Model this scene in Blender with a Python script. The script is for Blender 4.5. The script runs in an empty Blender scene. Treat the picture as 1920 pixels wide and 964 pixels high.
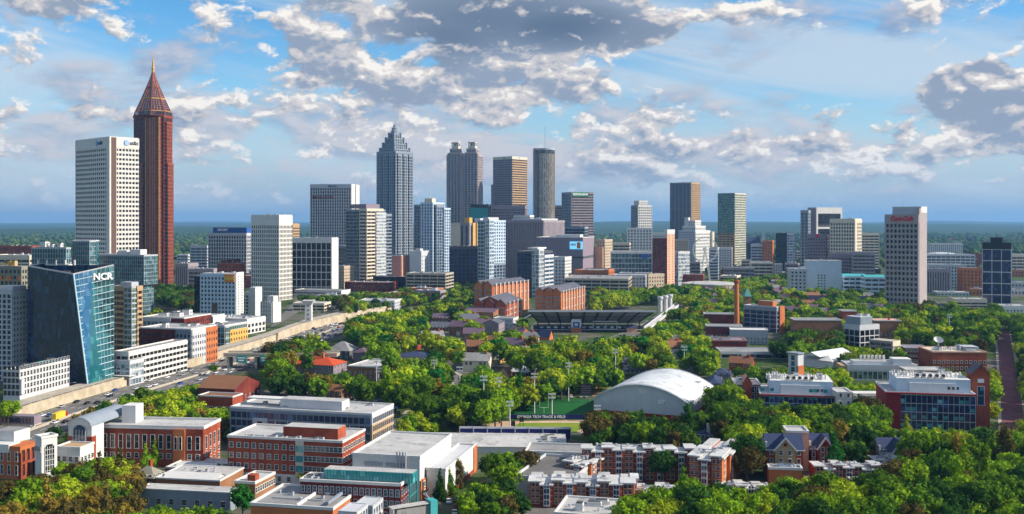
import bpy, math, random
import numpy as np
from mathutils import Vector, Matrix
R = math.radians
random.seed(7)
rng = np.random.default_rng(7)
SC = bpy.context.scene
COL = SC.collection

# ------------------------------------------------------------------ camera
HC, FPX, YH = 100.0, 1920.0, 415.0            # eye height (m), focal length and horizon row in photo pixels
cd = bpy.data.cameras.new('camera'); cam = bpy.data.objects.new('camera', cd); COL.objects.link(cam)
cam.location = (0, 0, HC); cam.rotation_euler = (R(90), 0, 0)
cd.sensor_width = 36; cd.lens = 36.0; cd.shift_y = -(482 - YH) / 1920.0
cd.clip_start = 1; cd.clip_end = 120000
SC.camera = cam

# ------------------------------------------------------------------ node helper
class NT:
    def __init__(s, tree): s.t = tree; s.n = tree.nodes; s.l = tree.links; s.n.clear()
    def node(s, typ, **kw):
        n = s.n.new(typ)
        for k, v in kw.items(): setattr(n, k, v)
        return n
    def put(s, sock, v):
        if isinstance(v, bpy.types.NodeSocket): s.l.new(v, sock)
        elif isinstance(v, (tuple, list)) and sock.type == 'RGBA' and len(v) == 3: sock.default_value = (*v, 1)
        else: sock.default_value = v
    def m(s, op, a, b=0.0, c=0.0, clamp=False):
        n = s.node('ShaderNodeMath', operation=op, use_clamp=clamp)
        s.put(n.inputs[0], a); s.put(n.inputs[1], b); s.put(n.inputs[2], c)
        return n.outputs[0]
    def vm(s, op, a, b=(0, 0, 0)):
        n = s.node('ShaderNodeVectorMath', operation=op)
        s.put(n.inputs[0], a); s.put(n.inputs[1], b)
        return n.outputs[0]
    def xyz(s, x, y, z=0.0):
        n = s.node('ShaderNodeCombineXYZ')
        for i, v in enumerate((x, y, z)): s.put(n.inputs[i], v)
        return n.outputs[0]
    def sep(s, v):
        n = s.node('ShaderNodeSeparateXYZ'); s.put(n.inputs[0], v); return n.outputs
    def noise(s, v, scale=1.0, detail=4.0, rough=.55, dist=0.0):
        n = s.node('ShaderNodeTexNoise'); s.put(n.inputs['Vector'], v)
        n.inputs['Scale'].default_value = scale; n.inputs['Detail'].default_value = detail
        n.inputs['Roughness'].default_value = rough; n.inputs['Distortion'].default_value = dist
        return n.outputs[0]
    def ramp(s, v, a, b):                      # smooth step a..b
        n = s.node('ShaderNodeMapRange', interpolation_type='SMOOTHSTEP')
        s.put(n.inputs[0], v); n.inputs[1].default_value = a; n.inputs[2].default_value = b
        return n.outputs[0]
    def mix(s, f, a, b):
        n = s.node('ShaderNodeMix', data_type='RGBA')
        s.put(n.inputs[0], f); s.put(n.inputs[6], a); s.put(n.inputs[7], b)
        return n.outputs[2]

# ------------------------------------------------------------------ sky, sun, exposure
SUN_AZ, SUN_EL = R(98), R(32)                  # azimuth from +Y (view direction) towards +X
SUN_DIR = Vector((math.sin(SUN_AZ)*math.cos(SUN_EL), math.cos(SUN_AZ)*math.cos(SUN_EL), math.sin(SUN_EL)))
sd = bpy.data.lights.new('sun', 'SUN'); sd.energy = 4.4; sd.angle = R(.5); sd.color = (1, .90, .76)
so = bpy.data.objects.new('sun', sd); COL.objects.link(so)
so.rotation_euler = (-SUN_DIR).to_track_quat('-Z', 'Y').to_euler()
SC.view_settings.view_transform = 'Standard'; SC.view_settings.look = 'None'
SC.view_settings.exposure = 0.62; SC.view_settings.gamma = 1; SC.view_settings.use_curve_mapping = False
SC.render.engine = 'CYCLES'
cy = SC.cycles
cy.use_denoising = True; cy.max_bounces = 5; cy.diffuse_bounces = 2; cy.glossy_bounces = 3
cy.transmission_bounces = 2; cy.transparent_max_bounces = 6; cy.volume_bounces = 0
cy.caustics_reflective = False; cy.caustics_refractive = False; cy.sample_clamp_indirect = 6

def sky_world():
    w = bpy.data.worlds.new('World'); SC.world = w; w.use_nodes = True
    N = NT(w.node_tree)
    geo = N.node('ShaderNodeTexCoord').outputs['Generated']
    sk = N.node('ShaderNodeTexSky', sky_type='NISHITA', sun_disc=False)
    sk.sun_elevation = SUN_EL; sk.sun_rotation = SUN_AZ
    sk.altitude = 300; sk.air_density = 1.0; sk.dust_density = .6; sk.ozone_density = 2.2
    hs = N.node('ShaderNodeHueSaturation'); hs.inputs['Saturation'].default_value = 1.45
    N.put(hs.inputs['Color'], sk.outputs[0])
    b1 = N.node('ShaderNodeBackground'); N.put(b1.inputs[0], hs.outputs[0]); b1.inputs[1].default_value = .105
    x, y, z = N.sep(geo)
    az = N.m('ARCTAN2', x, y)
    rad = N.m('SQRT', N.m('ADD', N.m('MULTIPLY', x, x), N.m('MULTIPLY', y, y)))
    t = N.m('DIVIDE', z, N.m('MAXIMUM', rad, .02))
    def A(px): return math.atan((px - 960) / 1920)
    def T(px, py): return (YH - py) / 1920 * math.cos(A(px))
    def blob(px, py, rx, ry, k):
        a = N.m('POWER', N.m('ABSOLUTE', N.m('DIVIDE', N.m('SUBTRACT', az, A(px)), rx/1920)), 2.0)
        b = N.m('POWER', N.m('ABSOLUTE', N.m('DIVIDE', N.m('SUBTRACT', t, T(px, py)), ry/1920)), 2.0)
        return N.m('MULTIPLY', N.m('MAXIMUM', N.m('SUBTRACT', 1.0, N.m('ADD', a, b)), 0.0), k)
    def addall(xs):
        o = xs[0]
        for q in xs[1:]: o = N.m('ADD', o, q)
        return o
    # three cloud decks: a big dark mass high in the middle, bright heaped cumulus, and soft grey banks lower down
    def fb(dx, dt, sx, sy, seed, sc, det=7, ro=.56, di=.2):
        return N.noise(N.xyz(N.m('MULTIPLY', N.m('ADD', az, dx), sx), N.m('MULTIPLY', N.m('ADD', t, dt), sy), seed), sc, det, ro, di)
    big = fb(0, 0, 1, 3.2, 2.2, 5.5, 3, .5)
    bigk = N.m('MULTIPLY', N.m('SUBTRACT', big, .5), .40)
    dark = addall([blob(930, 38, 260, 72, .75), blob(1130, 60, 170, 55, .45), blob(810, 95, 120, 50, .35)])
    bias = addall([blob(985, 40, 340, 88, .58), blob(1180, 70, 110, 46, .22), blob(870, 150, 330, 60, .19), blob(620, 70, 150, 95, .24),
                   blob(1815, 165, 85, 60, .30), blob(1830, 185, 110, 66, .34), blob(1900, 220, 110, 60, .10), blob(1740, 262, 250, 52, .19), blob(1420, 282, 250, 42, .15),
                   blob(1130, 200, 230, 70, .15), blob(470, 165, 190, 50, .15), blob(760, 215, 230, 55, .13), blob(300, 210, 160, 34, .05),
                   blob(60, 215, 150, 40, .10), blob(560, 255, 240, 45, .08), blob(230, 70, 70, 16, .10),
                   blob(1450, 120, 330, 95, -.30), blob(200, 110, 300, 60, -.08)])
    warp = N.m('MULTIPLY', N.m('SUBTRACT', fb(0, 0, 1, 1.5, 4.4, 30, 3), .5), .05)
    def puff(dx, dt, sc):
        n = N.node('ShaderNodeTexVoronoi'); n.inputs['Scale'].default_value = sc; n.inputs['Detail'].default_value = 2.5; n.inputs['Roughness'].default_value = .55; n.inputs['Lacunarity'].default_value = 2.3
        n.normalize = True
        N.put(n.inputs['Vector'], N.xyz(N.m('ADD', N.m('ADD', az, dx), warp), N.m('MULTIPLY', N.m('ADD', N.m('ADD', t, dt), warp), 1.5), 1.7))
        return N.m('MULTIPLY', N.m('SUBTRACT', .42, n.outputs['Distance']), .42)
    def dens(dx, dt): return addall([fb(dx, dt, 1, 1.9, .37, 17, 6, .54), puff(dx, dt, 42), bigk, N.m('MULTIPLY', bias, .86), -.025])
    d0 = dens(0.0, 0.0); d1 = dens(.0048, .0066)
    cover = N.ramp(d0, .53, .65)
    thick = N.ramp(d0, .60, .92)
    shade = N.m('MULTIPLY_ADD', N.m('SUBTRACT', d0, d1), 4.2, N.m('SUBTRACT', .60, N.m('MULTIPLY', thick, .36)), clamp=True)
    fine = N.m('MULTIPLY', N.m('SUBTRACT', fb(0, 0, 1, 1.6, 9.1, 46, 4), .5), .5)
    shade = N.m('SUBTRACT', N.m('ADD', shade, fine), N.m('MULTIPLY', dark, .36), clamp=True)
    sh_c = N.mix(N.m('MINIMUM', dark, 1.0), (.30, .37, .49), (.10, .16, .26))
    c = N.mix(N.ramp(shade, .18, .80), sh_c, (.69, .66, .66))
    c = N.mix(N.ramp(shade, .74, 1.0), c, (1.0, .95, .89))
    low = N.ramp(t, .0, .085)
    c = N.mix(N.m('MULTIPLY', N.m('SUBTRACT', 1.0, low), .65), c, (.40, .53, .70))
    # soft grey banks
    s0 = N.m('ADD', fb(0, 0, 1, 2.6, 7.7, 9, 6, .58, .3), addall([blob(300, 260, 700, 120, .10), blob(1250, 280, 900, 110, .09), blob(650, 120, 500, 70, .06), blob(800, 300, 900, 60, .05)]))
    s1 = N.m('ADD', fb(.008, .008, 1, 2.6, 7.7, 9, 6, .58, .3), .03)
    soft = N.m('MULTIPLY', N.ramp(s0, .51, .68), .80)
    sc_ = N.mix(N.m('MULTIPLY_ADD', N.m('SUBTRACT', s0, s1), 5.0, .40, clamp=True), (.25, .35, .53), (.66, .62, .66))
    sc_ = N.mix(N.m('MULTIPLY', N.m('SUBTRACT', 1.0, N.ramp(t, .0, .06)), .7), sc_, (.40, .52, .70))
    # high thin cirrus in broad streaks
    v2 = N.xyz(N.m('ADD', az, N.m('MULTIPLY', t, 1.1)), N.m('MULTIPLY', N.m('ADD', t, N.m('MULTIPLY', az, .22)), 6.0), 5.1)
    ci = N.noise(v2, 2.6, 6, .55, .5)
    cir = N.m('MULTIPLY', N.ramp(N.m('ADD', ci, addall([blob(1450, 150, 420, 50, .12), blob(130, 140, 260, 45, .14), blob(1750, 90, 300, 40, .08)])), .43, .70), .80)
    up = N.ramp(t, -.01, .03)
    b2 = N.node('ShaderNodeBackground'); N.put(b2.inputs[0], (.60, .70, .80)); b2.inputs[1].default_value = .66
    b3 = N.node('ShaderNodeBackground'); N.put(b3.inputs[0], c); b3.inputs[1].default_value = .66
    b5 = N.node('ShaderNodeBackground'); N.put(b5.inputs[0], (.36, .50, .68)); b5.inputs[1].default_value = .66
    m0 = N.node('ShaderNodeMixShader'); N.put(m0.inputs[0], N.m('MULTIPLY', N.m('SUBTRACT', 1.0, N.ramp(t, -.01, .15)), .95)); N.l.new(b1.outputs[0], m0.inputs[1]); N.l.new(b5.outputs[0], m0.inputs[2])
    m1 = N.node('ShaderNodeMixShader'); N.put(m1.inputs[0], N.m('MULTIPLY', cir, up)); N.l.new(m0.outputs[0], m1.inputs[1]); N.l.new(b2.outputs[0], m1.inputs[2])
    b4 = N.node('ShaderNodeBackground'); N.put(b4.inputs[0], sc_); b4.inputs[1].default_value = .66
    m3 = N.node('ShaderNodeMixShader'); N.put(m3.inputs[0], N.m('MULTIPLY', soft, up)); N.l.new(m1.outputs[0], m3.inputs[1]); N.l.new(b4.outputs[0], m3.inputs[2])
    m2 = N.node('ShaderNodeMixShader'); N.put(m2.inputs[0], N.m('MULTIPLY', cover, up)); N.l.new(m3.outputs[0], m2.inputs[1]); N.l.new(b3.outputs[0], m2.inputs[2])
    o = N.node('ShaderNodeOutputWorld'); N.l.new(m2.outputs[0], o.inputs[0])
    w.cycles.sampling_method = 'MANUAL'; w.cycles.sample_map_resolution = 1024
sky_world()

# ------------------------------------------------------------------ materials
MATS = {}
def mat_base(key):
    m = bpy.data.materials.new(key); m.use_nodes = True
    N = NT(m.node_tree); p = N.node('ShaderNodeBsdfPrincipled'); o = N.node('ShaderNodeOutputMaterial')
    N.l.new(p.outputs[0], o.inputs[0]); MATS[key] = m
    return m, N, p
def wall(key, c, rough=.85, var=.22, scale=.12, spec=.25, metal=0.0, streak=.12):
    m, N, p = mat_base(key)
    oc = N.node('ShaderNodeTexCoord').outputs['Object']
    a = N.noise(oc, scale, 5, .65)
    b = N.noise(N.vm('MULTIPLY', oc, (1.0, 1.0, .06)), 1.3, 3, .6)      # run-off streaks
    f = N.m('ADD', N.m('MULTIPLY_ADD', N.m('SUBTRACT', a, .5), var*2, 1.0), N.m('MULTIPLY', N.m('SUBTRACT', b, .5), streak*2))
    n = N.vm('SCALE', c); 
    nd = n.node; N.put(nd.inputs[0], c); N.put(nd.inputs['Scale'], f)
    N.put(p.inputs['Base Color'], n); p.inputs['Roughness'].default_value = rough
    p.inputs['Specular IOR Level'].default_value = spec; p.inputs['Metallic'].default_value = metal
    return m
def brick(key, c, c2):
    m, N, p = mat_base(key)
    oc = N.node('ShaderNodeTexCoord').outputs['Object']
    a = N.noise(oc, .10, 4, .6); b = N.noise(oc, 2.2, 3, .7)
    f = N.ramp(N.m('ADD', N.m('MULTIPLY', a, .5), N.m('MULTIPLY', b, .5)), .36, .64)
    z = N.sep(oc)[2]                                                    # courses: every fourth metre a paler string course
    N.put(p.inputs['Base Color'], N.mix(f, c, c2)); p.inputs['Roughness'].default_value = .9
    p.inputs['Specular IOR Level'].default_value = .15
def glass(key, c, c2, cell=(3, 3, 3.6), thr=.62, rough=.09, spec=.9, metal=0.0):
    m, N, p = mat_base(key)
    oc = N.node('ShaderNodeTexCoord').outputs['Object']
    q = N.vm('FLOOR', N.vm('DIVIDE', N.vm('ADD', oc, (.37, .37, .2)), cell))
    wn = N.node('ShaderNodeTexWhiteNoise', noise_dimensions='3D'); N.put(wn.inputs[0], q)
    v = wn.outputs[0]
    big = N.noise(oc, .05, 3, .6)
    f = N.m('MULTIPLY', N.ramp(v, thr, 1.0), .9)
    f = N.m('ADD', f, N.m('MULTIPLY', N.ramp(big, .45, .7), .25), clamp=True)
    N.put(p.inputs['Base Color'], N.mix(f, c, c2))
    N.put(p.inputs['Roughness'], N.m('MULTIPLY_ADD', v, .12, rough))
    p.inputs['Specular IOR Level'].default_value = spec; p.inputs['Metallic'].default_value = metal
    bn = N.node('ShaderNodeBump'); bn.inputs['Strength'].default_value = .25; bn.inputs['Distance'].default_value = .5
    N.put(bn.inputs['Height'], N.noise(oc, .25, 2, .5)); N.l.new(bn.outputs[0], p.inputs['Normal'])
def emit(key, c, s):
    m, N, p = mat_base(key); N.put(p.inputs['Base Color'], c); N.put(p.inputs['Emission Color'], c); p.inputs['Emission Strength'].default_value = s

for k, c in dict(white=(.64,.63,.60), cream=(.66,.58,.45), warmwhite=(.66,.635,.585), palegrey=(.52,.53,.55), grey=(.33,.34,.36), midgrey=(.24,.245,.26),
                 darkgrey=(.085,.09,.10), black=(.02,.02,.025), beige=(.50,.40,.29), tan=(.46,.31,.17), ochre=(.60,.36,.09), brown=(.15,.09,.065),
                 mauve=(.30,.26,.28), purplegrey=(.25,.20,.24), bluegrey=(.24,.28,.33), paleblue=(.50,.60,.70), navy=(.012,.018,.10), bluepanel=(.03,.10,.35),
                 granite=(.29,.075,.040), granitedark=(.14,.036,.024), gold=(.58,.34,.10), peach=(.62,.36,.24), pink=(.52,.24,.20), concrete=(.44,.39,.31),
                 olivegrey=(.25,.24,.19), redpanel=(.24,.012,.012), orange=(.75,.22,.02), signgreen=(.01,.22,.07), signred=(.6,.01,.015), teal=(.03,.27,.26),
                 tealbright=(.06,.36,.38), rooflight=(.60,.58,.56), roofgrey=(.36,.35,.35), slate=(.10,.105,.13), slateblue=(.035,.05,.11), brownroof=(.22,.10,.05),
                 redroof=(.48,.07,.02), purpleroof=(.13,.085,.12), metalpale=(.60,.63,.66), steel=(.42,.44,.47), coke=(.36,.31,.31), copper=(.10,.30,.27), stonerose=(.40,.33,.32),
                 yellow=(.75,.52,.05), vehred=(.35,.02,.02), vehblue=(.03,.08,.3), vehwhite=(.75,.75,.75), vehsilver=(.35,.36,.38), vehblack=(.02,.02,.02), signwhite=(.85,.85,.85),
                 lampblue=(.35,.50,.55), bannernavy=(.012,.016,.11), trackred=(.45,.22,.14), bark=(.09,.065,.045), timber=(.35,.2,.1), logoblue=(.03,.25,.75), lettersdark=(.03,.035,.06)).items():
    wall(k, c, rough=.5 if k.startswith('veh') else .85, var=.05 if k.startswith(('veh','sign')) else .2, streak=.02 if k.startswith(('veh','sign')) else .12)
def roofmat(key, c):
    m, N, p = mat_base(key); oc = N.node('ShaderNodeTexCoord').outputs['Object']; x, y, z = N.sep(oc)
    a = N.noise(oc, .07, 5, .7, .6); b = N.noise(oc, .9, 4, .7)
    f = N.m('ADD', N.m('MULTIPLY_ADD', N.m('SUBTRACT', a, .5), 1.1, .96), N.m('MULTIPLY', N.m('SUBTRACT', b, .5), .45))
    pond = N.ramp(N.noise(N.vm('ADD', oc, (13.0, 5.0, 0.0)), .16, 3, .6, .4), .58, .66)
    f = N.m('SUBTRACT', f, N.m('MULTIPLY', pond, .28))
    for q in (x, y):
        s_ = N.m('LESS_THAN', N.m('FRACT', N.m('DIVIDE', q, 3.4)), .05); f = N.m('SUBTRACT', f, N.m('MULTIPLY', s_, .14))
    n = N.vm('SCALE', c).node; N.put(n.inputs['Scale'], N.m('MAXIMUM', f, .25)); N.put(p.inputs['Base Color'], n.outputs[0]); p.inputs['Roughness'].default_value = .8
roofmat('rooflight', (.47,.46,.44)); roofmat('roofgrey', (.27,.265,.26)); roofmat('metalroof', (.58,.61,.63)); roofmat('dormroof', (.56,.56,.55))
brick('brickred', (.20,.034,.018), (.43,.11,.055))
brick('brickorange', (.42,.12,.045), (.55,.20,.07))
brick('brickdark', (.09,.014,.014), (.22,.05,.035))
brick('brickbrown', (.22,.10,.055), (.34,.17,.09))
glass('gdark', (.010,.013,.018), (.10,.12,.14))
glass('gblack', (.004,.005,.007), (.03,.035,.045), spec=.5)
glass('gblue', (.010,.035,.085), (.10,.20,.32))
glass('gnavy', (.006,.010,.055), (.03,.06,.20), spec=.6)
glass('gteal', (.012,.060,.070), (.10,.26,.28))
glass('gtealbright', (.03,.28,.30), (.15,.50,.50), cell=(1.6,1.6,6))
glass('ggreen', (.05,.10,.075), (.22,.30,.22))
glass('gsky', (.05,.12,.19), (.35,.50,.58), thr=.4)
glass('gpale', (.10,.14,.17), (.50,.56,.58), thr=.35)
glass('gbronze', (.06,.032,.012), (.42,.22,.07), thr=.4)
glass('gbrown', (.020,.010,.008), (.13,.07,.04))
glass('gncr_dark', (.003,.012,.035), (.015,.07,.15), cell=(3, 3, 4), thr=.55)
glass('gncr_blue', (.006,.09,.20), (.02,.15,.28), cell=(3, 3, 4), thr=.7)
glass('gncr_teal', (.012,.10,.12), (.04,.20,.22), cell=(3, 3, 4), thr=.7)
emit('screen', (.15,.5,.85), .8)

# ------------------------------------------------------------------ mesh builder
class MB:
    def __init__(s): s.v = []; s.f = []; s.mi = []; s.keys = []
    def k(s, key):
        if key not in s.keys: s.keys.append(key)
        return s.keys.index(key)
    def poly(s, pts, key):
        b = len(s.v); s.v.extend([tuple(p) for p in pts]); s.f.append(tuple(range(b, b+len(pts)))); s.mi.append(s.k(key))
    def box(s, x0, x1, y0, y1, z0, z1, key, top=None):
        if x1 < x0: x0, x1 = x1, x0
        if y1 < y0: y0, y1 = y1, y0
        b = len(s.v); i = s.k(key)
        s.v += [(x0,y0,z0),(x1,y0,z0),(x1,y1,z0),(x0,y1,z0),(x0,y0,z1),(x1,y0,z1),(x1,y1,z1),(x0,y1,z1)]
        for q in ((0,1,5,4),(1,2,6,5),(2,3,7,6),(3,0,4,7),(0,3,2,1)): s.f.append(tuple(b+j for j in q)); s.mi.append(i)
        s.f.append((b+4,b+5,b+6,b+7)); s.mi.append(i if top is None else s.k(top))
    def bar(s, a, b, w, h, key):               # square bar between two points
        a = Vector(a); b = Vector(b); d = (b-a).normalized()
        u = d.cross(Vector((0,0,1)));
        if u.length < .01: u = Vector((1,0,0))
        u.normalize(); v = d.cross(u).normalized()
        u *= w/2; v *= h/2
        P_ = [a-u-v, a+u-v, a+u+v, a-u+v, b-u-v, b+u-v, b+u+v, b-u+v]
        o = len(s.v); s.v += [tuple(p) for p in P_]; i = s.k(key)
        for q in ((0,1,5,4),(1,2,6,5),(2,3,7,6),(3,0,4,7),(0,3,2,1),(4,5,6,7)): s.f.append(tuple(o+j for j in q)); s.mi.append(i)
    def lathe(s, prof, key, n=16, cx=0, cy=0, cap=True):
        o = len(s.v); i = s.k(key)
        for r, z in prof:
            for j in range(n):
                a = 2*math.pi*j/n; s.v.append((cx+r*math.cos(a), cy+r*math.sin(a), z))
        for k in range(len(prof)-1):
            for j in range(n):
                j2 = (j+1) % n; s.f.append((o+k*n+j, o+k*n+j2, o+(k+1)*n+j2, o+(k+1)*n+j)); s.mi.append(i)
        if cap:
            s.f.append(tuple(o+(len(prof)-1)*n+j for j in range(n))); s.mi.append(i)
    def gable(s, x0, x1, y0, y1, z0, h, axis, key, wallkey=None, ov=.5):
        wk = wallkey or key
        if axis == 'x':                        # ridge along x
            ym = (y0+y1)/2
            s.poly([(x0-ov,y0-ov,z0-.1),(x1+ov,y0-ov,z0-.1),(x1+ov,ym,z0+h),(x0-ov,ym,z0+h)], key)
            s.poly([(x1+ov,y1+ov,z0-.1),(x0-ov,y1+ov,z0-.1),(x0-ov,ym,z0+h),(x1+ov,ym,z0+h)], key)
            for x in (x0, x1): s.poly([(x,y0,z0),(x,y1,z0),(x,ym,z0+h-.15)], wk)
        else:
            xm = (x0+x1)/2
            s.poly([(x0-ov,y0-ov,z0-.1),(x0-ov,y1+ov,z0-.1),(xm,y1+ov,z0+h),(xm,y0-ov,z0+h)], key)
            s.poly([(x1+ov,y1+ov,z0-.1),(x1+ov,y0-ov,z0-.1),(xm,y0-ov,z0+h),(xm,y1+ov,z0+h)], key)
            for y in (y0, y1): s.poly([(x0,y,z0),(x1,y,z0),(xm,y,z0+h-.15)], wk)
    def hip(s, x0, x1, y0, y1, z0, h, key, ov=.8):
        x0 -= ov; x1 += ov; y0 -= ov; y1 += ov
        if x1-x0 >= y1-y0:
            w = (y1-y0)/2; a = (x0+w, (y0+y1)/2, z0+h); b = (x1-w, (y0+y1)/2, z0+h)
            if w*2 > (x1-x0): a = b = ((x0+x1)/2, (y0+y1)/2, z0+h)
            s.poly([(x0,y0,z0),(x1,y0,z0),b,a], key); s.poly([(x1,y1,z0),(x0,y1,z0),a,b], key)
            s.poly([(x0,y1,z0),(x0,y0,z0),a], key); s.poly([(x1,y0,z0),(x1,y1,z0),b], key)
        else:
            w = (x1-x0)/2; a = ((x0+x1)/2, y0+w, z0+h); b = ((x0+x1)/2, y1-w, z0+h)
            s.poly([(x0,y1,z0),(x0,y0,z0),a,b], key); s.poly([(x1,y0,z0),(x1,y1,z0),b,a], key)
            s.poly([(x0,y0,z0),(x1,y0,z0),a], key); s.poly([(x1,y1,z0),(x0,y1,z0),b], key)
    def mesh(s, name):
        me = bpy.data.meshes.new(name); me.from_pydata(s.v, [], s.f)
        for k in s.keys: me.materials.append(MATS[k])
        me.polygons.foreach_set('material_index', s.mi); me.update()
        return me
    def build(s, name, parent=None, loc=None, rz=0):
        if not s.f: return None
        o = bpy.data.objects.new(name, s.mesh(name)); COL.objects.link(o)
        if parent: o.parent = parent
        if loc is not None: o.location = loc
        if rz: o.rotation_euler = (0, 0, rz)
        return o
def tag(o, label=None, cat=None, group=None, kind=None):
    if label: o['label'] = label
    if cat: o['category'] = cat
    if group: o['group'] = group
    if kind: o['kind'] = kind
    return o
def empty(name, loc=(0,0,0), rz=0):
    o = bpy.data.objects.new(name, None); COL.objects.link(o); o.location = loc; o.rotation_euler = (0,0,rz)
    o.empty_display_size = 1
    return o
def copy_tree(o, parent=None):
    c = o.copy(); COL.objects.link(c); c.parent = parent
    for ch in o.children: copy_tree(ch, c)
    return c
def X(px, d): return (px-960)/FPX*d
def Z(py, d): return HC-(py-YH)/FPX*d
def P(px, py, z=0.0):
    d = (HC-z)*FPX/(py-YH); return Vector((X(px, d), d, z))
def D(py, z=0.0): return (HC-z)*FPX/(py-YH)
def PX(x, y): return 960+FPX*x/y
def PY(z, y): return YH+FPX*(HC-z)/y
LAND = []        # landmarks used to word the labels of repeats: (px, depth, phrase)
FOOT = []        # footprints (cx, cy, th, x0, x1, y0, y1) and what they must keep showing (px0, py0, px1, py1, depth)
SHOW = []

def text(parent, s, size, x, z, y=0.0, face='f', key='signwhite', name='lettering', shear=0, sx=1.0, bold=.02):
    cu = bpy.data.curves.new(name, 'FONT'); cu.body = s; cu.size = size; cu.extrude = .12; cu.align_x = 'CENTER'; cu.align_y = 'CENTER'
    cu.shear = shear; cu.offset = bold*size; cu.resolution_u = 3
    tmp = bpy.data.objects.new('tmp', cu); COL.objects.link(tmp)
    me = bpy.data.meshes.new_from_object(tmp.evaluated_get(bpy.context.evaluated_depsgraph_get()))
    bpy.data.objects.remove(tmp); me.materials.clear(); me.materials.append(MATS[key])
    o = bpy.data.objects.new(name, me); COL.objects.link(o); o.parent = parent; o.scale = (sx, 1, 1)
    if face == 'f': o.location = (x, y, z); o.rotation_euler = (R(90), 0, 0)
    else: o.location = (x, y, z); o.rotation_euler = (R(90), 0, R(90))
    return o

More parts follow.
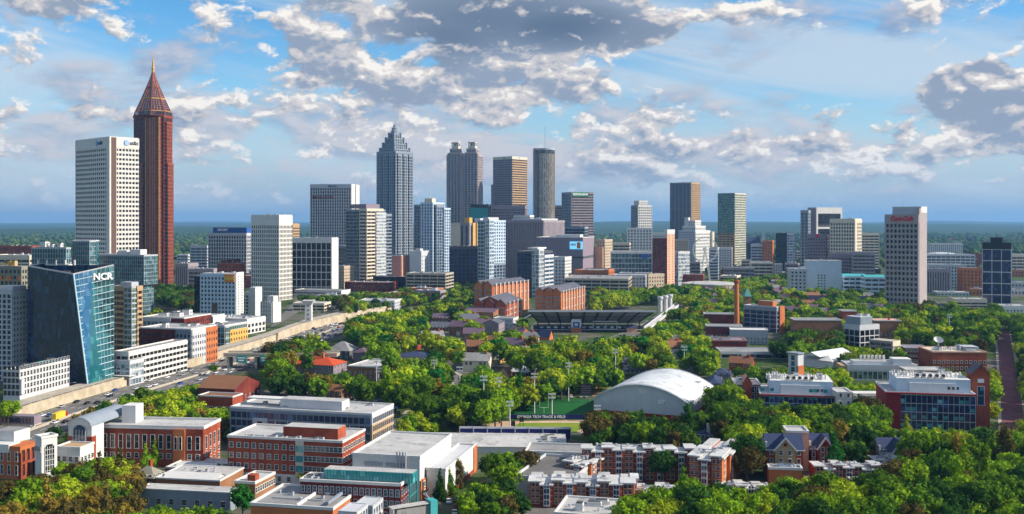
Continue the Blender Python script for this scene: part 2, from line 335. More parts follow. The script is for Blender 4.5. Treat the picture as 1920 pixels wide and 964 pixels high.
# ------------------------------------------------------------------ buildings
STY = {}
def sty(name, wallk, glassk, fh=3.8, bw=3.2, pf=.3, sf=.35, rd=.4, top=2.0, base=0.0, cw=0.0, roof='roofgrey'):
    STY[name] = dict(wall=wallk, glass=glassk, fh=fh, bw=bw, pf=pf, sf=sf, rd=rd, top=top, base=base, cw=cw, roof=roof)
class B:
    """A building standing on the ground: the corner nearest the eye at px xc and depth d, its front running left to px xl and its
    side running away to px xr, turned th degrees; local x runs -L..0 and local y 0..W."""
    def __init__(s, name, label, cat, xl, xc, xr, yt, d=None, yb=None, th=12, wid=None, dep=None, low=None, group=None, land=None, rec=True):
        s.d = d = d or D(yb); t = R(th); s.th = t
        Cx = X(xc, d); s.C = (Cx, d)
        u = (xl-960)/FPX
        s.L = wid or (Cx-u*d)/(math.cos(t)+u*math.sin(t))
        if dep is None:
            v = (xr-960)/FPX; den = math.sin(t)-v*math.cos(t)
            dep = (v*d-Cx)/den if den > .02 else 25
            dep = min(max(dep, 6), 90)
        s.W = dep; s.H = Z(yt, d)
        s.root = empty(name, (Cx, d, 0), -t); tag(s.root, label, cat, group)
        s.mb = {}; s.wins = []
        s.name = name
        if rec:
            FOOT.append((Cx, d, t, -s.L, 0, 0, s.W))
            SHOW.append((xl, yt, max(xr or xc, xc), low if low else min(PY(0, d), 2000), d))
        if land: LAND.append(((xl+max(xc, xr or xc))/2, d, land))
    def M(s, part): return s.mb.setdefault(part, MB())
    def mass(s, st, x0=None, x1=None, y0=None, y1=None, z0=0, z1=None, faces='frl', **ov):
        st = dict(STY[st]); st.update(ov)
        if s.d > 1250 and st['fh'] < 6: st['fh'] *= 1.3; st['bw'] *= 1.3
        x0 = -s.L if x0 is None else x0; x1 = 0 if x1 is None else x1
        y0 = 0 if y0 is None else y0; y1 = s.W if y1 is None else y1; z1 = s.H if z1 is None else z1
        g = s.M('glazing'); w = s.M('facade'); rd = st['rd']
        g.box(x0, x1, y0, y1, z0, z1-.05, st['glass'])
        zt = z1-st['top']; zb = z0+st['base']
        if st['top'] > 0: w.box(x0-rd*1.1, x1+rd*1.1, y0-rd*1.1, y1+rd*1.1, zt, z1, st['wall'], st['roof'])
        else: w.box(x0, x1, y0, y1, z1-.04, z1, st['wall'], st['roof'])
        if st['base'] > 0: w.box(x0-rd*1.1, x1+rd*1.1, y0-rd*1.1, y1+rd*1.1, z0, zb, st['wall'])
        nf = max(1, round((zt-zb)/st['fh'])); fh = (zt-zb)/nf
        sh = st['sf']*fh; r2 = rd*.8
        if st['sf'] > 0:
            for k in range(nf+1):
                a = max(zb, zb+k*fh-sh/2); b = min(zt, zb+k*fh+sh/2)
                w.box(x0-r2, x1+r2, y0-r2, y1+r2, a, b, st['wall'])
        if st['pf'] > 0:
            for f in faces:
                a0, a1 = (x0, x1) if f in 'fb' else (y0, y1)
                cw = st['cw']
                nb = max(1, round((a1-a0-2*cw)/st['bw'])); bw = (a1-a0-2*cw)/nb; pw = st['pf']*bw
                for k in range(nb+1):
                    c = a0+cw+k*bw; p0, p1 = c-pw/2, c+pw/2
                    if k == 0: p0, p1 = a0-(rd if f in 'fb' else 0), c+pw/2
                    if k == nb: p0, p1 = c-pw/2, a1+(rd if f in 'fb' else 0)
                    if f == 'f': w.box(p0, p1, y0-rd, y0, zb, zt, st['wall'])
                    if f == 'b': w.box(p0, p1, y1, y1+rd, zb, zt, st['wall'])
                    if f == 'r': w.box(x1, x1+rd, p0, p1, zb, zt, st['wall'])
                    if f == 'l': w.box(x0-rd, x0, p0, p1, zb, zt, st['wall'])
        return s
    def solid(s, key, x0=None, x1=None, y0=None, y1=None, z0=0, z1=None, part='wall', top=None):
        x0 = -s.L if x0 is None else x0; x1 = 0 if x1 is None else x1
        y0 = 0 if y0 is None else y0; y1 = s.W if y1 is None else y1; z1 = s.H if z1 is None else z1
        s.M(part).box(x0, x1, y0, y1, z0, z1, key, top); return s
    def flatroof(s, key='rooflight', pk='white', x0=None, x1=None, y0=None, y1=None, z=None, h=.9, ov=.25):
        x0 = -s.L if x0 is None else x0; x1 = 0 if x1 is None else x1
        y0 = 0 if y0 is None else y0; y1 = s.W if y1 is None else y1; z = s.H if z is None else z
        s.M('roof').box(x0+.3, x1-.3, y0+.3, y1-.3, z, z+.25, key)
        p = s.M('parapet')
        p.box(x0-ov, x1+ov, y0-ov, y0+.35, z-.02, z+h, pk); p.box(x0-ov, x1+ov, y1-.35, y1+ov, z-.02, z+h, pk)
        p.box(x0-ov, x0+.35, y0+.35, y1-.35, z-.02, z+h, pk); p.box(x1-.35, x1+ov, y0+.35, y1-.35, z-.02, z+h, pk)
        return s
    def units(s, n, seed=1, key='palegrey', z=None, x0=None, x1=None, y0=None, y1=None, sz=3.0, hh=2.0):
        x0 = -s.L if x0 is None else x0; x1 = 0 if x1 is None else x1
        y0 = 0 if y0 is None else y0; y1 = s.W if y1 is None else y1; z = (s.H+.2) if z is None else z
        r = random.Random(seed)
        m = MB(); m.box(-.5, .5, -.5, .5, 0, .85, key); m.box(-.42, .42, -.42, .42, .85, 1.0, 'darkgrey'); m.box(-.53, .53, -.3, .3, .2, .6, 'grey')
        me = m.mesh('rooftop_unit')
        mx, my = (x1-x0)*.12, (y1-y0)*.15
        if s.d < 1000:
            v = MB(); v.lathe([(.3,0),(.3,.7),(.5,.75),(.45,1.0)],'steel',8); vme = v.mesh('roof_vent')
            for i in range(5):
                o = bpy.data.objects.new('roof_vent', vme); COL.objects.link(o); o.parent = s.root; o.location = (r.uniform(x0+mx, x1-mx), r.uniform(y0+my, y1-my), z)
            q = MB(); yy = r.uniform(y0+my, y1-my); q.bar((x0+mx, yy, z+.35), (x1-mx*2, yy, z+.35), .3, .3, 'steel'); q.build('roof_pipe', s.root)
        for i in range(n):
            o = bpy.data.objects.new('rooftop_unit', me); COL.objects.link(o); o.parent = s.root
            o.location = (r.uniform(x0+mx+sz/2, x1-mx-sz/2), r.uniform(y0+my, y1-my), z)
            o.scale = (sz*r.uniform(.5, 1.3), sz*r.uniform(.5, 1.1), hh*r.uniform(.5, 1.2))
        return s
    def windows(s, face, cols, rows, w, h, z0, dz, a0=None, a1=None, y=0.0, x=0.0, frame='white', pane='gdark', arch=False, skip=()):
        """single windows on one wall: cols x rows, each a part of its own"""
        if face == 'f': a0 = -s.L if a0 is None else a0; a1 = 0 if a1 is None else a1
        else: a0 = 0 if a0 is None else a0; a1 = s.W if a1 is None else a1
        st = (a1-a0)/cols
        for r_ in range(rows):
            for c in range(cols):
                if c in skip: continue
                a = a0+(c+.5)*st; s.wins.append((face, a, z0+r_*dz, w, h, frame, pane, y if face == 'f' else x))
        return s
    def finish(s):
        for k, m in s.mb.items(): m.build(k.rstrip('0123456789'), s.root)
        cache = {}
        def wm(w, h, fk, pk, m=None, T=None):
            m = m or MB(); t = .16 if w > 1 else .1; o = (lambda p: p) if T is None else T
            def bx(x0, x1, y0, y1, z0, z1, k):
                b = len(m.v); i = m.k(k)
                m.v += [o(q) for q in [(x0,y0,z0),(x1,y0,z0),(x1,y1,z0),(x0,y1,z0),(x0,y0,z1),(x1,y0,z1),(x1,y1,z1),(x0,y1,z1)]]
                for q in ((0,1,5,4),(1,2,6,5),(2,3,7,6),(3,0,4,7),(0,3,2,1),(4,5,6,7)): m.f.append(tuple(b+j for j in q)); m.mi.append(i)
            bx(-w/2, w/2, -.05, 0, 0, h, pk)
            bx(-w/2-t, -w/2, -.25, 0, 0, h, fk); bx(w/2, w/2+t, -.25, 0, 0, h, fk)
            bx(-w/2-t*1.6, w/2+t*1.6, -.32, 0, -t, 0, fk); bx(-w/2-t, w/2+t, -.25, 0, h, h+t, fk)
            bx(-w/2, w/2, -.1, -.05, h*.5, h*.5+.09, fk)
            return m
        for i, (f, a, z, w, h, fk, pk, off) in enumerate(s.wins[:100]):
            key = (w, h, fk, pk)
            if key not in cache: cache[key] = wm(w, h, fk, pk).mesh('window')
            o = bpy.data.objects.new('window', cache[key]); COL.objects.link(o); o.parent = s.root
            if f == 'f': o.location = (a, off, z)
            else: o.location = (off, a, z); o.rotation_euler = (0, 0, R(90))
        if len(s.wins) > 100:
            m = MB()
            for (f, a, z, w, h, fk, pk, off) in s.wins[100:]:
                T = (lambda q, a=a, z=z, off=off: (q[0]+a, q[1]+off, q[2]+z)) if f == 'f' else (lambda q, a=a, z=z, off=off: (off-q[1], q[0]+a, q[2]+z))
                wm(w, h, fk, pk, m, T)
            tag(m.build('window', s.root), kind='stuff')
        return s
# ------------------------------------------------------------------ ground, far country, roads
def groundmat():
    m, N, p = mat_base('earth')
    g = N.node('ShaderNodeNewGeometry').outputs['Position']
    x, y, z = N.sep(g)
    dist = N.m('SQRT', N.m('ADD', N.m('MULTIPLY', x, x), N.m('MULTIPLY', y, y)))
    n1 = N.noise(g, .012, 4, .6); n2 = N.noise(g, .08, 4, .6); n3 = N.noise(g, .0016, 5, .6)
    vor = N.node('ShaderNodeTexVoronoi'); N.put(vor.inputs['Vector'], g); vor.inputs['Scale'].default_value = .06
    town = N.mix(N.ramp(n1, .38, .52), (.13, .12, .10), (.05, .085, .02))
    town = N.mix(N.ramp(n2, .55, .7), town, (.20, .18, .14))
    wood = N.mix(N.ramp(vor.outputs[0], .1, .75), (.060, .115, .022), (.012, .032, .012))
    wood = N.mix(N.ramp(n3, .50, .62), wood, N.mix(N.ramp(n2, .4, .6), (.035, .075, .02), (.02, .045, .018)))
    wood = N.mix(N.ramp(N.noise(g, .004, 6, .7), .64, .72), wood, (.22, .20, .17))
    N.put(p.inputs['Base Color'], N.mix(N.ramp(dist, 2200.0, 3200.0), town, wood)); p.inputs['Roughness'].default_value = 1
    p.inputs['Specular IOR Level'].default_value = .05
groundmat()
def simple(key, a, b, scale, rough=.95):
    m, N, p = mat_base(key); g = N.node('ShaderNodeNewGeometry').outputs['Position']
    N.put(p.inputs['Base Color'], N.mix(N.ramp(N.noise(g, scale, 5, .65), .35, .65), a, b)); p.inputs['Roughness'].default_value = rough
    p.inputs['Specular IOR Level'].default_value = .1
simple('asphalt', (.050,.050,.054), (.085,.083,.082), .09)
simple('asphaltlight', (.13,.125,.12), (.19,.18,.165), .08)
simple('pavement', (.36,.32,.26), (.46,.41,.33), .15)
simple('brickpaving', (.16,.06,.075), (.24,.10,.10), .2)
simple('turf', (.012,.09,.022), (.018,.12,.028), .05)
simple('meadow', (.14,.24,.02), (.24,.27,.03), .06)
simple('lawn', (.10,.17,.02), (.17,.21,.035), .08)
simple('dirt', (.32,.15,.06), (.42,.24,.11), .1)
simple('sandtrack', (.50,.33,.22), (.58,.42,.30), .1)
simple('mulch', (.20,.17,.05), (.30,.20,.05), .15)
simple('paint', (.7,.7,.68), (.8,.8,.78), .5)
simple('retaining', (.40,.33,.23), (.54,.46,.34), .12)
def ground():
    radii = [0, 150, 300, 500, 800, 1200, 1800, 2500, 3300, 4200, 5200, 6300, 7500, 9000, 10800, 13000, 15500, 18500, 22000, 26000, 31000, 38000]
    n = 240; V = [(0, 0, 0)]; F = []
    nz = np.random.default_rng(3); ph = nz.uniform(0, 6.28, (8, 2)); 
    for r in radii[1:]:
        for j in range(n):
            a = 2*math.pi*j/n; x, y = r*math.sin(a), r*math.cos(a)
            k = min(1, max(0, (r-4500)/9000))
            h = sum(math.sin(x/(2600/(1+q*.55))+ph[q][0])*math.cos(y/(3100/(1+q*.6))+ph[q][1])/(1+q*.6) for q in range(8))
            V.append((x, y, k*(48+34*h)*(.5 if r < 9000 else 1) if r > 4500 else 0))
    for j in range(n): F.append((0, 1+(j+1) % n, 1+j))
    for i in range(len(radii)-2):
        for j in range(n):
            a = 1+i*n; b = a+n; j2 = (j+1) % n; F.append((a+j, a+j2, b+j2, b+j))
    me = bpy.data.meshes.new('ground'); me.from_pydata(V, [], F); me.materials.append(MATS['earth']); me.update()
    o = bpy.data.objects.new('ground', me); COL.objects.link(o); tag(o, kind='structure')
    if me.polygons[50].normal.z < 0: me.flip_normals()
ground()
def sheet(name, pts, z, key, kind='structure'):
    m = MB(); a = sum(p[0]*q[1]-q[0]*p[1] for p, q in zip(pts, pts[1:]+pts[:1]))
    if a < 0: pts = pts[::-1]
    m.poly([(p[0], p[1], z) for p in pts], key)
    return tag(m.build(name), kind=kind)
def pxsheet(name, pp, z, key): return sheet(name, [tuple(P(a, b)[:2]) for a, b in pp], z, key)
def offset_line(pts, off):
    out = []
    for i, p in enumerate(pts):
        a = pts[max(0, i-1)]; b = pts[min(len(pts)-1, i+1)]
        dx, dy = b[0]-a[0], b[1]-a[1]; l = math.hypot(dx, dy)
        out.append((p[0]+dy/l*off, p[1]-dx/l*off))
    return out
def ribbon(mb, pts, o0, o1, z, key, zs=None):
    A = offset_line(pts, o0); C_ = offset_line(pts, o1)
    for i in range(len(pts)-1):
        za = zs[i] if zs else z; zb = zs[i+1] if zs else z
        mb.poly([(*A[i], za), (*C_[i], za), (*C_[i+1], zb), (*A[i+1], zb)], key)
def wallline(name, pts, off, z0, z1, t, key, label=None, zs=None):
    m = MB(); A = offset_line(pts, off); C_ = offset_line(pts, off+t)
    for i in range(len(pts)-1):
        a0, a1, b0, b1 = A[i], A[i+1], C_[i], C_[i+1]
        h0, h1 = (zs[i], zs[i+1]) if zs else (z1, z1)
        m.poly([(*a0, z0), (*a1, z0), (*a1, h1), (*a0, h0)], key); m.poly([(*b1, z0), (*b0, z0), (*b0, h0), (*b1, h1)], key)
        m.poly([(*a0, h0), (*a1, h1), (*b1, h1), (*b0, h0)], key)
    m.poly([(*A[0], z0), (*A[0], z1), (*C_[0], z1), (*C_[0], z0)], key)
    # buttress strips
    for i in range(len(pts)-1):
        L_ = math.dist(A[i], A[i+1]); n = int(L_/9)
        for q in range(n):
            f = (q+.5)/n; x, y = [A[i][k]*(1-f)+A[i+1][k]*f for k in (0, 1)]
            hz = (zs[i]*(1-f)+zs[i+1]*f) if zs else z1
            m.box(x-.45, x+.45, y-.45, y+.45, z0, hz+.25, key)
    o = m.build(name)
    return tag(o, label, 'wall')
def smooth(pts, k=3):
    for _ in range(k):
        o = [pts[0]]
        for a, b in zip(pts, pts[1:]): o += [(a[0]*.75+b[0]*.25, a[1]*.75+b[1]*.25), (a[0]*.25+b[0]*.75, a[1]*.25+b[1]*.75)]
        o.append(pts[-1]); pts = o
    return pts
ROADS = []
def road(name, pts, half, key='asphalt', z=.02, lanes=0, sidewalk=0, kerb=True):
    pts = smooth(pts, 2); m = MB(); ribbon(m, pts, -half, half, z, key)
    tag(m.build(name), kind='structure'); ROADS.append((pts, half+sidewalk))
    if lanes:
        m = MB(); w = 2*half/lanes
        for k in range(1, lanes):
            off = -half+k*w
            A = pts
            for i in range(len(A)-1):
                L_ = math.dist(A[i], A[i+1]); n = max(1, int(L_/12))
                for q in range(n):
                    f0, f1 = q/n, (q+.35)/n
                    a = (A[i][0]*(1-f0)+A[i+1][0]*f0, A[i][1]*(1-f0)+A[i+1][1]*f0); b = (A[i][0]*(1-f1)+A[i+1][0]*f1, A[i][1]*(1-f1)+A[i+1][1]*f1)
                    ribbon(m, [a, b], off-.12, off+.12, z+.006, 'paint')
        for off in (-half+.3, half-.5): ribbon(m, pts, off, off+.2, z+.006, 'paint')
        tag(m.build(name+'_markings'), kind='structure')
    if sidewalk:
        m = MB()
        for s_ in (-1, 1):
            a, b = sorted((s_*half, s_*(half+sidewalk)))
            ribbon(m, pts, a, b, .14, 'pavement')
            E = offset_line(pts, s_*half)
            for i in range(len(pts)-1): m.poly([(*E[i], 0), (*E[i+1], 0), (*E[i+1], .14), (*E[i], .14)], 'pavement')
        tag(m.build('pavement'), kind='structure')
    return pts
# the motorway running away on the left, eleven lanes either way of a median
HWY = road('motorway', [(-236,330),(-233,463),(-221,573),(-196,700),(-172,860),(-162,1010),(-128,1110),(-60,1260),(30,1420)], 21, 'asphaltlight', lanes=10)
m = MB(); ribbon(m, HWY, 15.5, 20.8, .026, 'asphalt'); tag(m.build('motorway_shoulder'), kind='structure')
wallline('retaining_wall', HWY[4:-9], -23.5, 0, 5.6, 1.2, 'retaining', 'long tan retaining wall with ribs along the far edge of the motorway')
wallline('median_barrier', HWY, -.4, 0, 1.1, .8, 'concrete', 'low concrete barrier along the middle of the motorway')
for o in SC.objects:
    if o.name.startswith('median_barrier'): o['category'] = 'barrier'
# frontage pavement above the wall
m = MB(); ribbon(m, HWY[2:-9], -36, -24.8, 0, 'pavement', zs=[5.5]*len(HWY[2:-9])); tag(m.build('frontage_pavement'), kind='structure')
# upper road on the embankment wall beyond the bridge, seen as the pale curve at px 520-760
RW = smooth([tuple(P(518,640)[:2]), tuple(P(560,622)[:2]), tuple(P(620,607)[:2]), tuple(P(680,597)[:2]), tuple(P(732,589)[:2])], 2)
wallline('retaining_wall', RW, 0, 0, 7, 1.5, 'retaining', 'curved pale tan wall rising beside the packed car lanes beyond the bridge')
# local streets
S1 = road('street', [(-62,455),(-55,500),(-38,540),(-28,585),(-30,640),(-60,720)], 4.5, 'asphaltlight', sidewalk=3)
S2 = road('street', [(-72,430),(-66,470),(-62,520)], 3, 'asphalt', sidewalk=0)
WALK = road('brick_walk', [tuple(P(1905,850)[:2]), tuple(P(1895,740)[:2]), tuple(P(1886,660)[:2]), tuple(P(1880,620)[:2])], 5.2, 'brickpaving', sidewalk=1.6)
S3 = road('avenue', [tuple(P(1130,645)[:2]), tuple(P(1215,612)[:2]), tuple(P(1262,580)[:2]), tuple(P(1290,560)[:2])], 8, 'asphaltlight', lanes=3)
S4 = road('avenue', [(-40,1160),(120,1190),(330,1240),(620,1300)], 7, 'asphalt', lanes=3)
S5 = road('avenue', [(420,1000),(520,1250),(600,1600)], 7, 'asphalt', lanes=3)
# car parks
PARK = {'lot_old_hall': [(418,735),(372,770),(440,800),(440,745)], 'lot_motorway': [(120,800),(60,815),(120,905),(250,870)]}
pxsheet('car_park', [(500,752),(372,752),(330,790),(430,800),(560,760)], .012, 'asphalt')
pxsheet('car_park', [(640,742),(700,770),(735,775),(735,740),(690,728)], .012, 'asphalt')
pxsheet('car_park', [(860,968),(880,930),(1010,922),(1080,968),(1080,1010),(860,1010)], .012, 'asphaltlight')
pxsheet('car_park', [(735,800),(760,770),(800,765),(810,790),(760,830),(740,840)], .014, 'pavement')
pxsheet('plaza', [(760,560),(560,585),(500,620),(520,600),(560,556),(640,548),(760,545)], .010, 'asphaltlight')
# sports ground
pxsheet('playing_field', [(872,787),(940,752),(985,742),(1110,750),(1112,786)], .015, 'turf')
pxsheet('grass_bank', [(860,800),(872,787),(940,752),(985,742),(975,735),(905,760),(850,790)], .010, 'lawn')
pxsheet('infield', [(935,812),(975,793),(1100,793),(1080,812)], .020, 'meadow')
pxsheet('running_track', [(880,812),(905,796),(940,790),(1100,788),(1105,795),(1090,815),(880,815)], .012, 'sandtrack')
pxsheet('dirt_bank', [(850,812),(880,795),(915,775),(880,812)], .022, 'dirt')
pxsheet('ball_field', [(1112,752),(1120,727),(1165,724),(1190,745),(1150,757)], .015, 'meadow')
pxsheet('ball_field_infield', [(1108,742),(1118,724),(1128,724),(1122,745)], .022, 'dirt')
pxsheet('lawn', [(735,830),(760,800),(830,790),(850,812),(840,835),(760,845)], .010, 'lawn')
pxsheet('lawn', [(1600,830),(1850,822),(1880,800),(1890,850),(1600,860)], .010, 'mulch')
for pp in ([(1325,700),(1480,700),(1480,690),(1340,690)], [(420,905),(480,905),(480,880),(430,880)]): pxsheet('paved_yard', pp, .012, 'asphalt')

def haze():
    m = MB(); MATS['hazevol'] = mm = bpy.data.materials.new('hazevol'); mm.use_nodes = True
    N = NT(mm.node_tree); o = N.node('ShaderNodeOutputMaterial'); v = N.node('ShaderNodeVolumePrincipled')
    v.inputs['Color'].default_value = (.27, .57, .97, 1); v.inputs['Density'].default_value = HAZE_D; v.inputs['Anisotropy'].default_value = .1
    N.l.new(v.outputs[0], o.inputs['Volume'])
    m.box(-40000, 40000, -40000, 40000, -90, 385, 'hazevol')
    tag(m.build('haze'), 'thin blue air lying over the whole city', 'haze', kind='stuff')
HAZE_D = 5.0e-5
haze()

# far woods beyond the city: thousands of rounded crowns as one mass
def icos(sub):
    import bmesh
    b = bmesh.new(); bmesh.ops.create_icosphere(b, subdivisions=sub, radius=1); me = bpy.data.meshes.new('t'); b.to_mesh(me)
    v = np.array([p.co[:] for p in me.vertices]); f = np.array([p.vertices[:] for p in me.polygons]); b.free(); bpy.data.meshes.remove(me)
    return v, f
def leafmat(key, attr, dark=.55):
    m = bpy.data.materials.new(key); m.use_nodes = True; N = NT(m.node_tree); o = N.node('ShaderNodeOutputMaterial')
    if attr: c = N.node('ShaderNodeAttribute', attribute_name='col').outputs['Color']
    else: c = N.node('ShaderNodeObjectInfo').outputs['Color']
    g = N.node('ShaderNodeNewGeometry').outputs['Position']
    f = N.m('MULTIPLY_ADD', N.noise(g, .7, 4, .75), 2.2, -.12)
    f = N.m('MAXIMUM', f, .25)
    n = N.node('ShaderNodeVectorMath', operation='SCALE'); N.put(n.inputs[0], c); N.put(n.inputs['Scale'], f)
    hs = N.node('ShaderNodeHueSaturation'); N.put(hs.inputs['Hue'], N.m('MULTIPLY_ADD', N.noise(g, .2, 3, .6), .07, .465)); N.put(hs.inputs['Color'], n.outputs[0])
    a = N.node('ShaderNodeBsdfDiffuse'); b = N.node('ShaderNodeBsdfTranslucent'); N.put(a.inputs[0], hs.outputs[0]); N.put(b.inputs[0], hs.outputs[0])
    mx = N.node('ShaderNodeMixShader'); mx.inputs[0].default_value = .25; N.l.new(a.outputs[0], mx.inputs[1]); N.l.new(b.outputs[0], mx.inputs[2])
    N.l.new(mx.outputs[0], o.inputs[0]); MATS[key] = m
leafmat('leaves', False); leafmat('leaves_mass', True)
def npmesh(name, V, F, cols, key):
    me = bpy.data.meshes.new(name); nv, nf, k = len(V), len(F), F.shape[1]
    me.vertices.add(nv); me.vertices.foreach_set('co', V.astype(np.float32).ravel())
    me.loops.add(nf*k); me.loops.foreach_set('vertex_index', F.astype(np.int32).ravel())
    me.polygons.add(nf); me.polygons.foreach_set('loop_start', np.arange(0, nf*k, k, dtype=np.int32)); me.polygons.foreach_set('loop_total', np.full(nf, k, np.int32))
    me.update(); me.validate()
    if cols is not None:
        at = me.attributes.new('col', 'FLOAT_COLOR', 'FACE'); at.data.foreach_set('color', cols.astype(np.float32).ravel())
    me.materials.append(MATS[key]); return me
def far_woods():
    v, f = icos(1)   # 12/42 verts
    n = 9000; dd = 1900*(7500/1900)**rng.uniform(0, 1, n); uu = rng.uniform(-.60, .60, n)
    cx, cyy = uu*dd, dd
    clump = np.sin(cx/170+1.3)*np.cos(cyy/260)+np.sin(cx/61)*np.cos(cyy/97+2)*.6
    keep = clump > rng.uniform(-1.6, .5, n) - (dd > 3800)*1.2
    keep &= ~((np.abs(uu) < .52) & (dd < 2700) & (rng.uniform(0, 1, n) < .7))
    cx, cyy, dd = cx[keep], cyy[keep], dd[keep]; n = len(cx)
    r = rng.uniform(6, 11, n)*(1+(dd-2000)/9000)
    jit = 1+rng.uniform(-.22, .22, (n, len(v)))
    V = v[None]*jit[:, :, None]*np.stack([r, r, r*.8], 1)[:, None]
    V[..., 0] += cx[:, None]; V[..., 1] += cyy[:, None]; V[..., 2] += (r*.75)[:, None]
    F = (f[None]+(np.arange(n)*len(v))[:, None, None]).reshape(-1, 3)
    pal = np.array([(.045,.10,.018), (.07,.13,.02), (.025,.065,.018), (.06,.085,.02), (.10,.15,.03)])
    c = pal[rng.integers(0, 5, n)]*rng.uniform(.8, 1.2, (n, 1)); C4 = np.concatenate([c, np.ones((n, 1))], 1)
    me = npmesh('far_woods', V.reshape(-1, 3), F, np.repeat(C4, len(f), 0), 'leaves_mass')
    o = bpy.data.objects.new('far_woods', me); COL.objects.link(o); tag(o, 'bluish green woods spreading out to the horizon beyond the towers', 'woods', kind='stuff')
far_woods()
# ------------------------------------------------------------------ skyline towers
#    name            wall        glass     fh   bw   pf   sf   rd  top base cw
sty('att',         'warmwhite','gblack',  6.2, 6.0,.20,.50,.9, 13, 0, 0, 'rooflight')
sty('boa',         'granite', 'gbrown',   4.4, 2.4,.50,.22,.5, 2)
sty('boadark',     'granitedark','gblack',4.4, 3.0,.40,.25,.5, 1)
sty('striped',     'palegrey','gbrown',   4.3, 3.1,.34,.24,.6, 4)
sty('finewhite',   'warmwhite','gbrown',   4.2, 2.3,.40,.30,.7, 12)
sty('darkgrid',    'white',   'gblack',   10.5,7.2,.11,.10,.6, 6)
sty('bands',       'cream',   'gbrown',   4.2, 8.0,.04,.45,.5, 3)
sty('bandsdark',   'bluegrey','gdark',    4.2, 6.0,.05,.25,.4, 3)
sty('bluegrid',    'bluegrey','gdark',    4.8, 4.6,.38,.30,.9, 4)
sty('condo',       'bluegrey','gblue',    3.4, 4.6,.18,.24,.8, 3)
sty('condowhite',  'paleblue','gblue',    3.4, 4.2,.26,.30,.9, 2)
sty('mauvegrid',   'stonerose',   'gblue',    4.2, 4.0,.44,.26,.8, 3)
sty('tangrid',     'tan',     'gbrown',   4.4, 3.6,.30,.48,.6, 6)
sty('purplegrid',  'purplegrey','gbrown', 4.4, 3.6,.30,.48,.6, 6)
sty('concbands',   'mauve',   'gbrown',   4.2, 5,  .06,.50,.6, 3)
sty('flutes',      'mauve',   'gdark',    30,  3.2,.62,.03,1.2, 4)
sty('darkglass',   'darkgrey','gnavy',    4.2, 4.2,.10,.12,.3, 3)
sty('blackglass',  'black',   'gblack',   4.2, 4.2,.12,.15,.3, 3)
sty('tealglass',   'steel',   'gteal',    4.0, 3.2,.10,.16,.25,1)
sty('paleglass',   'metalpale','gsky',    4.0, 3.4,.14,.30,.3, 2)
sty('greyglass',   'palegrey','gpale',    4.0, 3.0,.12,.28,.3, 2)
sty('silverbands', 'palegrey','gblue',    4.0, 9,  .05,.48,.5, 3)
sty('punchwhite',  'white',   'gdark',    3.6, 3.4,.50,.50,.4, 3, 0, 0, 'rooflight')
sty('punchbrick',  'brickdark','gdark',   3.6, 3.4,.52,.50,.4, 2)
sty('punchred',    'brickred','gdark',    3.8, 3.6,.55,.52,.4, 2, 0, 0, 'rooflight')
sty('punchorange', 'brickorange','gdark', 3.8, 3.6,.55,.52,.4, 2)
sty('punchbeige',  'beige',   'gdark',    3.6, 3.4,.55,.55,.4, 2)
sty('punchgrey',   'palegrey','gdark',    3.6, 3.4,.50,.50,.4, 2, 0, 0, 'rooflight')
sty('beigegrid',   'cream',   'gbrown',   5.0, 3.6,.36,.36,.9, 6)
sty('coke',        'coke',    'gblack',   6.3, 4.8,.36,.40,1.0,10)
sty('navy',        'palegrey','gnavy',    13,  9.5,.07,.08,.4, 1)
sty('deck',        'concrete','gblack',   3.4, 9,  .08,.42,.5, 1, 0, 0, 'concrete')
sty('decklight',   'warmwhite','gblack',  3.4, 5,  .12,.48,.5, 1.2, 0, 0, 'rooflight')
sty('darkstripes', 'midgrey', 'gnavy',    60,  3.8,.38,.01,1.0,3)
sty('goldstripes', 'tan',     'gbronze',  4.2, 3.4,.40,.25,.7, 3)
sty('residential', 'palegrey','gdark',    3.3, 3.2,.28,.28,.5, 2)

# --- white slab tower with the telephone company sign
b = B('office_tower', 'tall white tower with rows of dark windows and blue globe signs near its top', 'tower', 143, 206, 259, 257, d=1330, th=42, low=475, land='white tower with globe signs')
b.mass('att', x1=-7, faces='f'); b.mass('att', x0=-6.9, x1=0, y0=7, faces='r', fh=6.2, bw=4.6, pf=.28)
b.solid('warmwhite', -9, .9, -.9, 9, 0, b.H+.4, 'corner_pier'); b.solid('brown', .9, 1.2, 1.5, 8.2, 0, b.H, 'corner_recess')
b.flatroof('rooflight', 'white'); b.units(5, 3)
for f, x, y in (('f', -34, -1.3), ('r', 1.3, 22)):
    g = MB(); g.lathe([(.01, -1.1), (1.6, -.9), (3.0, -.5), (3.6, 0), (3.0, .5), (1.6, .9), (.01, 1.1)], 'logoblue', 20, cap=False)
    for q in (-2, -1, 0, 1, 2): g.box(-3.1+abs(q)*.5, 2.6-abs(q)*.6, q*1.1-.22, q*1.1+.22, .4, 1.15-abs(q)*.12, 'signwhite')
    o = g.build('globe_logo', b.root); zz = b.H-6.5
    if f == 'f': o.location = (x, y, zz); o.rotation_euler = (R(90), 0, 0)
    else: o.location = (x, y, zz); o.rotation_euler = (R(90), 0, R(90))
    text(b.root, 'at&t', 7.0, x+(10.5 if f == 'f' else 0), zz, y+(0 if f == 'f' else 10.5), f, 'lettersdark')
b.finish()
ant = MB(); ant.bar((-30, 8, b.H), (-30, 8, b.H+7), .3, .3, 'steel'); ant.build('antenna', b.root)

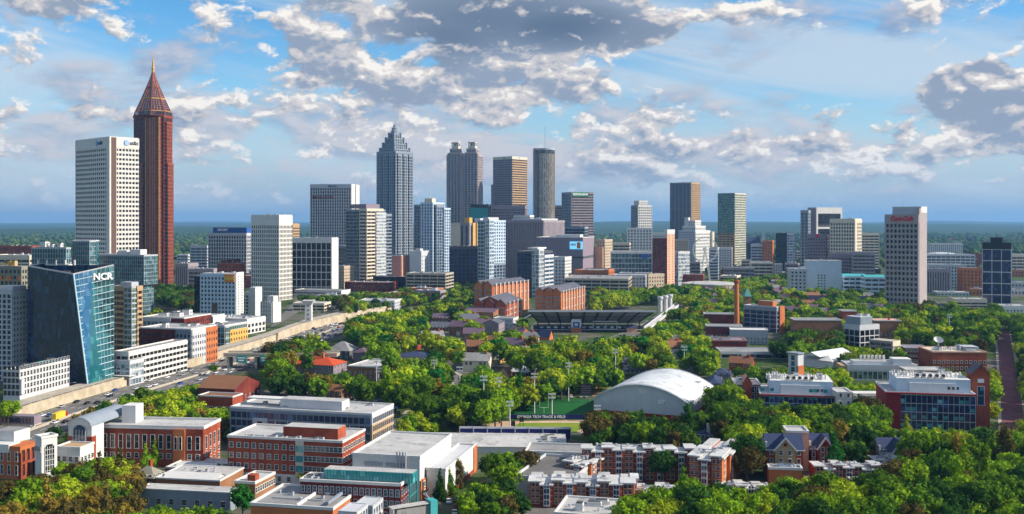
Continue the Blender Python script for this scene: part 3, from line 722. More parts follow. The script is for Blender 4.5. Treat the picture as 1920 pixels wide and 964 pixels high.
# --- red granite tower with lattice pyramid and gold spire
b = B('skyscraper', 'tallest red granite tower tapering to a lattice pyramid and thin gold spire', 'skyscraper', 246, 308, 328, 212, d=1536, th=13, low=530, land='red granite spire tower')
L, W = b.L, b.W
zs = Z(305, 1536); zt = b.H
x0, x1 = -L, 0
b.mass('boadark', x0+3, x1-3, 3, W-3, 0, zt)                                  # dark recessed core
b.mass('boa', x0, x1+1.5, 7, W-7, 0, zs, faces='rl'); b.mass('boa', x0+1, x1-.5, 7, W-7, zs, zt-12, faces='rl')
b.mass('boa', -29, -7, -3, W-4, 0, zt-6, faces='fr', bw=2.0)                  # projecting front bay
b.mass('boa', -46, -37, 0, W-2, 0, zs, faces='f')
for xx in (-29.6, -7.2): b.solid('gold', xx, xx+.8, -3.9, -3.2, 0, zt-6, 'gold_rib')
for xx in (-22, -18, -14): b.solid('gold', xx, xx+.5, -3.8, -3.4, 0, zt-6, 'gold_rib')
cx, cyc = (x0+x1)/2, W/2
def ring(r, z, n=8): return [(cx+r*1.18*math.cos(2*math.pi*(j+.5)/n), cyc+r*1.05*math.sin(2*math.pi*(j+.5)/n), z) for j in range(n)]
zp = Z(136, 1562); prof = [(0, 1.0), (.10, .94), (.12, .90), (.38, .62), (.40, .60), (.62, .38), (.64, .36), (.86, .15), (1, .05)]
pm = MB(); lm = MB()
for (a, ra), (c, rc) in zip(prof, prof[1:]):
    A, C_ = ring(24.5*ra, zt-3+(zp-zt+3)*a), ring(24.5*rc, zt-3+(zp-zt+3)*c)
    for j in range(8):
        j2 = (j+1) % 8; pm.poly([A[j], A[j2], C_[j2], C_[j]], 'gbrown')
        lm.bar(A[j], C_[j], 1.0, 1.0, 'granite'); lm.bar(A[j], A[j2], .8, .8, 'gold' if ra in (.62, .60, .94) else 'granite')
        if c-a > .1:
            for q in (1, 2, 3):
                s0 = Vector(A[j]).lerp(Vector(A[j2]), q/4); s1 = Vector(C_[j]).lerp(Vector(C_[j2]), q/4); lm.bar(s0, s1, .35, .35, 'pink')
            for q in (1, 2, 3, 4):
                s0 = Vector(A[j]).lerp(Vector(C_[j]), q/5); s1 = Vector(A[j2]).lerp(Vector(C_[j2]), q/5); lm.bar(s0, s1, .3, .3, 'pink')
b.mb['pyramid_glass'] = pm; b.mb['lattice'] = lm
b.M('crown_band').box(x0+1.5, x1-1.5, 1.5, W-1.5, zt-6, zt-3, 'granite')
sp = b.M('spire'); sp.lathe([(2.2, zp-3), (2.0, zp+4), (2.8, zp+5), (1.7, zp+8), (1.2, zp+16), (.6, zp+18), (.2, Z(98, 1562))], 'gold', 10, cx, cyc)
b.finish()

def tower(*a, st=None, roof=None, un=3, **k):
    mk = {q: k.pop(q) for q in ('fh','bw','pf','sf','top','rd','cw','base') if q in k}
    b = B(*a, **k)
    if st: b.mass(st, **mk)
    b.flatroof(*(roof or ('roofgrey', STY[st]['wall'] if st else 'white')))
    if un: b.units(un, int(a[3]))
    return b
def sidewall(b, key, part='side_wall', w=.6, z1=None, z0=0, y0=0, y1=None):
    b.solid(key, .05, w, y0, y1 if y1 else b.W, z0, z1 or b.H+.3, part)

b = tower('office_tower','tower with blue top storey and fine pale bands beyond the white hotel','tower',391,462,472,437,d=1650,th=10,st='striped',bw=3.4,fh=4.6,low=500,land='blue topped tower')
b.solid('bluepanel', -b.L+8, .8, -.9, b.W, b.H+.2, b.H+9, 'blue_crown', 'roofgrey'); text(b.root,'EMORY',5.4,-b.L*.62,b.H+4.8,-1.1,'f','signwhite')
b.finish()
b = tower('office_block','pale blue banded block beside the blue topped tower','office block',357,388,391,461,d=1750,th=10,st='silverbands',low=500); b.finish()
b = tower('office_tower','slender white tower of fine vertical fins beside the dark gridded building','tower',472,523,547,404,d=1290,th=22,st='finewhite',low=560,land='white finned tower',un=4); b.finish()
b = tower('office_building','dark gridded building framed in white with a blank white end wall','office building',547,621,633,447,d=1400,th=8,st='darkgrid',low=542,land='white framed dark grid building',un=6)
sidewall(b,'white',w=1.2); b.finish()
b = tower('podium','low white windowless podium under the dark gridded building','podium',552,640,657,546,d=1340,th=16,low=556,un=0)
b.solid('white',top='roofgrey'); b.windows('f',20,1,2.4,1.6,b.H-4,1,frame='grey'); b.finish()
b = tower('hotel_tower','wide striped tower with a blank white end wall and a dark red rooftop name','hotel',582,658,673,346,d=1900,th=8,st='striped',bw=3.6,fh=4.3,top=6,low=450,land='striped hotel slab')
sidewall(b,'white',w=1.2); b.solid('brown',1.25,1.4,b.W*.45,b.W*.55,0,b.H,'side_slot'); text(b.root,'Marriott',4.6,-b.L*.45,b.H-3,-1.4,'f','lettersdark'); text(b.root,'MARQUIS',8,-b.L*.69,b.H-24,-1.4,'f','redpanel',name='red_sign',sx=1.15); b.finish()
b = B('office_tower','cream banded tower with mirror glass wing standing before the stepped blue tower','tower',649,690,735,391,d=1600,th=30,low=520,land='cream banded tower')
b.mass('bandsdark', x1=-14, y1=b.W, z1=b.H-1, faces='f'); b.mass('bands', x0=-14, y0=-3, y1=b.W*.62, faces='fr'); b.mass('greyglass', x0=-20, x1=2, y0=b.W*.3, y1=b.W*.7, z1=b.H-6, faces='r', sf=.5); b.mass('bandsdark', x0=-12, x1=-1, y0=b.W*.7, z1=b.H-8, faces='r', sf=.4)
b.solid('purplegrey', -b.L+6, -6, 3, b.W*.6, b.H, b.H+7, 'roof_block'); b.units(3,5); b.finish()
# stepped postmodern tower
b = B('skyscraper','blue grey tower stepping up through tiers to a small lantern','skyscraper',707,742,774,283,d=2200,th=35,low=485,land='stepped blue grey tower')
L, W, H = b.L, b.W, b.H
b.mass('bluegrid', faces='fr')
for q in (.18, .5, .82):
    b.mass('bluegrid', -L*q-L*.09, -L*q+L*.09, -2.2, 4, 0, H-6, faces='f'); b.mass('bluegrid', -4, 2.2, W*q-W*.09, W*q+W*.09, 0, H-6, faces='r')
T = [(278,.08),(268,.16),(258,.24),(249,.33)]
zz = H
for py, f in T:
    z2 = Z(py, 2200); b.mass('bluegrid', -L*(1-f), -L*f, W*f, W*(1-f), zz, z2, faces='fr', top=1.5)
    for (a, c) in ((-L*(1-f)+2, W*f-1), (-L*f-2, W*f-1), (-L*f+1, W*(1-f)-2)): b.M('pinnacle').box(a-2.2, a+2.2, c-2.2, c+2.2, zz, z2+3, 'bluegrey')
    zz = z2
b.M('lantern').lathe([(9, zz), (9, zz+7), (7, zz+8), (7, zz+14), (4, zz+16), (3.5, zz+20), (1, zz+22), (.5, zz+26)], 'bluegrey', 16, -L/2, W/2); b.finish()
# twin crowned tower
b = B('skyscraper','twin crowned mauve tower with paired lantern tops and blue window strips','skyscraper',838,896,915,290,d=2300,th=14,low=400,land='twin crowned tower')
L, W, H = b.L, 40, b.H; b.W = W
b.mass('mauvegrid', faces='fr', bw=3.2); b.solid('mauve', -L*.52, -L*.46, -.6, 1, 0, H-14, 'centre_recess')
for a, c in ((-L*.96, -L*.56), (-L*.42, -L*.02)):
    b.mass('mauvegrid', a, c, -1.6, 26, 0, Z(286,2300), faces='fr', bw=5.5, pf=.35)
    b.mass('mauvegrid', a+4, c-4, 2, 24, Z(290,2300), Z(278,2300), faces='fr', top=3); mx = (a+c)/2
    b.solid('cream', mx-8, mx+8, 5, 21, Z(278,2300), Z(273,2300), 'crown_base')
    for sx in (-7, -2.4, 2.4, 7):
        for sy in (6, 20): b.solid('cream', mx+sx-.9, mx+sx+.9, sy-.9, sy+.9, Z(273,2300), Z(267,2300), 'crown_column')
    b.solid('gdark', mx-5, mx+5, 8, 18, Z(273,2300), Z(268,2300), 'lantern_glass'); b.solid('cream', mx-8.5, mx+8.5, 4.5, 21.5, Z(267.4,2300), Z(265.6,2300), 'crown_cap')
b.finish()
b = B('office_tower','brown and gold tower with small logos near its flat top','tower',925,960,988,293,d=2500,th=38,low=384,land='gold sided tower')
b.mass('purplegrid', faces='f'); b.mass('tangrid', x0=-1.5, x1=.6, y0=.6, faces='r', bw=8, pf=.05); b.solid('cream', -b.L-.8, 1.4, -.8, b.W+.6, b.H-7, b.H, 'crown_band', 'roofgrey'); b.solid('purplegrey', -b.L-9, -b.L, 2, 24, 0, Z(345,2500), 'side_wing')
text(b.root,'S',6,-b.L*.4,b.H-3.5,-1.4,'f','logoblue',name='logo',sx=1.6); text(b.root,'S',6,1.6,b.H-3.5,b.W*.45,'r','logoblue',name='logo',sx=1.6); b.units(4,9); b.finish()
# round hotel
root = empty('hotel_tower', (X(1022,2300), 2300, 0)); tag(root, 'slim round bronze glass hotel tower with a mast on its roof', 'hotel'); LAND.append((1022,2300,'round bronze hotel tower'))
h = Z(279,2300); r = 21
m = MB(); m.lathe([(r,0),(r,h-12)],'gpale',32); m.build('glass_drum',root)
m = MB()
for j in range(32):
    a = 2*math.pi*j/32; m.bar((r*math.cos(a)*1.01,r*math.sin(a)*1.01,0),(r*math.cos(a)*1.01,r*math.sin(a)*1.01,h-12),1.9,1.9,'beige')
m.build('fins',root)
m = MB(); m.lathe([(r+.3,h-12),(r+1.2,h-11),(r+1.2,h-4),(r+.4,h-3)],'gdark',32); m.lathe([(r+.6,h-4),(r+.6,h)],'steel',32); m.build('restaurant_drum',root)
m = MB(); m.box(-27,-19,-6,14,0,h+1,'mauve'); m.box(-19,-14,-16,-9,0,h-6,'gbrown'); m.box(-27.2,-25,-6.3,-6,0,h,'cream'); m.build('lift_shaft',root)
m = MB(); m.bar((0,0,h),(0,0,Z(236,2300)),.8,.8,'steel'); m.bar((-5,0,h),(-5,0,h+8),.5,.5,'steel'); m.build('mast',root)
b = B('office_tower','dark banded tower with a green name band across its top','tower',1054,1071,1112,360,d=2100,th=68,dep=None,low=418,land='green signed tower')
b.mass('bluegrid', faces='f'); b.mass('concbands', x0=-2, x1=.8, y0=.5, faces='r', sf=.46); b.solid('signgreen', .9, 1.8, 2, b.W*.78, b.H-9, b.H-.5, 'sign_band'); text(b.root,'REGIONS BANK',6.2,1.95,b.H-4.8,b.W*.40,'r','signwhite',sx=.78,bold=.03); b.solid('mauve', -b.L, 1, 0, b.W, b.H-.4, b.H, 'roof', 'roofgrey'); b.finish()
tower('office_block','brown banded block just behind the green signed tower','office block',1040,1054,1060,386,d=2400,th=10,dep=25,st='concbands',low=412,un=1).finish()
for a in [
 ('office_block','dull brown block behind the teal topped building','office block',842,880,884,399,2350,8,'concbands',415),
 ('office_block','wide brown block with overhanging roof below the gold sided tower','office block',922,984,989,386,2150,6,'purplegrid',410),
]: tower(*a[:7], d=a[7], th=a[8], dep=30, st=a[9], low=a[10]).finish()
b = tower('office_block','teal glass topped block with a black roof band','office block',882,915,922,384,d=2050,th=10,dep=30,st='blackglass',low=410,un=2); b.solid('teal', -b.L-.6, -1, -1, 2, b.H-28, b.H-6, 'teal_panel'); b.finish()
b = B('office_block','cream block with dark vertical slots and golden end','office block',845,880,905,418,d=1750,th=30,low=462,land='golden slotted block')
b.mass('flutes', fh=50, bw=9, pf=.62); b.solid('cream', -b.L, -b.L*.45, -2, 4, 0, b.H, 'blank_pier')
for q in (.15,.45,.75): b.solid('ochre', .5, 3.4, b.W*q, b.W*(q+.17), 0, b.H, 'golden_pier')
b.solid('ochre', -12, -2, 3, 13, b.H, b.H+9, 'penthouse'); b.solid('paleblue', -6, 6, b.W*.6, b.W, b.H, b.H+8, 'penthouse_wing'); b.finish()
# blue condominium
b = B('apartment_tower','pale blue glass apartment tower with balconies and a white spire','apartment tower',776,818,842,382,d=1500,th=28,low=505,land='pale blue apartment tower')
L, W, H = b.L, b.W, b.H
b.mass('condo', -L, -L*.62, 2, W, 0, H-1, faces='f', bw=3.4); b.mass('condowhite', -L*.62, -L*.12, -2.5, W*.8, 0, H+2, faces='fr', bw=3.8, pf=.4); b.mass('condo', -L*.14, 0, 1, W*.55, 0, H-2, faces='fr'); b.mass('condowhite', -L*.3, 1.2, W*.55, W, 0, H-6, faces='r')
b.solid('cream', -L*.55, -L*.22, 2, 12, H+2, H+8, 'roof_block'); b.M('spire').bar((-L*.4,7,H+8),(-L*.4,7,Z(357,1500)),.7,.7,'white'); b.finish()
b = tower('apartment_block','slim pink block with cream ribs in front of the stepped tower','apartment block',735,752,769,480,d=1500,th=20,low=515,un=1); b.solid('pink',top='roofgrey')
for q in range(4): b.solid('peach', .05, 1, b.W*(q+.2)/4, b.W*(q+.6)/4, 0, b.H, 'rib')
b.finish()
b = tower('apartment_block','plain pale grey block with tiny windows beside the slim pink one','apartment block',768,790,804,472,d=1400,th=20,low=515,un=2); b.solid('palegrey',top='rooflight'); b.windows('r',3,10,1.6,1.8,4,5.2,frame='grey'); b.solid('palegrey',-b.L*.6,-3,3,12,b.H,b.H+4,'penthouse'); b.finish()
b = B('apartment_tower','teal and white glass apartment tower with zigzag balconies','apartment tower',896,917,946,413,d=1400,th=38,low=522,land='teal zigzag apartment tower')
b.mass('tealglass', faces='f', bw=3.6, sf=.3); b.mass('condowhite', x0=-2, x1=.6, y0=b.W*.25, z0=b.H*.42, faces='r', bw=4, pf=.45, sf=.45); b.mass('condo', x0=-2, x1=.4, y0=b.W*.25, z1=b.H*.42, faces='r'); b.mass('paleglass', x0=-6, x1=1.4, y0=-1, y1=b.W*.25, z1=b.H+2, faces='fr'); b.solid('palegrey',-b.L*.7,-5,4,b.W*.8,b.H,b.H+4,'roof_block'); b.finish()
b = tower('office_building','dark navy glass block at the foot of the golden slotted block','office building',843,896,902,463,d=1450,th=6,dep=30,st='darkglass',low=520,land='dark navy block'); b.solid('steel',-b.L-.5,.5,-.6,2,9,11,'ledge'); b.finish()
b = B('office_block','broad mauve block of vertical concrete flutes behind the teal tower','office block',943,1018,1057,413,d=1800,th=28,low=445,land='fluted mauve block')
b.mass('flutes', faces='f'); b.mass('flutes', x0=-1, x1=.6, y0=1, faces='r', bw=5, pf=.7); b.solid('palegrey',-b.L*.8,-4,3,b.W*.8,b.H,b.H+3,'roof_deck','rooflight'); b.units(5,12,z=b.H+3,sz=6); b.mass('punchwhite',-b.L*.75,-b.L*.35,4,20,b.H+3,b.H+9,faces='f'); b.finish()
b = tower('office_block','low dark flat topped block below the green signed tower','office block',1030,1096,1124,426,d=1950,th=14,dep=40,st='bandsdark',low=443,un=2); b.finish()
b = tower('exhibition_hall','large windowless mauve hall carrying a blue video screen','hall',1005,1093,1120,446,d=1620,th=16,low=500,un=4,land='mauve hall with video screen'); b.solid('purplegrey',top='roofgrey'); b.solid('darkgrey',-b.L-1,1,-1,b.W,b.H*.56,b.H*.60,'ledge')
b.M('video_screen').box(-21,-.5,-1.6,-.2,b.H-18,b.H-6,'screen'); b.M('video_screen').box(-9.5,-3.5,-1.75,-1.6,b.H-17,b.H-7,'orange'); b.M('video_screen').box(-20,-11,-1.75,-1.6,b.H-12.5,b.H-9,'signwhite'); b.solid('white',-b.L*.6,-6,6,30,b.H,b.H+5,'roof_block'); b.finish()
b = tower('office_block','peach stepped concrete block at the end of the mauve hall','office block',1119,1134,1154,450,d=1700,th=30,dep=30,st='punchbeige',low=478); b.solid('peach', -b.L-3,-2,-4,2,0,b.H-12,'stair_wing'); b.finish()
tower('hotel','white gridded hotel with a bright blue flank below the mauve hall','hotel',1034,1059,1071,483,d=1450,th=20,st='punchwhite',low=512,un=1).finish()
b = B('office_building','blue glass office with silver banded end and white crown frame','office building',970,1010,1036,470,d=1330,th=26,low=530,land='blue office with silver bands')
b.mass('darkglass', faces='f', z1=b.H-1, fh=3.8); b.mass('silverbands', x0=-8, x1=1.2, y0=b.W*.35, z1=b.H-6, faces='r'); b.mass('greyglass', x0=-9, x1=.5, y0=-.6, y1=b.W*.35, z1=b.H+2, faces='fr'); b.solid('white',-b.L*.5,-1,-.8,b.W*.6,b.H+2,b.H+4,'crown_frame'); b.finish()
b = tower('convention_centre','long low green mirrored building with a purple sign','convention centre',1147,1222,1226,473,d=1500,th=4,dep=50,low=505,un=5,land='green mirrored building'); b.mass('tealglass', fh=8, bw=5, rd=.3); b.solid('palegrey',-b.L,0,-.5,.2,b.H-2.5,b.H,'cornice'); b.M('purple_sign').lathe([(4.2,0),(4.2,.6)],'bluepanel',20); 
b.finish()
for o in b.root.children:
    if o.name.startswith('purple_sign'): o.location = (-10, -.6, b.H-6); o.rotation_euler = (R(90),0,0); o.scale = (1.3,.8,1)
b = B('office_tower','white stepped tower with a dark left flank on a wider base','tower',1184,1196,1222,385,d=2400,th=62,low=425,land='white stepped tower')
b.mass('bluegrid', faces='f'); b.mass('punchwhite', x0=-2, x1=.8, y0=.5, faces='r', fh=4.6, bw=4.4, sf=.4, pf=.4); b.mass('punchwhite', -b.L*.8, -1, 4, b.W*.75, b.H, b.H+11, faces='fr', top=3); b.finish()
tower('office_block','broad white block forming the lower part before the white stepped tower','office block',1176,1222,1226,428,d=2250,th=5,dep=30,st='punchwhite',low=460,fh=5,bw=5).finish()
b = B('apartment_tower','dark brick tower with a beige side and arcaded white top','apartment tower',1224,1250,1264,436,d=1430,th=30,low=520,land='brick and beige tower')
b.mass('punchbrick', faces='f', z1=b.H-8, fh=3.6, bw=3.2); b.mass('punchwhite', x0=-b.L, x1=-.5, y0=.3, y1=8, z0=b.H-8, z1=b.H, faces='f', fh=7, bw=2.6); b.solid('peach', -.6, .7, .3, b.W, 0, b.H-2, 'beige_flank', 'roofgrey'); b.windows('r',2,24,1.4,1.6,3,3.6,x=.7,frame='brown'); b.solid('white', -4,1,0,b.W,b.H-2,b.H+4,'lift_head'); b.finish()
tower('office_building','squat green grey glass building leaning against the brick and beige tower','office building',1262,1272,1293,473,d=1480,th=48,st='greyglass',low=518,un=2).finish()
b = B('office_tower','tall dark striped tower with an orange lit end','tower',1257,1295,1312,342,d=2600,th=32,low=405,land='dark striped tower')
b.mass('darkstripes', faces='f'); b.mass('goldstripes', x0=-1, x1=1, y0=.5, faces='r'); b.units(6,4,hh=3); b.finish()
b = B('office_building','white ziggurat building stepping down beside the observation wheel','office building',1273,1303,1331,432,d=2050,th=38,low=460,land='white ziggurat building')
b.mass('punchgrey', faces='f', z1=b.H); b.mass('punchwhite', x0=-2, x1=1, y0=.5, faces='r', fh=5, bw=3.4, z1=b.H-2); b.mass('punchwhite', -b.L*.8, 0, 2, b.W*.7, b.H, b.H+9, faces='fr'); b.mass('punchwhite', -b.L*.6, -2, 4, b.W*.45, b.H+9, b.H+20, faces='fr'); b.solid('white', -b.L*.7,-b.L*.45,3,10,b.H+9,b.H+26,'turret'); b.solid('cream',-3,6,b.W,b.W+8,0,b.H-3,'yellow_annexe'); b.finish()
b = B('office_tower','mirror glass tower split into green and silver faces','tower',1346,1377,1398,362,d=2300,th=34,low=470,land='green mirror tower')
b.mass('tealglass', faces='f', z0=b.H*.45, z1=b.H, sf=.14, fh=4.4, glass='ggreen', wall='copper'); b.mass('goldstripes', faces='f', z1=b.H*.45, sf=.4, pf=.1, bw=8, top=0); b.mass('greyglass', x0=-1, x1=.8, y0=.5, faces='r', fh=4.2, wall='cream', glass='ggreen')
for a, c in (((-b.L+2,b.H-3),(-b.L*.5,b.H-44)),((-2,b.H-3),(-b.L*.5,b.H-44))): b.M('chevron').bar((a[0],-.9,a[1]),(c[0],-.9,c[1]),.8,.8,'darkgrey')
b.finish()
b = B('office_tower','white framed twin slab with a broad dark glass front','tower',1516,1530,1578,389,d=2000,th=70,low=436,land='white framed twin slab')
b.mass('flutes', faces='f'); b.solid('white', .1, 1.6, 0, b.W, b.H-12, b.H, 'top_frame', 'rooflight'); b.solid('white', .1, 1.6, 0, 3.5, 0, b.H-12, 'edge_frame'); b.solid('white', .1, 1.6, b.W-3.5, b.W, 0, b.H-12, 'edge_frame'); b.mass('blackglass', x0=-1, x1=.9, y0=3.5, y1=b.W-3.5, z1=b.H-12, faces='r', sf=.2)
b.solid('white', .9,1.4, 3.5,b.W-3.5, b.H-42,b.H-38,'mid_band'); b.solid('white',-b.L,0,0,b.W,b.H-.3,b.H,'roof','rooflight'); b.finish()
tower('office_tower','narrow slate blue slab attached to the white framed slab','tower',1502,1515,1518,395,d=1980,th=30,dep=18,st='bluegrid',low=470,un=1).finish()
b = tower('office_block','dark gridded block with a small red logo below the white framed slab','office block',1514,1548,1558,440,d=1900,th=28,dep=22,st='purplegrid',low=478,un=2); b.M('red_logo').lathe([(3.4,0),(3.4,.5)],'signred',18); b.finish()
for o in b.root.children:
    if o.name.startswith('red_logo'): o.location = (-b.L*.45,-1,b.H-2.5); o.rotation_euler = (R(90),0,0)
b = tower('office_tower','cream tower with a fine square window grid','tower',1557,1602,1615,411,d=1850,th=33,st='beigegrid',low=476,land='cream gridded tower'); b.solid('cream',.9,1.6,0,b.W*.2,0,b.H,'edge_pier'); b.finish()
tower('office_block','beige banded block under a dark roof beyond the cream gridded tower','office block',1612,1648,1652,438,d=2050,th=4,dep=30,st='bands',low=466,un=2).finish()
b = B('office_tower','pinkish grey tower of deep square windows with a red script sign','tower',1661,1721,1736,402,d=1170,th=38,low=572,land='tower with red script sign')
b.mass('coke', faces='fr'); b.solid('coke', -.5, 1.2, 2, b.W, 0, b.H+7, 'stair_flank'); b.solid('steel', -b.L+5, 0, 8, b.W*.9, b.H, b.H+9, 'penthouse', 'rooflight'); b.solid('white', -b.L*.45, 1.3, 9, b.W, b.H+2, b.H+9, 'white_penthouse_wall','rooflight')
text(b.root,'Coca-Cola',7.6,-b.L*.5,b.H-5,-1.5,'f','signred',shear=.35,bold=.05,name='script_sign',sx=.78); b.units(3,8); b.M('antenna').bar((-20,10,b.H+9),(-20,10,b.H+20),.3,.3,'steel'); b.finish()
b = B('office_tower','isolated dark blue glass tower gridded by thin pale lines','tower',1842,1896,1898,460,d=1200,th=27,dep=26,low=570,land='dark blue gridded tower')
b.mass('navy', faces='flr', z1=b.H-5, top=0); b.solid('black', z0=b.H-5, z1=b.H+3, part='louvred_top'); b.solid('black', -b.L*.72, -b.L*.3, 3, 18, b.H+3, b.H+9, 'penthouse'); b.finish()

# --- observation wheel
root = empty('observation_wheel', (X(1322,1700), 1700, 0), R(8)); tag(root, 'white observation wheel with fine spokes standing among the downtown blocks', 'ferris wheel'); LAND.append((1322,1700,'white observation wheel'))
rw, zc = 21, Z(468,1700); m = MB()
for rr, yy in ((rw,-1),(rw,1),(rw-1.2,0)):
    for j in range(36):
        a, c = 2*math.pi*j/36, 2*math.pi*(j+1)/36; m.bar((rr*math.cos(a),yy,zc+rr*math.sin(a)),(rr*math.cos(c),yy,zc+rr*math.sin(c)),.4,.4,'white')
m.build('rim',root); m = MB()
for j in range(18):
    a = 2*math.pi*j/18; m.bar((0,0,zc),(rw*math.cos(a),0,zc+rw*math.sin(a)),.22,.22,'white')
m.build('spokes',root); m = MB(); m.lathe([(3.4,-1),(3.4,1)],'white',20); o = m.build('hub',root); o.location = (0,1,zc); o.rotation_euler = (R(90),0,0)
for s_ in (-1,1):
    m = MB(); m.bar((0,s_*2.5,zc),(9,s_*3,0),.9,.9,'white'); m.bar((0,s_*2.5,zc),(-9,s_*3,0),.9,.9,'white'); m.build('support_leg',root)
gm = MB(); gm.box(-1,1,-.9,.9,-2.4,-.4,'gpale'); gm.box(-1.1,1.1,-1,1,-.4,-.1,'white'); gme = gm.mesh('gondola')
for j in range(24):
    a = 2*math.pi*j/24; o = bpy.data.objects.new('gondola', gme); COL.objects.link(o); o.parent = root; o.location = ((rw+.3)*math.cos(a),0,zc+(rw+.3)*math.sin(a))
# ------------------------------------------------------------------ middle distance, left: glass quarter beside the motorway
sty('ncrback', 'steel', 'gteal', 4.2, 2.6, .10, .08, .3, 1.5)
b = B('office_building','dark banded glass block with white rooftop pipes behind the slanted glass building','office building',60,124,128,464,d=900,th=12,low=492); b.mass('ncrback', faces='fr'); b.units(7,21,'white',sz=4,hh=5)
b.M('terrace').box(-b.L-.8,2,-1.2,b.W,b.H-16,b.H-15,'white')
for q in range(5): b.M('terrace').box(-b.L+6+q*9,-b.L+7.4+q*9,-1.4,0,b.H-22,b.H-11,'white')
b.finish()
b = B('office_building','round cornered grey glass block under the tall white tower','office building',124,168,180,451,d=960,th=20,low=470); b.M('glazing').lathe([(12,0),(12,b.H-1)],'gteal',24,-b.L+12,12); b.mass('ncrback', x0=-b.L+12, faces='fr'); b.M('facade').lathe([(12.3,b.H-1),(12.3,b.H)],'white',24,-b.L+12,12)
for j in range(16): a=math.pi*(.9+.9*j/15); b.M('facade').bar((-b.L+12+12.1*math.cos(a),12+12.1*math.sin(a),0),(-b.L+12+12.1*math.cos(a),12+12.1*math.sin(a),b.H),.25,.25,'steel')
b.finish()
b = B('office_building','dark teal glass slab with an overhanging upper half','office building',160,270,295,478,d=1010,th=22,low=575,land='dark teal glass slab')
b.mass('ncrback', z0=b.H*.56, faces='fr'); b.mass('ncrback', x1=-4, y0=1.5, y1=b.W-1, z1=b.H*.56, faces='fr', top=1); b.solid('white',-b.L*.5,-b.L*.35,5,14,b.H,b.H+4,'penthouse','white'); b.solid('white',-b.L*.3,-b.L*.12,5,14,b.H,b.H+5,'penthouse','white'); b.finish()
b = B('apartment_tower','tan and green glass tower beside the slanted glass building','apartment tower',206,247,265,537,d=790,th=20,low=640,land='tan and green glass tower')
b.mass('bands', faces='f', x1=-b.L*.35, sf=.4, wall='tan', fh=4.2); b.mass('tealglass', x0=-b.L*.35, faces='fr', y1=b.W*.55, sf=.3, glass='ggreen'); b.mass('bands', x0=-6, x1=.6, y0=b.W*.5, faces='r', wall='tan', sf=.45, fh=4.2, bw=4, pf=.25); b.solid('ochre',-b.L-.6,-b.L+4,-.8,6,0,b.H*.85,'ochre_pier'); b.solid('steel',-b.L*.6,-2,2,10,b.H,b.H+3,'roof_block'); b.finish()
b = B('office_building','olive grey gridded block with some orange panels behind the white apartments','office building',-30,40,47,499,d=760,th=12,low=540)
b.mass('punchgrey', faces='fr', wall='olivegrey', fh=4.4, bw=3.4, pf=.4, sf=.45)
for q in (0,2,3,6): b.M('orange_panel').box(-18+q*2.6,-16.4+q*2.6,-.55,-.3,b.H-11,b.H-7.5,'orange')
b.units(4,3,'ochre',hh=4); b.finish()
b = B('apartment_tower','white apartment tower with dark window columns at the photo edge','apartment tower',-30,22,52,545,d=640,th=14,low=700,land='white apartment tower')
b.mass('residential', faces='f', wall='palegrey'); b.mass('punchwhite', x0=-1, x1=.5, y0=.4, faces='r', fh=3.3, bw=3.0); 
for k in range(12): b.M('balcony').box(.5,2.0,b.W-3,b.W-.5,3+k*3.5,3.2+k*3.5,'palegrey'); b.M('balcony').box(1.9,2.0,b.W-3,b.W-.5,3.2+k*3.5,4.2+k*3.5,'steel')
b.solid('white',-14,-1,2,14,b.H,b.H+2.5,'roof_block'); b.finish()
b = B('apartment_building','white low apartment building with green ground floor glass beside the motorway','apartment building',6,37,130,697,d=544,th=10,low=765,land='white low apartment building')
b.solid('white', part='wall', top='roofgrey'); b.flatroof('roofgrey','white'); b.windows('r',16,5,1.5,2.2,7.5,3.3,frame='palegrey'); b.windows('f',4,5,1.6,2.2,7.5,3.3,frame='midgrey')
b.mass('tealglass', x0=-2, x1=.3, y0=2, y1=b.W-2, z1=4.5, faces='r', glass='ggreen', top=.4, bw=2.5)
b.M('balcony').box(.02,1.2,-.2,2.5,8,b.H-4,'palegrey'); b.units(6,5,'brown'); b.M('roof_garden').box(-8,-1,12,b.W-8,b.H+.9,b.H+1.5,'copper'); b.finish()
# slanted glass building
def patch(m, fr, p00, p10, p11, p01, nx, nz, key, fkey, w=.18, jit=None):
    p00, p10, p11, p01 = map(Vector, (p00, p10, p11, p01))
    q = lambda u, v: (p00*(1-u)+p10*u)*(1-v)+(p01*(1-u)+p11*u)*v
    m.poly([p00, p10, p11, p01], key)
    for k in range(1, nz): fr.bar(q(0, k/nz), q(1, k/nz), w*1.4, w*1.4, fkey)
    for k in range(nx+1): fr.bar(q(k/nx, 0), q(k/nx, 1), w, w, fkey)
root = empty('office_building', (0,0,0)); tag(root, 'slanted dark and bright blue glass building carrying white initials', 'office building')
def at(px, py, d): return Vector((X(px, d), d, Z(py, d)))
Lb, Lt = at(53,800,640), at(45,499,640); Lb.z = 0; Lt = Vector((Lb.x, Lb.y, Z(499,640)))
Cb = Vector((X(166,594),594,0)); f_ = .80; Ct = Lb.lerp(Cb, .76); Ct.z = Z(514, Ct.y)
Rb = Vector((X(213,622),622,0)); Rt = Vector((Rb.x,Rb.y,Z(497,622)))
Bk = Vector((Rb.x-60, Rb.y+42, 0)); BkT = Vector((Bk.x,Bk.y,Rt.z-2)); Lk = Vector((Lb.x-8,Lb.y+38,0)); LkT = Vector((Lk.x,Lk.y,Lt.z))
g = MB(); fr = MB()
up = Vector((0,0,6))
patch(g, fr, Lb, Cb, Ct, Lt, 22, 18, 'gncr_dark', 'navy', .12)
g2 = MB(); mid = Ct.lerp(Rt, .45)
Rm = Rb.lerp(Rt,.18); Cm = Cb.lerp(Ct,.12)
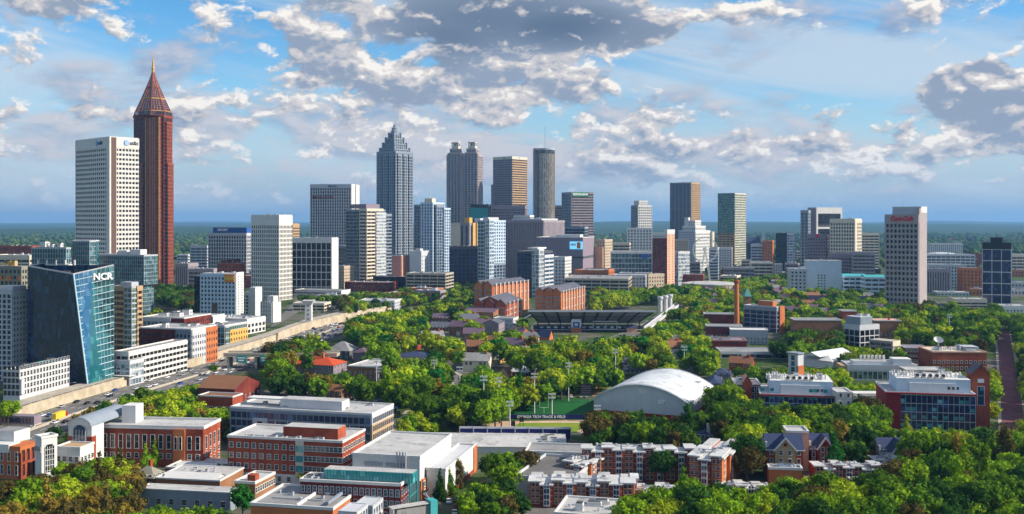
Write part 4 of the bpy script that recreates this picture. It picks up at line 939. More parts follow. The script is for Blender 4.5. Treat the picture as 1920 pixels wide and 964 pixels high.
g2.poly([Cb, Rb, Rm], 'gncr_teal'); g2.poly([Cb, Rm, mid], 'gncr_teal'); g2.poly([Cb, mid, Ct], 'gncr_blue'); g2.poly([Rm, Rt, mid], 'gteal')
q = lambda u, v: (Cb*(1-u)+Rb*u)*(1-v)+(Ct*(1-u)+Rt*u)*v
fr2 = MB(); off = Vector((.35,-.35,0))
for k in range(1,19): fr2.bar(Cb.lerp(Ct,k/19)+off, Rb.lerp(Rt,k/19)+off, .3, .45, 'lampblue')
for k in range(0,10): fr2.bar(Cb.lerp(Rb,k/9)+off, Ct.lerp(Rt,k/9)+off, .12, .12, 'steel')
fr2.bar(Cb+off, Ct+off, .7, .7, 'lampblue'); fr2.bar(Ct, Rt, .6, .8, 'steel'); fr2.bar(Lt, Ct, .6, .8, 'steel')
g.poly([Rb, Bk, BkT, Rt], 'gncr_dark'); g.poly([Bk, Lk, LkT, BkT], 'gncr_dark'); g.poly([Lk, Lb, Lt, LkT], 'gncr_dark')
zr = Ct.z-4; g.poly([(Ct.x,Ct.y,zr),(Rt.x,Rt.y,zr),(BkT.x,BkT.y,zr),(LkT.x,LkT.y,zr),(Lt.x,Lt.y,zr)], 'darkgrey')
g.build('dark_glass_wall',root); fr.build('mullions',root); g2.build('bright_glass_wall',root); fr2.build('floor_fins',root)
m = MB(); cxr, cyr = (Lt.x+Rt.x)/2, (Lt.y+Rt.y)/2+14
for i in range(5): m.box(cxr-18+i*8,cxr-13+i*8,cyr-4,cyr+6,zr,zr+3+i%3,'darkgrey')
m.build('rooftop_units',root)
t_ = text(root,'NCR',5.6,0,0,0,'f','signwhite',sx=1.0,bold=.03); pm_ = q(.70,.925)+off*2.4; t_.location = pm_
dr = (Rt-Ct); t_.rotation_euler = (R(90),0,math.atan2(dr.y,dr.x))
LAND.append((130,600,'slanted glass building')); FOOT.append((Cb.x,Cb.y,R(20),-70,14,0,45)); SHOW.append((45,497,213,738,600))
b = B('pavilion','low grey glass pavilion joining the slanted building to the parking structure','pavilion',210,243,250,676,d=622,th=15,dep=14,low=716); b.mass('greyglass',faces='fr'); b.M('canopy').box(-b.L-6,2,-3,3,6,6.5,'white'); b.finish()
b = B('parking_structure','long cream parking structure with open decks along the motorway','parking structure',214,241,350,662,d=625,th=14,low=720,land='cream parking structure')
b.mass('decklight', faces='fr', wall='warmwhite', fh=3.6, bw=4.2, pf=.10, sf=.46); b.solid('grey',-b.L,-8,-.8,3,0,b.H-1,'stair_tower','roofgrey'); b.flatroof('roofgrey','warmwhite',h=1.0); b.finish()
b = B('office_building','red brick and pale green office beside the cream parking structure','office building',262,358,405,619,d=705,th=16,low=684,land='brick and pale green office')
b.mass('punchbrick', x1=-12, faces='f', fh=4.2, bw=3); b.mass('punchgrey', x0=-12, faces='f', fh=4.2, bw=3, wall='bluegrey'); b.mass('punchwhite', x0=-1, x1=.6, y0=.6, y1=b.W*.55, faces='r', wall='palegrey', fh=4.4, bw=3.0); b.mass('punchorange', x0=-1, x1=.8, y0=b.W*.55, faces='r', fh=4.4, bw=2.8)
b.flatroof('rooflight','white'); b.units(3,4,'white',sz=6,hh=3); b.finish()
b = B('office_building','ochre yellow office with green glass corner above the motorway wall','office building',385,421,462,612,d=800,th=18,low=660,land='ochre yellow office')
b.mass('tealglass', faces='f'); b.mass('tealglass', x0=-2, x1=.6, y0=.6, y1=b.W*.2, faces='r', glass='ggreen'); b.mass('punchorange', x0=-1, x1=.9, y0=b.W*.2, faces='r', wall='ochre', z1=b.H-3.6, fh=4.6, bw=3.6, top=1); b.mass('tealglass', x0=-1, x1=.5, y0=b.W*.2, z0=b.H-3.6, faces='r', top=.6, glass='ggreen'); b.flatroof('roofgrey','white'); b.units(3,8); b.finish()
b = B('office_building','long white office beyond the ochre yellow one','office building',395,463,497,600,d=905,th=18,low=652,land='long white office'); b.mass('punchwhite', faces='fr', fh=4.6, bw=5.5, sf=.42, pf=.35); b.flatroof('rooflight','white'); b.units(5,5); b.finish()
b = B('office_building','low white roofed block with dark arcade behind the brick office','office building',262,345,352,598,d=820,th=14,dep=40,low=618); b.mass('punchbrick', faces='fr', z1=b.H); b.mass('paleglass', -b.L, -b.L*.3, -.6, 10, b.H-6, b.H, faces='f'); b.flatroof('rooflight','white'); b.units(6,7,'white',sz=7,hh=4); b.finish()
b = B('office_building','grey windowless plant room building in front of the white gridded hotel','plant building',368,398,404,594,d=880,th=14,dep=20,low=615); b.solid('grey',top='roofgrey'); b.solid('white',.05,.8,0,b.W,0,b.H,'white_end'); b.flatroof('rooflight','white'); b.finish()
b = B('hotel','white gridded hotel with orange letters on its upper corner','hotel',376,441,455,513,d=1010,th=12,low=598,land='white gridded hotel')
b.mass('punchwhite', faces='fr', wall='paleblue', fh=4.3, bw=3.9, pf=.45, sf=.42); b.solid('white',.2,1.2,0,b.W,0,b.H+1,'white_end'); b.windows('r',2,16,1.2,1.4,4,2.7,x=1.2,frame='palegrey'); b.mass('blackglass', -b.L-8, -b.L-.5, 3, b.W, 0, b.H-3, faces='f')
b.M('mural').box(-b.L*.66,-b.L*.5,-.7,-.5,5,19,'brown'); b.M('sign_panel').box(-11,-.5,-1.3,-.6,b.H-8.5,b.H-1,'orange'); text(b.root,'H&K',5.2,-5.7,b.H-4.8,-1.45,'f','yellow',sx=.9,bold=.05); b.units(4,4); b.finish()
b = B('apartment_building','white stepped building with dark windows right beside the gridded hotel','apartment building',455,478,490,548,d=1060,th=14,low=600); b.mass('punchwhite', faces='fr', fh=3.6, bw=3.2, pf=.35, sf=.35); b.solid('white',-6,.8,-.8,b.W,0,b.H+5,'stair_tower'); b.finish()
b = B('apartment_building','pure white lower building with tall ribs next to the stepped one','apartment building',488,512,527,567,d=1010,th=22,low=612); b.solid('white',top='rooflight')
for q in range(6): b.M('rib').box(-b.L*(q+.7)/6,-b.L*(q+.5)/6,-.7,0,0,b.H,'white')
b.windows('f',5,5,1.2,1.8,2,4.2); b.solid('white',-8,-1,2,10,b.H,b.H+6,'lift_head'); b.finish()
b = B('office_building','dark brick block with cluttered red roof behind the gridded hotel','office building',408,448,458,494,d=1300,th=14,low=512); b.mass('punchred', faces='fr'); b.units(6,2,'brickdark',sz=7,hh=5); b.finish()
# white communications tower
root = empty('signal_tower', (X(579,960),960,0)); tag(root, 'slender white tower with flared top standing beside the motorway junction', 'tower'); zt = Z(563,960)
m = MB(); m.box(-3,3,-3,3,0,zt-4,'white'); m.build('shaft',root); m = MB()
for z0,w0,w1 in ((zt-4,3,5.5),): m.poly([(-w0,-w0,z0),(w0,-w0,z0),(w1,-w1,z0+4),(-w1,-w1,z0+4)],'white'); m.poly([(w0,-w0,z0),(w0,w0,z0),(w1,w1,z0+4),(w1,-w1,z0+4)],'white'); m.poly([(w0,w0,z0),(-w0,w0,z0),(-w1,w1,z0+4),(w1,w1,z0+4)],'white'); m.poly([(-w0,w0,z0),(-w0,-w0,z0),(-w1,-w1,z0+4),(-w1,w1,z0+4)],'white'); m.poly([(-w1,-w1,z0+4),(w1,-w1,z0+4),(w1,w1,z0+4),(-w1,w1,z0+4)],'white')
m.build('flared_top',root); m = MB()
for k in range(6): m.box(-1,1,-3.15,-3,4+k*4,6+k*4,'midgrey')
m.build('vent',root)
LAND.append((579,960,'slender white signal tower')); SHOW.append((570,560,590,615,960))
# overpass with green sign panels
root = empty('overpass', (X(470,700),700,0), 0); tag(root, 'grey concrete overpass crossing the motorway with two green signs', 'bridge')
m = MB(); m.box(-17,60,-6,6,8,9.6,'concrete'); m.build('deck',root)
for y in (-6.2,5.8): m = MB(); m.box(-17,60,y,y+.4,9.6,10.8,'concrete'); m.build('railing',root)
for x in (-15,4,26,48): m = MB(); m.box(x,x+1.6,-5,5,0,8,'concrete'); m.build('pier',root)
for x in (-8,8,): 
    m = MB(); m.box(x,x+7,-6.8,-6.4,4.2,9,'teal'); o = m.build('road_sign',root); mm_ = MB(); mm_.box(x+.8,x+6,-6.9,-6.8,7.2,7.8,'signwhite'); mm_.box(x+1.5,x+5,-6.9,-6.8,5.4,6.2,'signwhite'); mm_.build('sign_text',o)
SHOW.append((435,662,505,690,700))
# ------------------------------------------------------------------ downtown fringe
sty('podium','palegrey','gdark',4,6,.12,.5,.4,1.2)
fr_ = [
 ('apartment_building','brick row with white gabled parapets below the cream banded tower','apartment building',647,730,746,531,1440,14,'punchbrick',550,'brick row with white parapets'),
 ('parking_structure','grey open deck below the pale blue apartment tower','parking structure',762,835,850,514,1340,12,'deck',528,''),
 ('apartment_building','pink brick block with gabled corner right of the blue banded office','apartment building',1078,1130,1153,508,1450,22,'punchorange',524,'pink brick block'),
 ('apartment_building','long pale blue grey apartment row behind the football stadium','apartment building',1150,1210,1222,517,1400,14,'punchgrey',538,'long pale apartment row'),
 ('apartment_building','beige apartment cube at the corner of the long pale row','apartment building',1213,1216,1245,515,1340,60,'punchbeige',540,''),
 ('parking_structure','long dark parking deck with slim pale edges before the pink brick block','parking structure',1058,1178,1188,524,1330,10,'deck',545,'long dark parking deck'),
 ('office_building','small mixed grey block at the left of the cream gridded tower','office building',1600,1640,1662,474,1650,14,'concbands',500,''),
 ('office_building','pale blue windowless warehouse before the white framed slab','warehouse',1514,1578,1582,490,1330,8,'',524,'pale blue warehouse'),
 ('office_building','small grey shed attached to the pale blue warehouse','warehouse',1482,1512,1516,505,1300,8,'punchgrey',524,''),
 ('office_building','wide white hotel block behind the arena roofs','hotel',1745,1805,1810,457,2300,8,'punchwhite',470,''),
 ('office_building','long pale grey hall with a slotted front below the arena dome','hall',1737,1828,1832,478,1750,6,'podium',492,'pale slotted hall'),
 ('office_building','mixed white and grey low block under the long pale hall','office building',1742,1812,1818,497,1500,8,'punchgrey',520,''),
 ('office_building','orange red low building left of the dark blue tower','office building',1806,1840,1846,504,1420,8,'punchorange',530,'orange red low building'),
 ('office_building','brown ribbed block behind the red script tower','office building',1738,1780,1790,505,1420,12,'flutes',532,''),
 ('office_building','pale banded building at the right edge beyond the dark blue tower','office building',1896,1960,1965,478,1900,6,'bands',505,''),
 ('office_building','low white columned building right of the dark blue tower','office building',1880,1950,1960,575,1120,6,'punchwhite',592,''),
 ('office_building','low beige terraced building below the dark blue tower','office building',1790,1850,1856,562,1180,8,'bands',580,''),
 ('office_building','blue grey block at the foot of the observation wheel','office building',1330,1346,1352,465,1750,14,'silverbands',478,''),
 ('office_building','low white block between the wheel and the mirror glass tower','office building',1348,1372,1376,465,1950,14,'punchwhite',482,''),
 ('office_building','blue violet block right of the mirror glass tower','office building',1409,1432,1437,459,1900,12,'silverbands',476,''),
 ('office_building','orange brown block beside the blue violet one','office building',1430,1448,1456,452,1880,20,'punchorange',478,''),
 ('office_building','dark slab roofed block before the wooded horizon','office building',1455,1478,1497,438,2050,14,'blackglass',462,''),
 ('office_building','white topped dark block left of the slate blue slab','office building',1476,1490,1498,438,2000,20,'paleglass',458,''),
 ('office_building','violet low row beneath the cream gridded tower','office building',1560,1602,1610,476,1700,10,'purplegrid',496,''),
 ('office_building','low white and brown market block near the screen hall','office building',1150,1180,1186,456,1900,10,'bands',474,''),
 ('office_building','small tan terrace right of the brick and beige tower','office building',1264,1290,1296,450,1900,10,'punchbeige',470,''),
 ('office_building','plain grey concrete block at the left edge under the far woods','office building',-20,55,60,480,1000,10,'bands',497,''),
 ('office_building','red brown terrace of low houses below the left horizon','terrace',-20,60,64,462,1700,8,'punchred',474,''),
 ('office_building','low white shed left of the red granite tower base','warehouse',332,352,358,478,1900,8,'podium',490,''),
 ('office_building','cream ribbed low building at the red granite tower base','office building',330,352,358,495,1500,12,'flutes',520,''),
 ('office_building','pinkish brown long block behind the gridded hotel','office building',354,400,408,505,1400,8,'concbands',530,''),
 ('office_building','brick fronted low hall with red upper wall near the coliseum','hall',1280,1318,1326,516,1480,14,'punchred',530,''),
 ('apartment_tower','slate blue banded tower peeking beside the striped hotel slab','apartment tower',634,655,662,462,1700,14,'bandsdark',500,''),
 ('apartment_building','pale yellow balcony block at the foot of the cream banded tower','apartment building',632,645,652,500,1500,20,'punchbeige',525,''),
 ('office_tower','brown topped block peeking out behind the white finned tower','tower',535,549,556,420,2000,14,'tangrid',440,''),
 ('office_building','low blue glass gallery in front of the slim pale block','office building',700,760,766,520,1480,10,'blackglass',530,''),
]
for (nm,lb,ct,xl,xc,xr,yt,d,th,st,low,land) in fr_:
    b = B(nm,lb,ct,xl,xc,xr,yt,d=d,th=th,dep=None if xr-xc > 9 else 28,low=low,land=land or None)
    if st: b.mass(st)
    else: b.solid('paleblue',top='rooflight'); b.windows('f',3,8,2,1.2,4,3.6,a0=-b.L*.72,a1=-b.L*.45,frame='bluegrey')
    b.flatroof('rooflight' if STY.get(st,{}).get('wall') in ('white','palegrey','cream',None) else 'roofgrey', STY[st]['wall'] if st else 'white'); b.units(4,int(xl)); b.finish()
# coliseum with curved beige wall and pink grey roof
root = empty('coliseum',(X(1330,1420),1420,0)); tag(root,'curved beige coliseum wall with a flat pinkish roof','arena'); LAND.append((1330,1420,'curved beige coliseum'))
m = MB(); m.lathe([(34,0),(36,13)],'beige',40); m.build('wall',root); m = MB()
for j in range(40): a=2*math.pi*j/40; m.bar((34.3*math.cos(a),34.3*math.sin(a),0),(36.2*math.cos(a),36.2*math.sin(a),13),.8,.5,'concrete')
m.build('ribs',root); m = MB(); m.lathe([(37,13),(37,14.5),(30,15.5),(6,17),(1,17)],'rooflight',40); m.build('roof',root); SHOW.append((1292,512,1380,530,1420))
# arena domes behind the red script tower
root = empty('arena',(X(1765,2050),2050,0)); tag(root,'shallow pale domed arena roof behind the red script tower','arena'); m = MB(); m.lathe([(46,0),(46,20),(43,27),(34,33),(20,37),(4,38)],'metalroof',40); m.build('roof',root); m = MB(); m.lathe([(46.5,14),(46.5,20)],'steel',40,cap=False); m.build('rim',root); LAND.append((1765,2050,'shallow domed arena'))
for i,(px0,px1,py,d) in enumerate(((1582,1625,518,1340),(1622,1660,520,1300))):
    b = B('aquarium_hall',('bright turquoise low roof beside the pale blue warehouse','turquoise sloping roof nearer the red script tower')[i],'hall',px0,px1,px1+3,py,d=d,th=8,dep=30,low=524); b.mass('podium',wall='paleblue'); b.M('roof').gable(-b.L,0,0,b.W,b.H,2.5,'x','tealbright'); b.finish()
# pitched white roof church-like hall on the horizon
b = B('hall','steep white gable with a long dark blue roof on the far horizon','hall',1398,1436,1440,455,d=2500,th=12,dep=40,low=458); b.solid('slateblue'); b.M('roof').gable(-b.L,-14,0,b.W,b.H,14,'x','slateblue'); b.M('gable_front').gable(-12,2,-2,b.W,b.H,22,'y','white','white'); b.finish()
# ------------------------------------------------------------------ campus brick halls in the centre
def brickhall(label, xl, xc, xr, yt, d, th, low, floors=5, wallk='brickorange', land=None, gables=2, roofk='slate', ns=6):
    b = B('brick_hall', label, 'hall', xl, xc, xr, yt, d=d, th=th, low=low, land=land)
    b.solid(wallk); L, W, H = b.L, b.W, b.H
    b.M('roof').gable(-L,0,0,W,H,min(W,L)*.24,'x' if L > W else 'y',roofk,wallk)
    if L > W: pass
    for q in range(gables):
        a = -L*(q+.5)/gables; b.M('front_gable').box(a-5,a+5,-2,3,0,H+1,wallk); b.M('front_gable').gable(a-5,a+5,-2,W*.5,H+1,5,'y',roofk,wallk)
        b.windows('f',3,floors,1.3,2,2,(H-3)/floors,a0=a-4.5,a1=a+4.5,y=-2)
    for q in range(ns):
        a = W*(q+.5)/ns; b.M('buttress').box(.02,1.2,a-1.2,a+1.2,0,H+2,'peach'); b.M('buttress').box(.02,1.5,a-1.6,a+1.6,H+2,H+2.6,'white')
    b.windows('r',ns*2,floors,1.1,1.8,2,(H-3)/floors,x=0.02)
    for z in (H*.35,H*.68): b.M('string_course').box(-L-.15,.15,-.15,W,z,z+.5,'white')
    b.finish(); return b
brickhall('tall orange brick hall with gables and pale ribs left of the stadium',890,925,992,537,1085,26,588,6,land='tall orange brick hall',ns=9)
brickhall('lower brick wing with dark gabled roof before the tall orange hall',888,950,980,572,1020,14,590,4,ns=4,wallk='brickred',gables=3)
brickhall('long orange brick hall with stepped gables behind the stadium',1006,1052,1102,550,1060,20,578,5,land='long orange brick hall',ns=9,wallk='brickorange',gables=3)
# football stadium stand seen from behind
root = empty('stadium', (X(1000,930),930,0), R(-1)); tag(root,'dark football stadium stand with raked upper deck and brick stair towers','stadium'); LAND.append((1100,900,'dark football stadium'))
SHOW.append((990,580,1225,636,915)); FOOT.append((X(1000,930),930,0,-5,115,-15,40))
zt = Z(584,915); Lw = 108
m = MB(); m.poly([(-4,-14,zt),(Lw,-14,zt),(Lw-12,0,zt-10),(4,0,zt-10)],'darkgrey'); m.poly([(-4,-14,zt+.9),(4,12,zt-13),(Lw-10,12,zt-13),(Lw,-14,zt+.9)],'roofgrey'); m.box(-5,Lw+1,-14.6,-14,zt-.6,zt+1.2,'steel'); m.build('upper_deck',root)
for q in range(9):
    f0, f1 = (q+.1)/9, (q+.9)/9; a0,a1 = -4+f0*(Lw+4),-4+f1*(Lw+4); c0,c1 = 4+f0*(Lw-16),4+f1*(Lw-16)
    m = MB(); m.poly([(a0,-13,zt-.95),(a1,-13,zt-.95),(c1*.5+a1*.5,-7.6,zt-4.9),(c0*.5+a0*.5,-7.6,zt-4.9)],'mauve'); m.poly([(c0*.5+a0*.5,-6.6,zt-5.6),(c1*.5+a1*.5,-6.6,zt-5.6),(c1,-.5,zt-9.9),(c0,-.5,zt-9.9)],'purplegrey'); m.build('soffit_panel',root)
for q in range(10):
    f0 = q/9; m = MB(); m.bar((-4+f0*(Lw+4),-14.3,zt),(4+f0*(Lw-16),0,zt-10.6),.8,.8,'black'); m.bar((4+f0*(Lw-16),0,zt-10),(4+f0*(Lw-16),0,0),1,1,'black'); m.build('strut',root)
m = MB(); m.box(0,Lw-8,1,14,0,zt-14,'darkgrey','roofgrey'); m.box(0,Lw-8,-2,1,zt-18,zt-17.4,'steel'); m.box(0,Lw-8,-.4,1,3,zt-19,'gnavy'); m.build('concourse',root)
for q in range(14): m = MB(); m.box(6+q*6.4,9+q*6.4,-.6,.9,zt-16.5,zt-14.8,'white' if q%3 else 'steel'); m.build('roof_plant',root)
for x0_,x1_,k in ((34,43,'brickorange'),(84,93,'peach')):
    m = MB(); m.box(x0_,x1_,-9,0,0,zt-15,k); m.build('stair_tower',root); m = MB(); m.hip(x0_,x1_,-9,0,zt-15,3,'slateblue'); m.build('stair_tower_roof',root)
m = MB(); m.box(34,43,-9.4,-9.05,4,12,'white'); m.box(35.5,41.5,-9.5,-9.4,4.8,9.5,'bluepanel'); m.box(37,40,-9.6,-9.5,6,8.2,'white'); m.build('banner',root)
m = MB(); m.box(54,76,-3,0,2,2.6,'white')
for x in (54,65,75): m.box(x,x+.8,-3,0,2,9,'palegrey')
m.box(54,76,-3,0,9,9.8,'palegrey'); m.build('gate_frame',root)
m = MB(); m.poly([(-20,-4,6),(-1,-12,zt-3),(-1,10,zt-4),(-20,8,4)],'white'); m.box(-20,-2,-3,8,0,6,'warmwhite'); m.build('white_ramp_roof',root)
# pedestrian ramp and three white round stair drums on the right
root = empty('ramp',(0,0,0)); tag(root,'long white sloping ramp with railings rising beside the stadium','ramp'); m = MB()
pa = Vector((X(1212,930),930,2)); pb = Vector((X(1268,1060),1060,12)); m.bar(pa,pb,5,1,'white'); m.build('ramp_deck',root); m = MB()
for s_ in (-2.4,2.4): m.bar(pa+Vector((s_,0,1.6)),pb+Vector((s_,0,1.6)),.4,1.2,'palegrey')
m.build('railing',root); m = MB()
for k in range(7): p_ = pa.lerp(pb,k/6); m.box(p_.x-.6,p_.x+.6,p_.y-.6,p_.y+.6,0,p_.z,'concrete')
m.build('ramp_pier',root)
SHOW.append((1212,562,1282,605,1000))
for i,px in enumerate((1238,1250,1261)):
    root = empty('ventilation_drum',(X(px,1080),1080+i*8,0)); tag(root,('white','middle white','farther white')[i]+' round drum of the trio at the top of the long ramp','tower',group='white drums above the ramp')
    m = MB(); zz = Z(556-i*1,1080); m.lathe([(2.2,0),(2.2,zz-3)],'white',16); m.build('stem',root); m = MB(); m.lathe([(2.9,zz-3),(3.1,zz-1.5),(2.6,zz)],'palegrey',16); m.build('cap',root)
for o in SC.objects:
    if o.get('group') == 'white drums above the ramp' and o['label'].startswith('white'): o['label'] = 'white round drum of the trio closest to the stadium ramp'
# brick chimney
root = empty('chimney',(X(1381,905),905,0)); tag(root,'tall red brick factory chimney rising over the campus trees','chimney'); LAND.append((1381,900,'tall brick chimney')); zt = Z(525,905); SHOW.append((1374,522,1388,600,905))
m = MB(); m.lathe([(2.6,0),(2.2,zt*.6),(1.95,zt-3)],'brickorange',20); m.build('shaft',root); m = MB(); m.lathe([(2.2,zt-3),(2.5,zt-2),(2.5,zt-.8),(2.1,zt)],'brickred',20); m.build('cap',root)
# tower spire among trees
root = empty('spire_tower',(X(1401,1010),1010,0)); tag(root,'small brick church tower with green pointed roof behind the chimney','tower'); m = MB(); m.box(-3,3,-3,3,0,26,'brickbrown'); m.build('wall',root); m = MB(); m.hip(-3,3,-3,3,26,9,'copper'); m.build('roof',root)
# ------------------------------------------------------------------ campus and foreground, left
b = B('lab_building','long blue glass laboratory with a tan brick end and grey roof box','laboratory',433,697,737,779,d=432,th=15,low=840,land='long blue glass laboratory')
L, W, H = b.L, b.W, b.H
b.mass('tealglass', x1=-.5, faces='f', wall='bluegrey', glass='gblue', fh=3.5, bw=2.6, sf=.24, pf=.10, top=.9); b.solid('tan', -.5, .35, -.3, W, 0, H-4, 'brick_end'); b.solid('palegrey', -.5, .30, -.3, W, H-4, H, 'upper_end'); b.windows('r',11,5,1.0,2.0,1.0,3.45,x=.38,frame='grey')
b.solid('palegrey',-L+11,-L+18,-.9,.2,0,H-3.6,'white_bay'); b.solid('gblack',-L+13.4,-L+15.6,-1.05,-.9,1,H-5,'tall_window')
for q in range(26): 
    k = q*7 % 4; b.M('pale_panel').box(-L+20+q*1.45,-L+20.55+q*1.45,-.5,-.3,.8+k*3.5,3.0+k*3.5,'palegrey')
b.flatroof('rooflight','white'); b.solid('palegrey',-L*.68,-L*.24,5,13,H,H+4.2,'penthouse','rooflight'); b.solid('steel',-L*.95,-L*.68,8,14,H+3.0,H+3.5,'roof_canopy','white'); b.units(8,11,'steel',sz=2,hh=1.5); b.finish()
b = B('brick_building','red brick four storey block with a penthouse and pale green stair bay','lab building',427,642,684,831,d=385,th=13,low=897,land='red brick penthouse block')
L, W, H = b.L, b.W, b.H
b.solid('brickred', z0=3.6); b.solid('warmwhite', -L-.05, .05, -.05, W, 0, 3.6, 'stone_base'); b.windows('f',9,3,1.5,1.8,5.2,3.9,a1=-L*.40,frame='warmwhite',pane='gteal'); b.windows('f',9,3,1.5,1.8,5.2,3.9,a0=-L*.33,a1=0,frame='warmwhite',pane='gteal'); b.windows('r',9,3,1.3,1.8,5.2,3.9,frame='warmwhite'); b.windows('f',12,1,1.4,1.8,.9,3,y=-.05,frame='warmwhite')
b.solid('cream', -L*.40, -L*.33, -.35, .3, 0, H, 'stair_bay')
for k in range(3): b.M('bay_window').box(-L*.395,-L*.335,-.45,-.3,4.8+k*3.8,7.2+k*3.8,'gtealbright')
b.flatroof('rooflight','warmwhite'); b.solid('brickred',-L*.55,-3.5,4,12,H,H+4.4,'penthouse','rooflight'); b.units(8,3,'steel',sz=1.8,hh=1.2,y1=4,y0=0); b.finish()
b = B('lab_building','white metal laboratory hall with louvres and exhaust pipes on its front','laboratory',661,787,846,860,d=365,th=13,low=885,land='white metal laboratory hall')
L, W, H = b.L, b.W, b.H
b.solid('white',z0=0); b.solid('brickorange',.02,.5,0,W,0,7.4,'brick_base'); b.windows('r',6,2,2.0,1.8,1.6,3.1,x=.5,frame='white',pane='ggreen'); b.M('louvre').box(-L*.82,-L*.55,-.3,0,H-3.4,H-2,'grey'); b.M('louvre').box(-L*.50,-L*.22,-.3,0,H-3.4,H-2,'grey'); b.flatroof('rooflight','white')
for q in range(4): b.M('exhaust_pipe').lathe([(.28,H-6),(.28,H+2.4)],'steel',8,-5-q*1.1,-.8)
b.solid('tealbright',-L-3,-6,-7,0,0,8.2,'glass_lobby','white'); b.M('coil').lathe([(1.5,8.3),(1.7,9.3),(1.1,10.3)],'steel',14,-5,-4); b.M('coil').lathe([(1.5,8.3),(1.7,9.3),(1.1,10.3)],'steel',14,-9,-4); b.finish()
b = B('lab_building','white windowed wing with an orange brick end behind the bronze sculpture','laboratory',800,835,892,883,d=369,th=13,low=915); b.solid('white'); b.solid('brickorange',-.5,.4,b.W-4,b.W+.6,0,b.H+.4,'brick_end'); b.flatroof('palegrey','white'); b.M('window_band').box(.02,.3,4,9,2,6,'gtealbright'); b.M('brick_base').box(.02,.25,0,b.W-4,0,1.6,'brickred'); b.finish()
b = B('brick_building','dark red brick block with a turquoise glass penthouse along its roof','lab building',563,751,766,912,d=324,th=11,low=968,land='turquoise penthouse block')
L, W, H = b.L, b.W, b.H
b.solid('brickdark'); b.windows('f',17,4,1.05,2.1,2.0,3.6,frame='palegrey',pane='gteal'); b.windows('r',4,4,.9,2.0,2.0,3.6,frame='palegrey'); b.flatroof('rooflight','warmwhite'); b.solid('gtealbright',-L*.80,3.0,3.5,W,H,H+3.4,'glass_penthouse','rooflight')
for q in range(30): b.M('penthouse_fin').box(-L*.80+q*1.1,-L*.80+q*1.1+.12,3.3,3.5,H,H+3.6,'teal')
b.M('steel_frame').bar((3,0,0),(3,0,H+3),.3,.3,'teal'); b.M('steel_frame').bar((3,8,0),(3,8,H+3),.3,.3,'teal')
for k in range(5): b.M('steel_frame').bar((3,0,2+k*3.6),(3,8,2+k*3.6),.2,.2,'teal')
b.units(6,9,'steel',sz=2,hh=1.4,x1=-L*.8,y0=0); b.finish()
b = B('brick_building','flat roofed orange brick block cut by the bottom edge with white parapets','lab building',470,624,675,957,d=312,th=12,low=975,land='brick block at the bottom edge')
L, W, H = b.L, b.W, b.H
b.solid('brickorange'); b.flatroof('roofgrey','white'); b.M('parapet').box(-L*.45,-L*.45+.5,.4,W-.4,H,H+1.2,'white'); b.solid('ochre',-L*.62,-L*.52,W*.75,W+1,H,H+4.6,'chimney'); b.units(7,6,'steel',sz=1.6,hh=1.3)
b.M('duct').bar((-3,3,H+1.2),(-3,W-2,H+1.2),.8,.8,'bluegrey'); b.finish()
for i,(xl,xc,xr,yt,d) in enumerate(((636,668,678,962,300),(664,698,708,950,312),(680,706,714,938,322))):
    b = B('plant_room',('lowest grey louvred roof cabin at the bottom edge','middle grey louvred roof cabin of the three','uppermost grey louvred roof cabin of the three')[i],'cabin',xl,xc,xr,yt,d=d,th=12,dep=9,rec=False); b.mass('greyglass',faces='fr',wall='palegrey',fh=3,bw=2.2,pf=.3,sf=.3,top=.5,z0=0); b.flatroof('palegrey','steel',h=.4); b.finish()
# long brick building with arched entrance
b = B('brick_building','long orange red brick hall with tall white framed windows','brick hall',176,382,413,805,d=415,th=6,low=865,land='long brick hall with tall windows')
L, W, H = b.L, b.W, b.H
b.solid('brickred',x1=-12); b.solid('brickorange',-12.5,-7.5,-1.2,W,0,H,'corner_bay'); b.solid('brickred',-8,0,-.6,W,0,H,'end_bay')
b.windows('f',9,1,1.7,5.6,H-8.3,1,a0=-L+3,a1=-13,frame='white'); b.windows('f',9,1,1.7,2.0,H-12.2,1,a0=-L+3,a1=-13,frame='white'); b.windows('f',2,1,1.0,5.2,H-8.3,1,a0=-12.3,a1=-8.3,y=-1.2,frame='white'); b.windows('f',2,1,1.6,5.2,H-8.3,1,a0=-7.5,a1=-.5,y=-.6,frame='white'); b.windows('f',2,1,1.6,2,H-12.2,1,a0=-7.5,a1=-.5,y=-.6,frame='white')
b.windows('r',4,1,1.5,5.2,H-8.3,1,frame='white'); b.windows('r',4,2,1.5,2,1.0,3.4,frame='white'); b.flatroof('rooflight','white',h=1.2)
b.M('cornice').box(-L-.3,-12.5,-.3,0,H-.3,H+.02,'white'); b.solid('white',-L+8,-L+14,8,15,H,H+7.5,'penthouse','white'); b.finish()
b = B('brick_building','white arched entrance block with barrel roof joined to the long brick hall','entrance block',128,172,180,800,d=407,th=8,dep=9,low=860,land='white arched entrance')
L, W, H = b.L, b.W, b.H
b.solid('white'); b.solid('brickred',-L-.15,-L+2,-.12,3,0,H-4,'brick_strip'); b.solid('brickred',-2,.12,-.12,3,0,H-4,'brick_strip')
m = b.M('barrel_roof'); n = 14; L2 = L/2
pr = [(-L2-L2*math.cos(math.pi*j/n)*1.04, H+3.6*math.sin(math.pi*j/n)) for j in range(n+1)]
for (a,z0_),(c,z1_) in zip(pr,pr[1:]): m.poly([(a,-.8,z0_),(c,-.8,z1_),(c,W+20,z1_),(a,W+20,z0_)],'bluegrey')
m = b.M('arch_wall'); m.poly([(a,-.4,z_) for a,z_ in pr][::-1],'white')
m = b.M('arched_window'); ww = L*.26
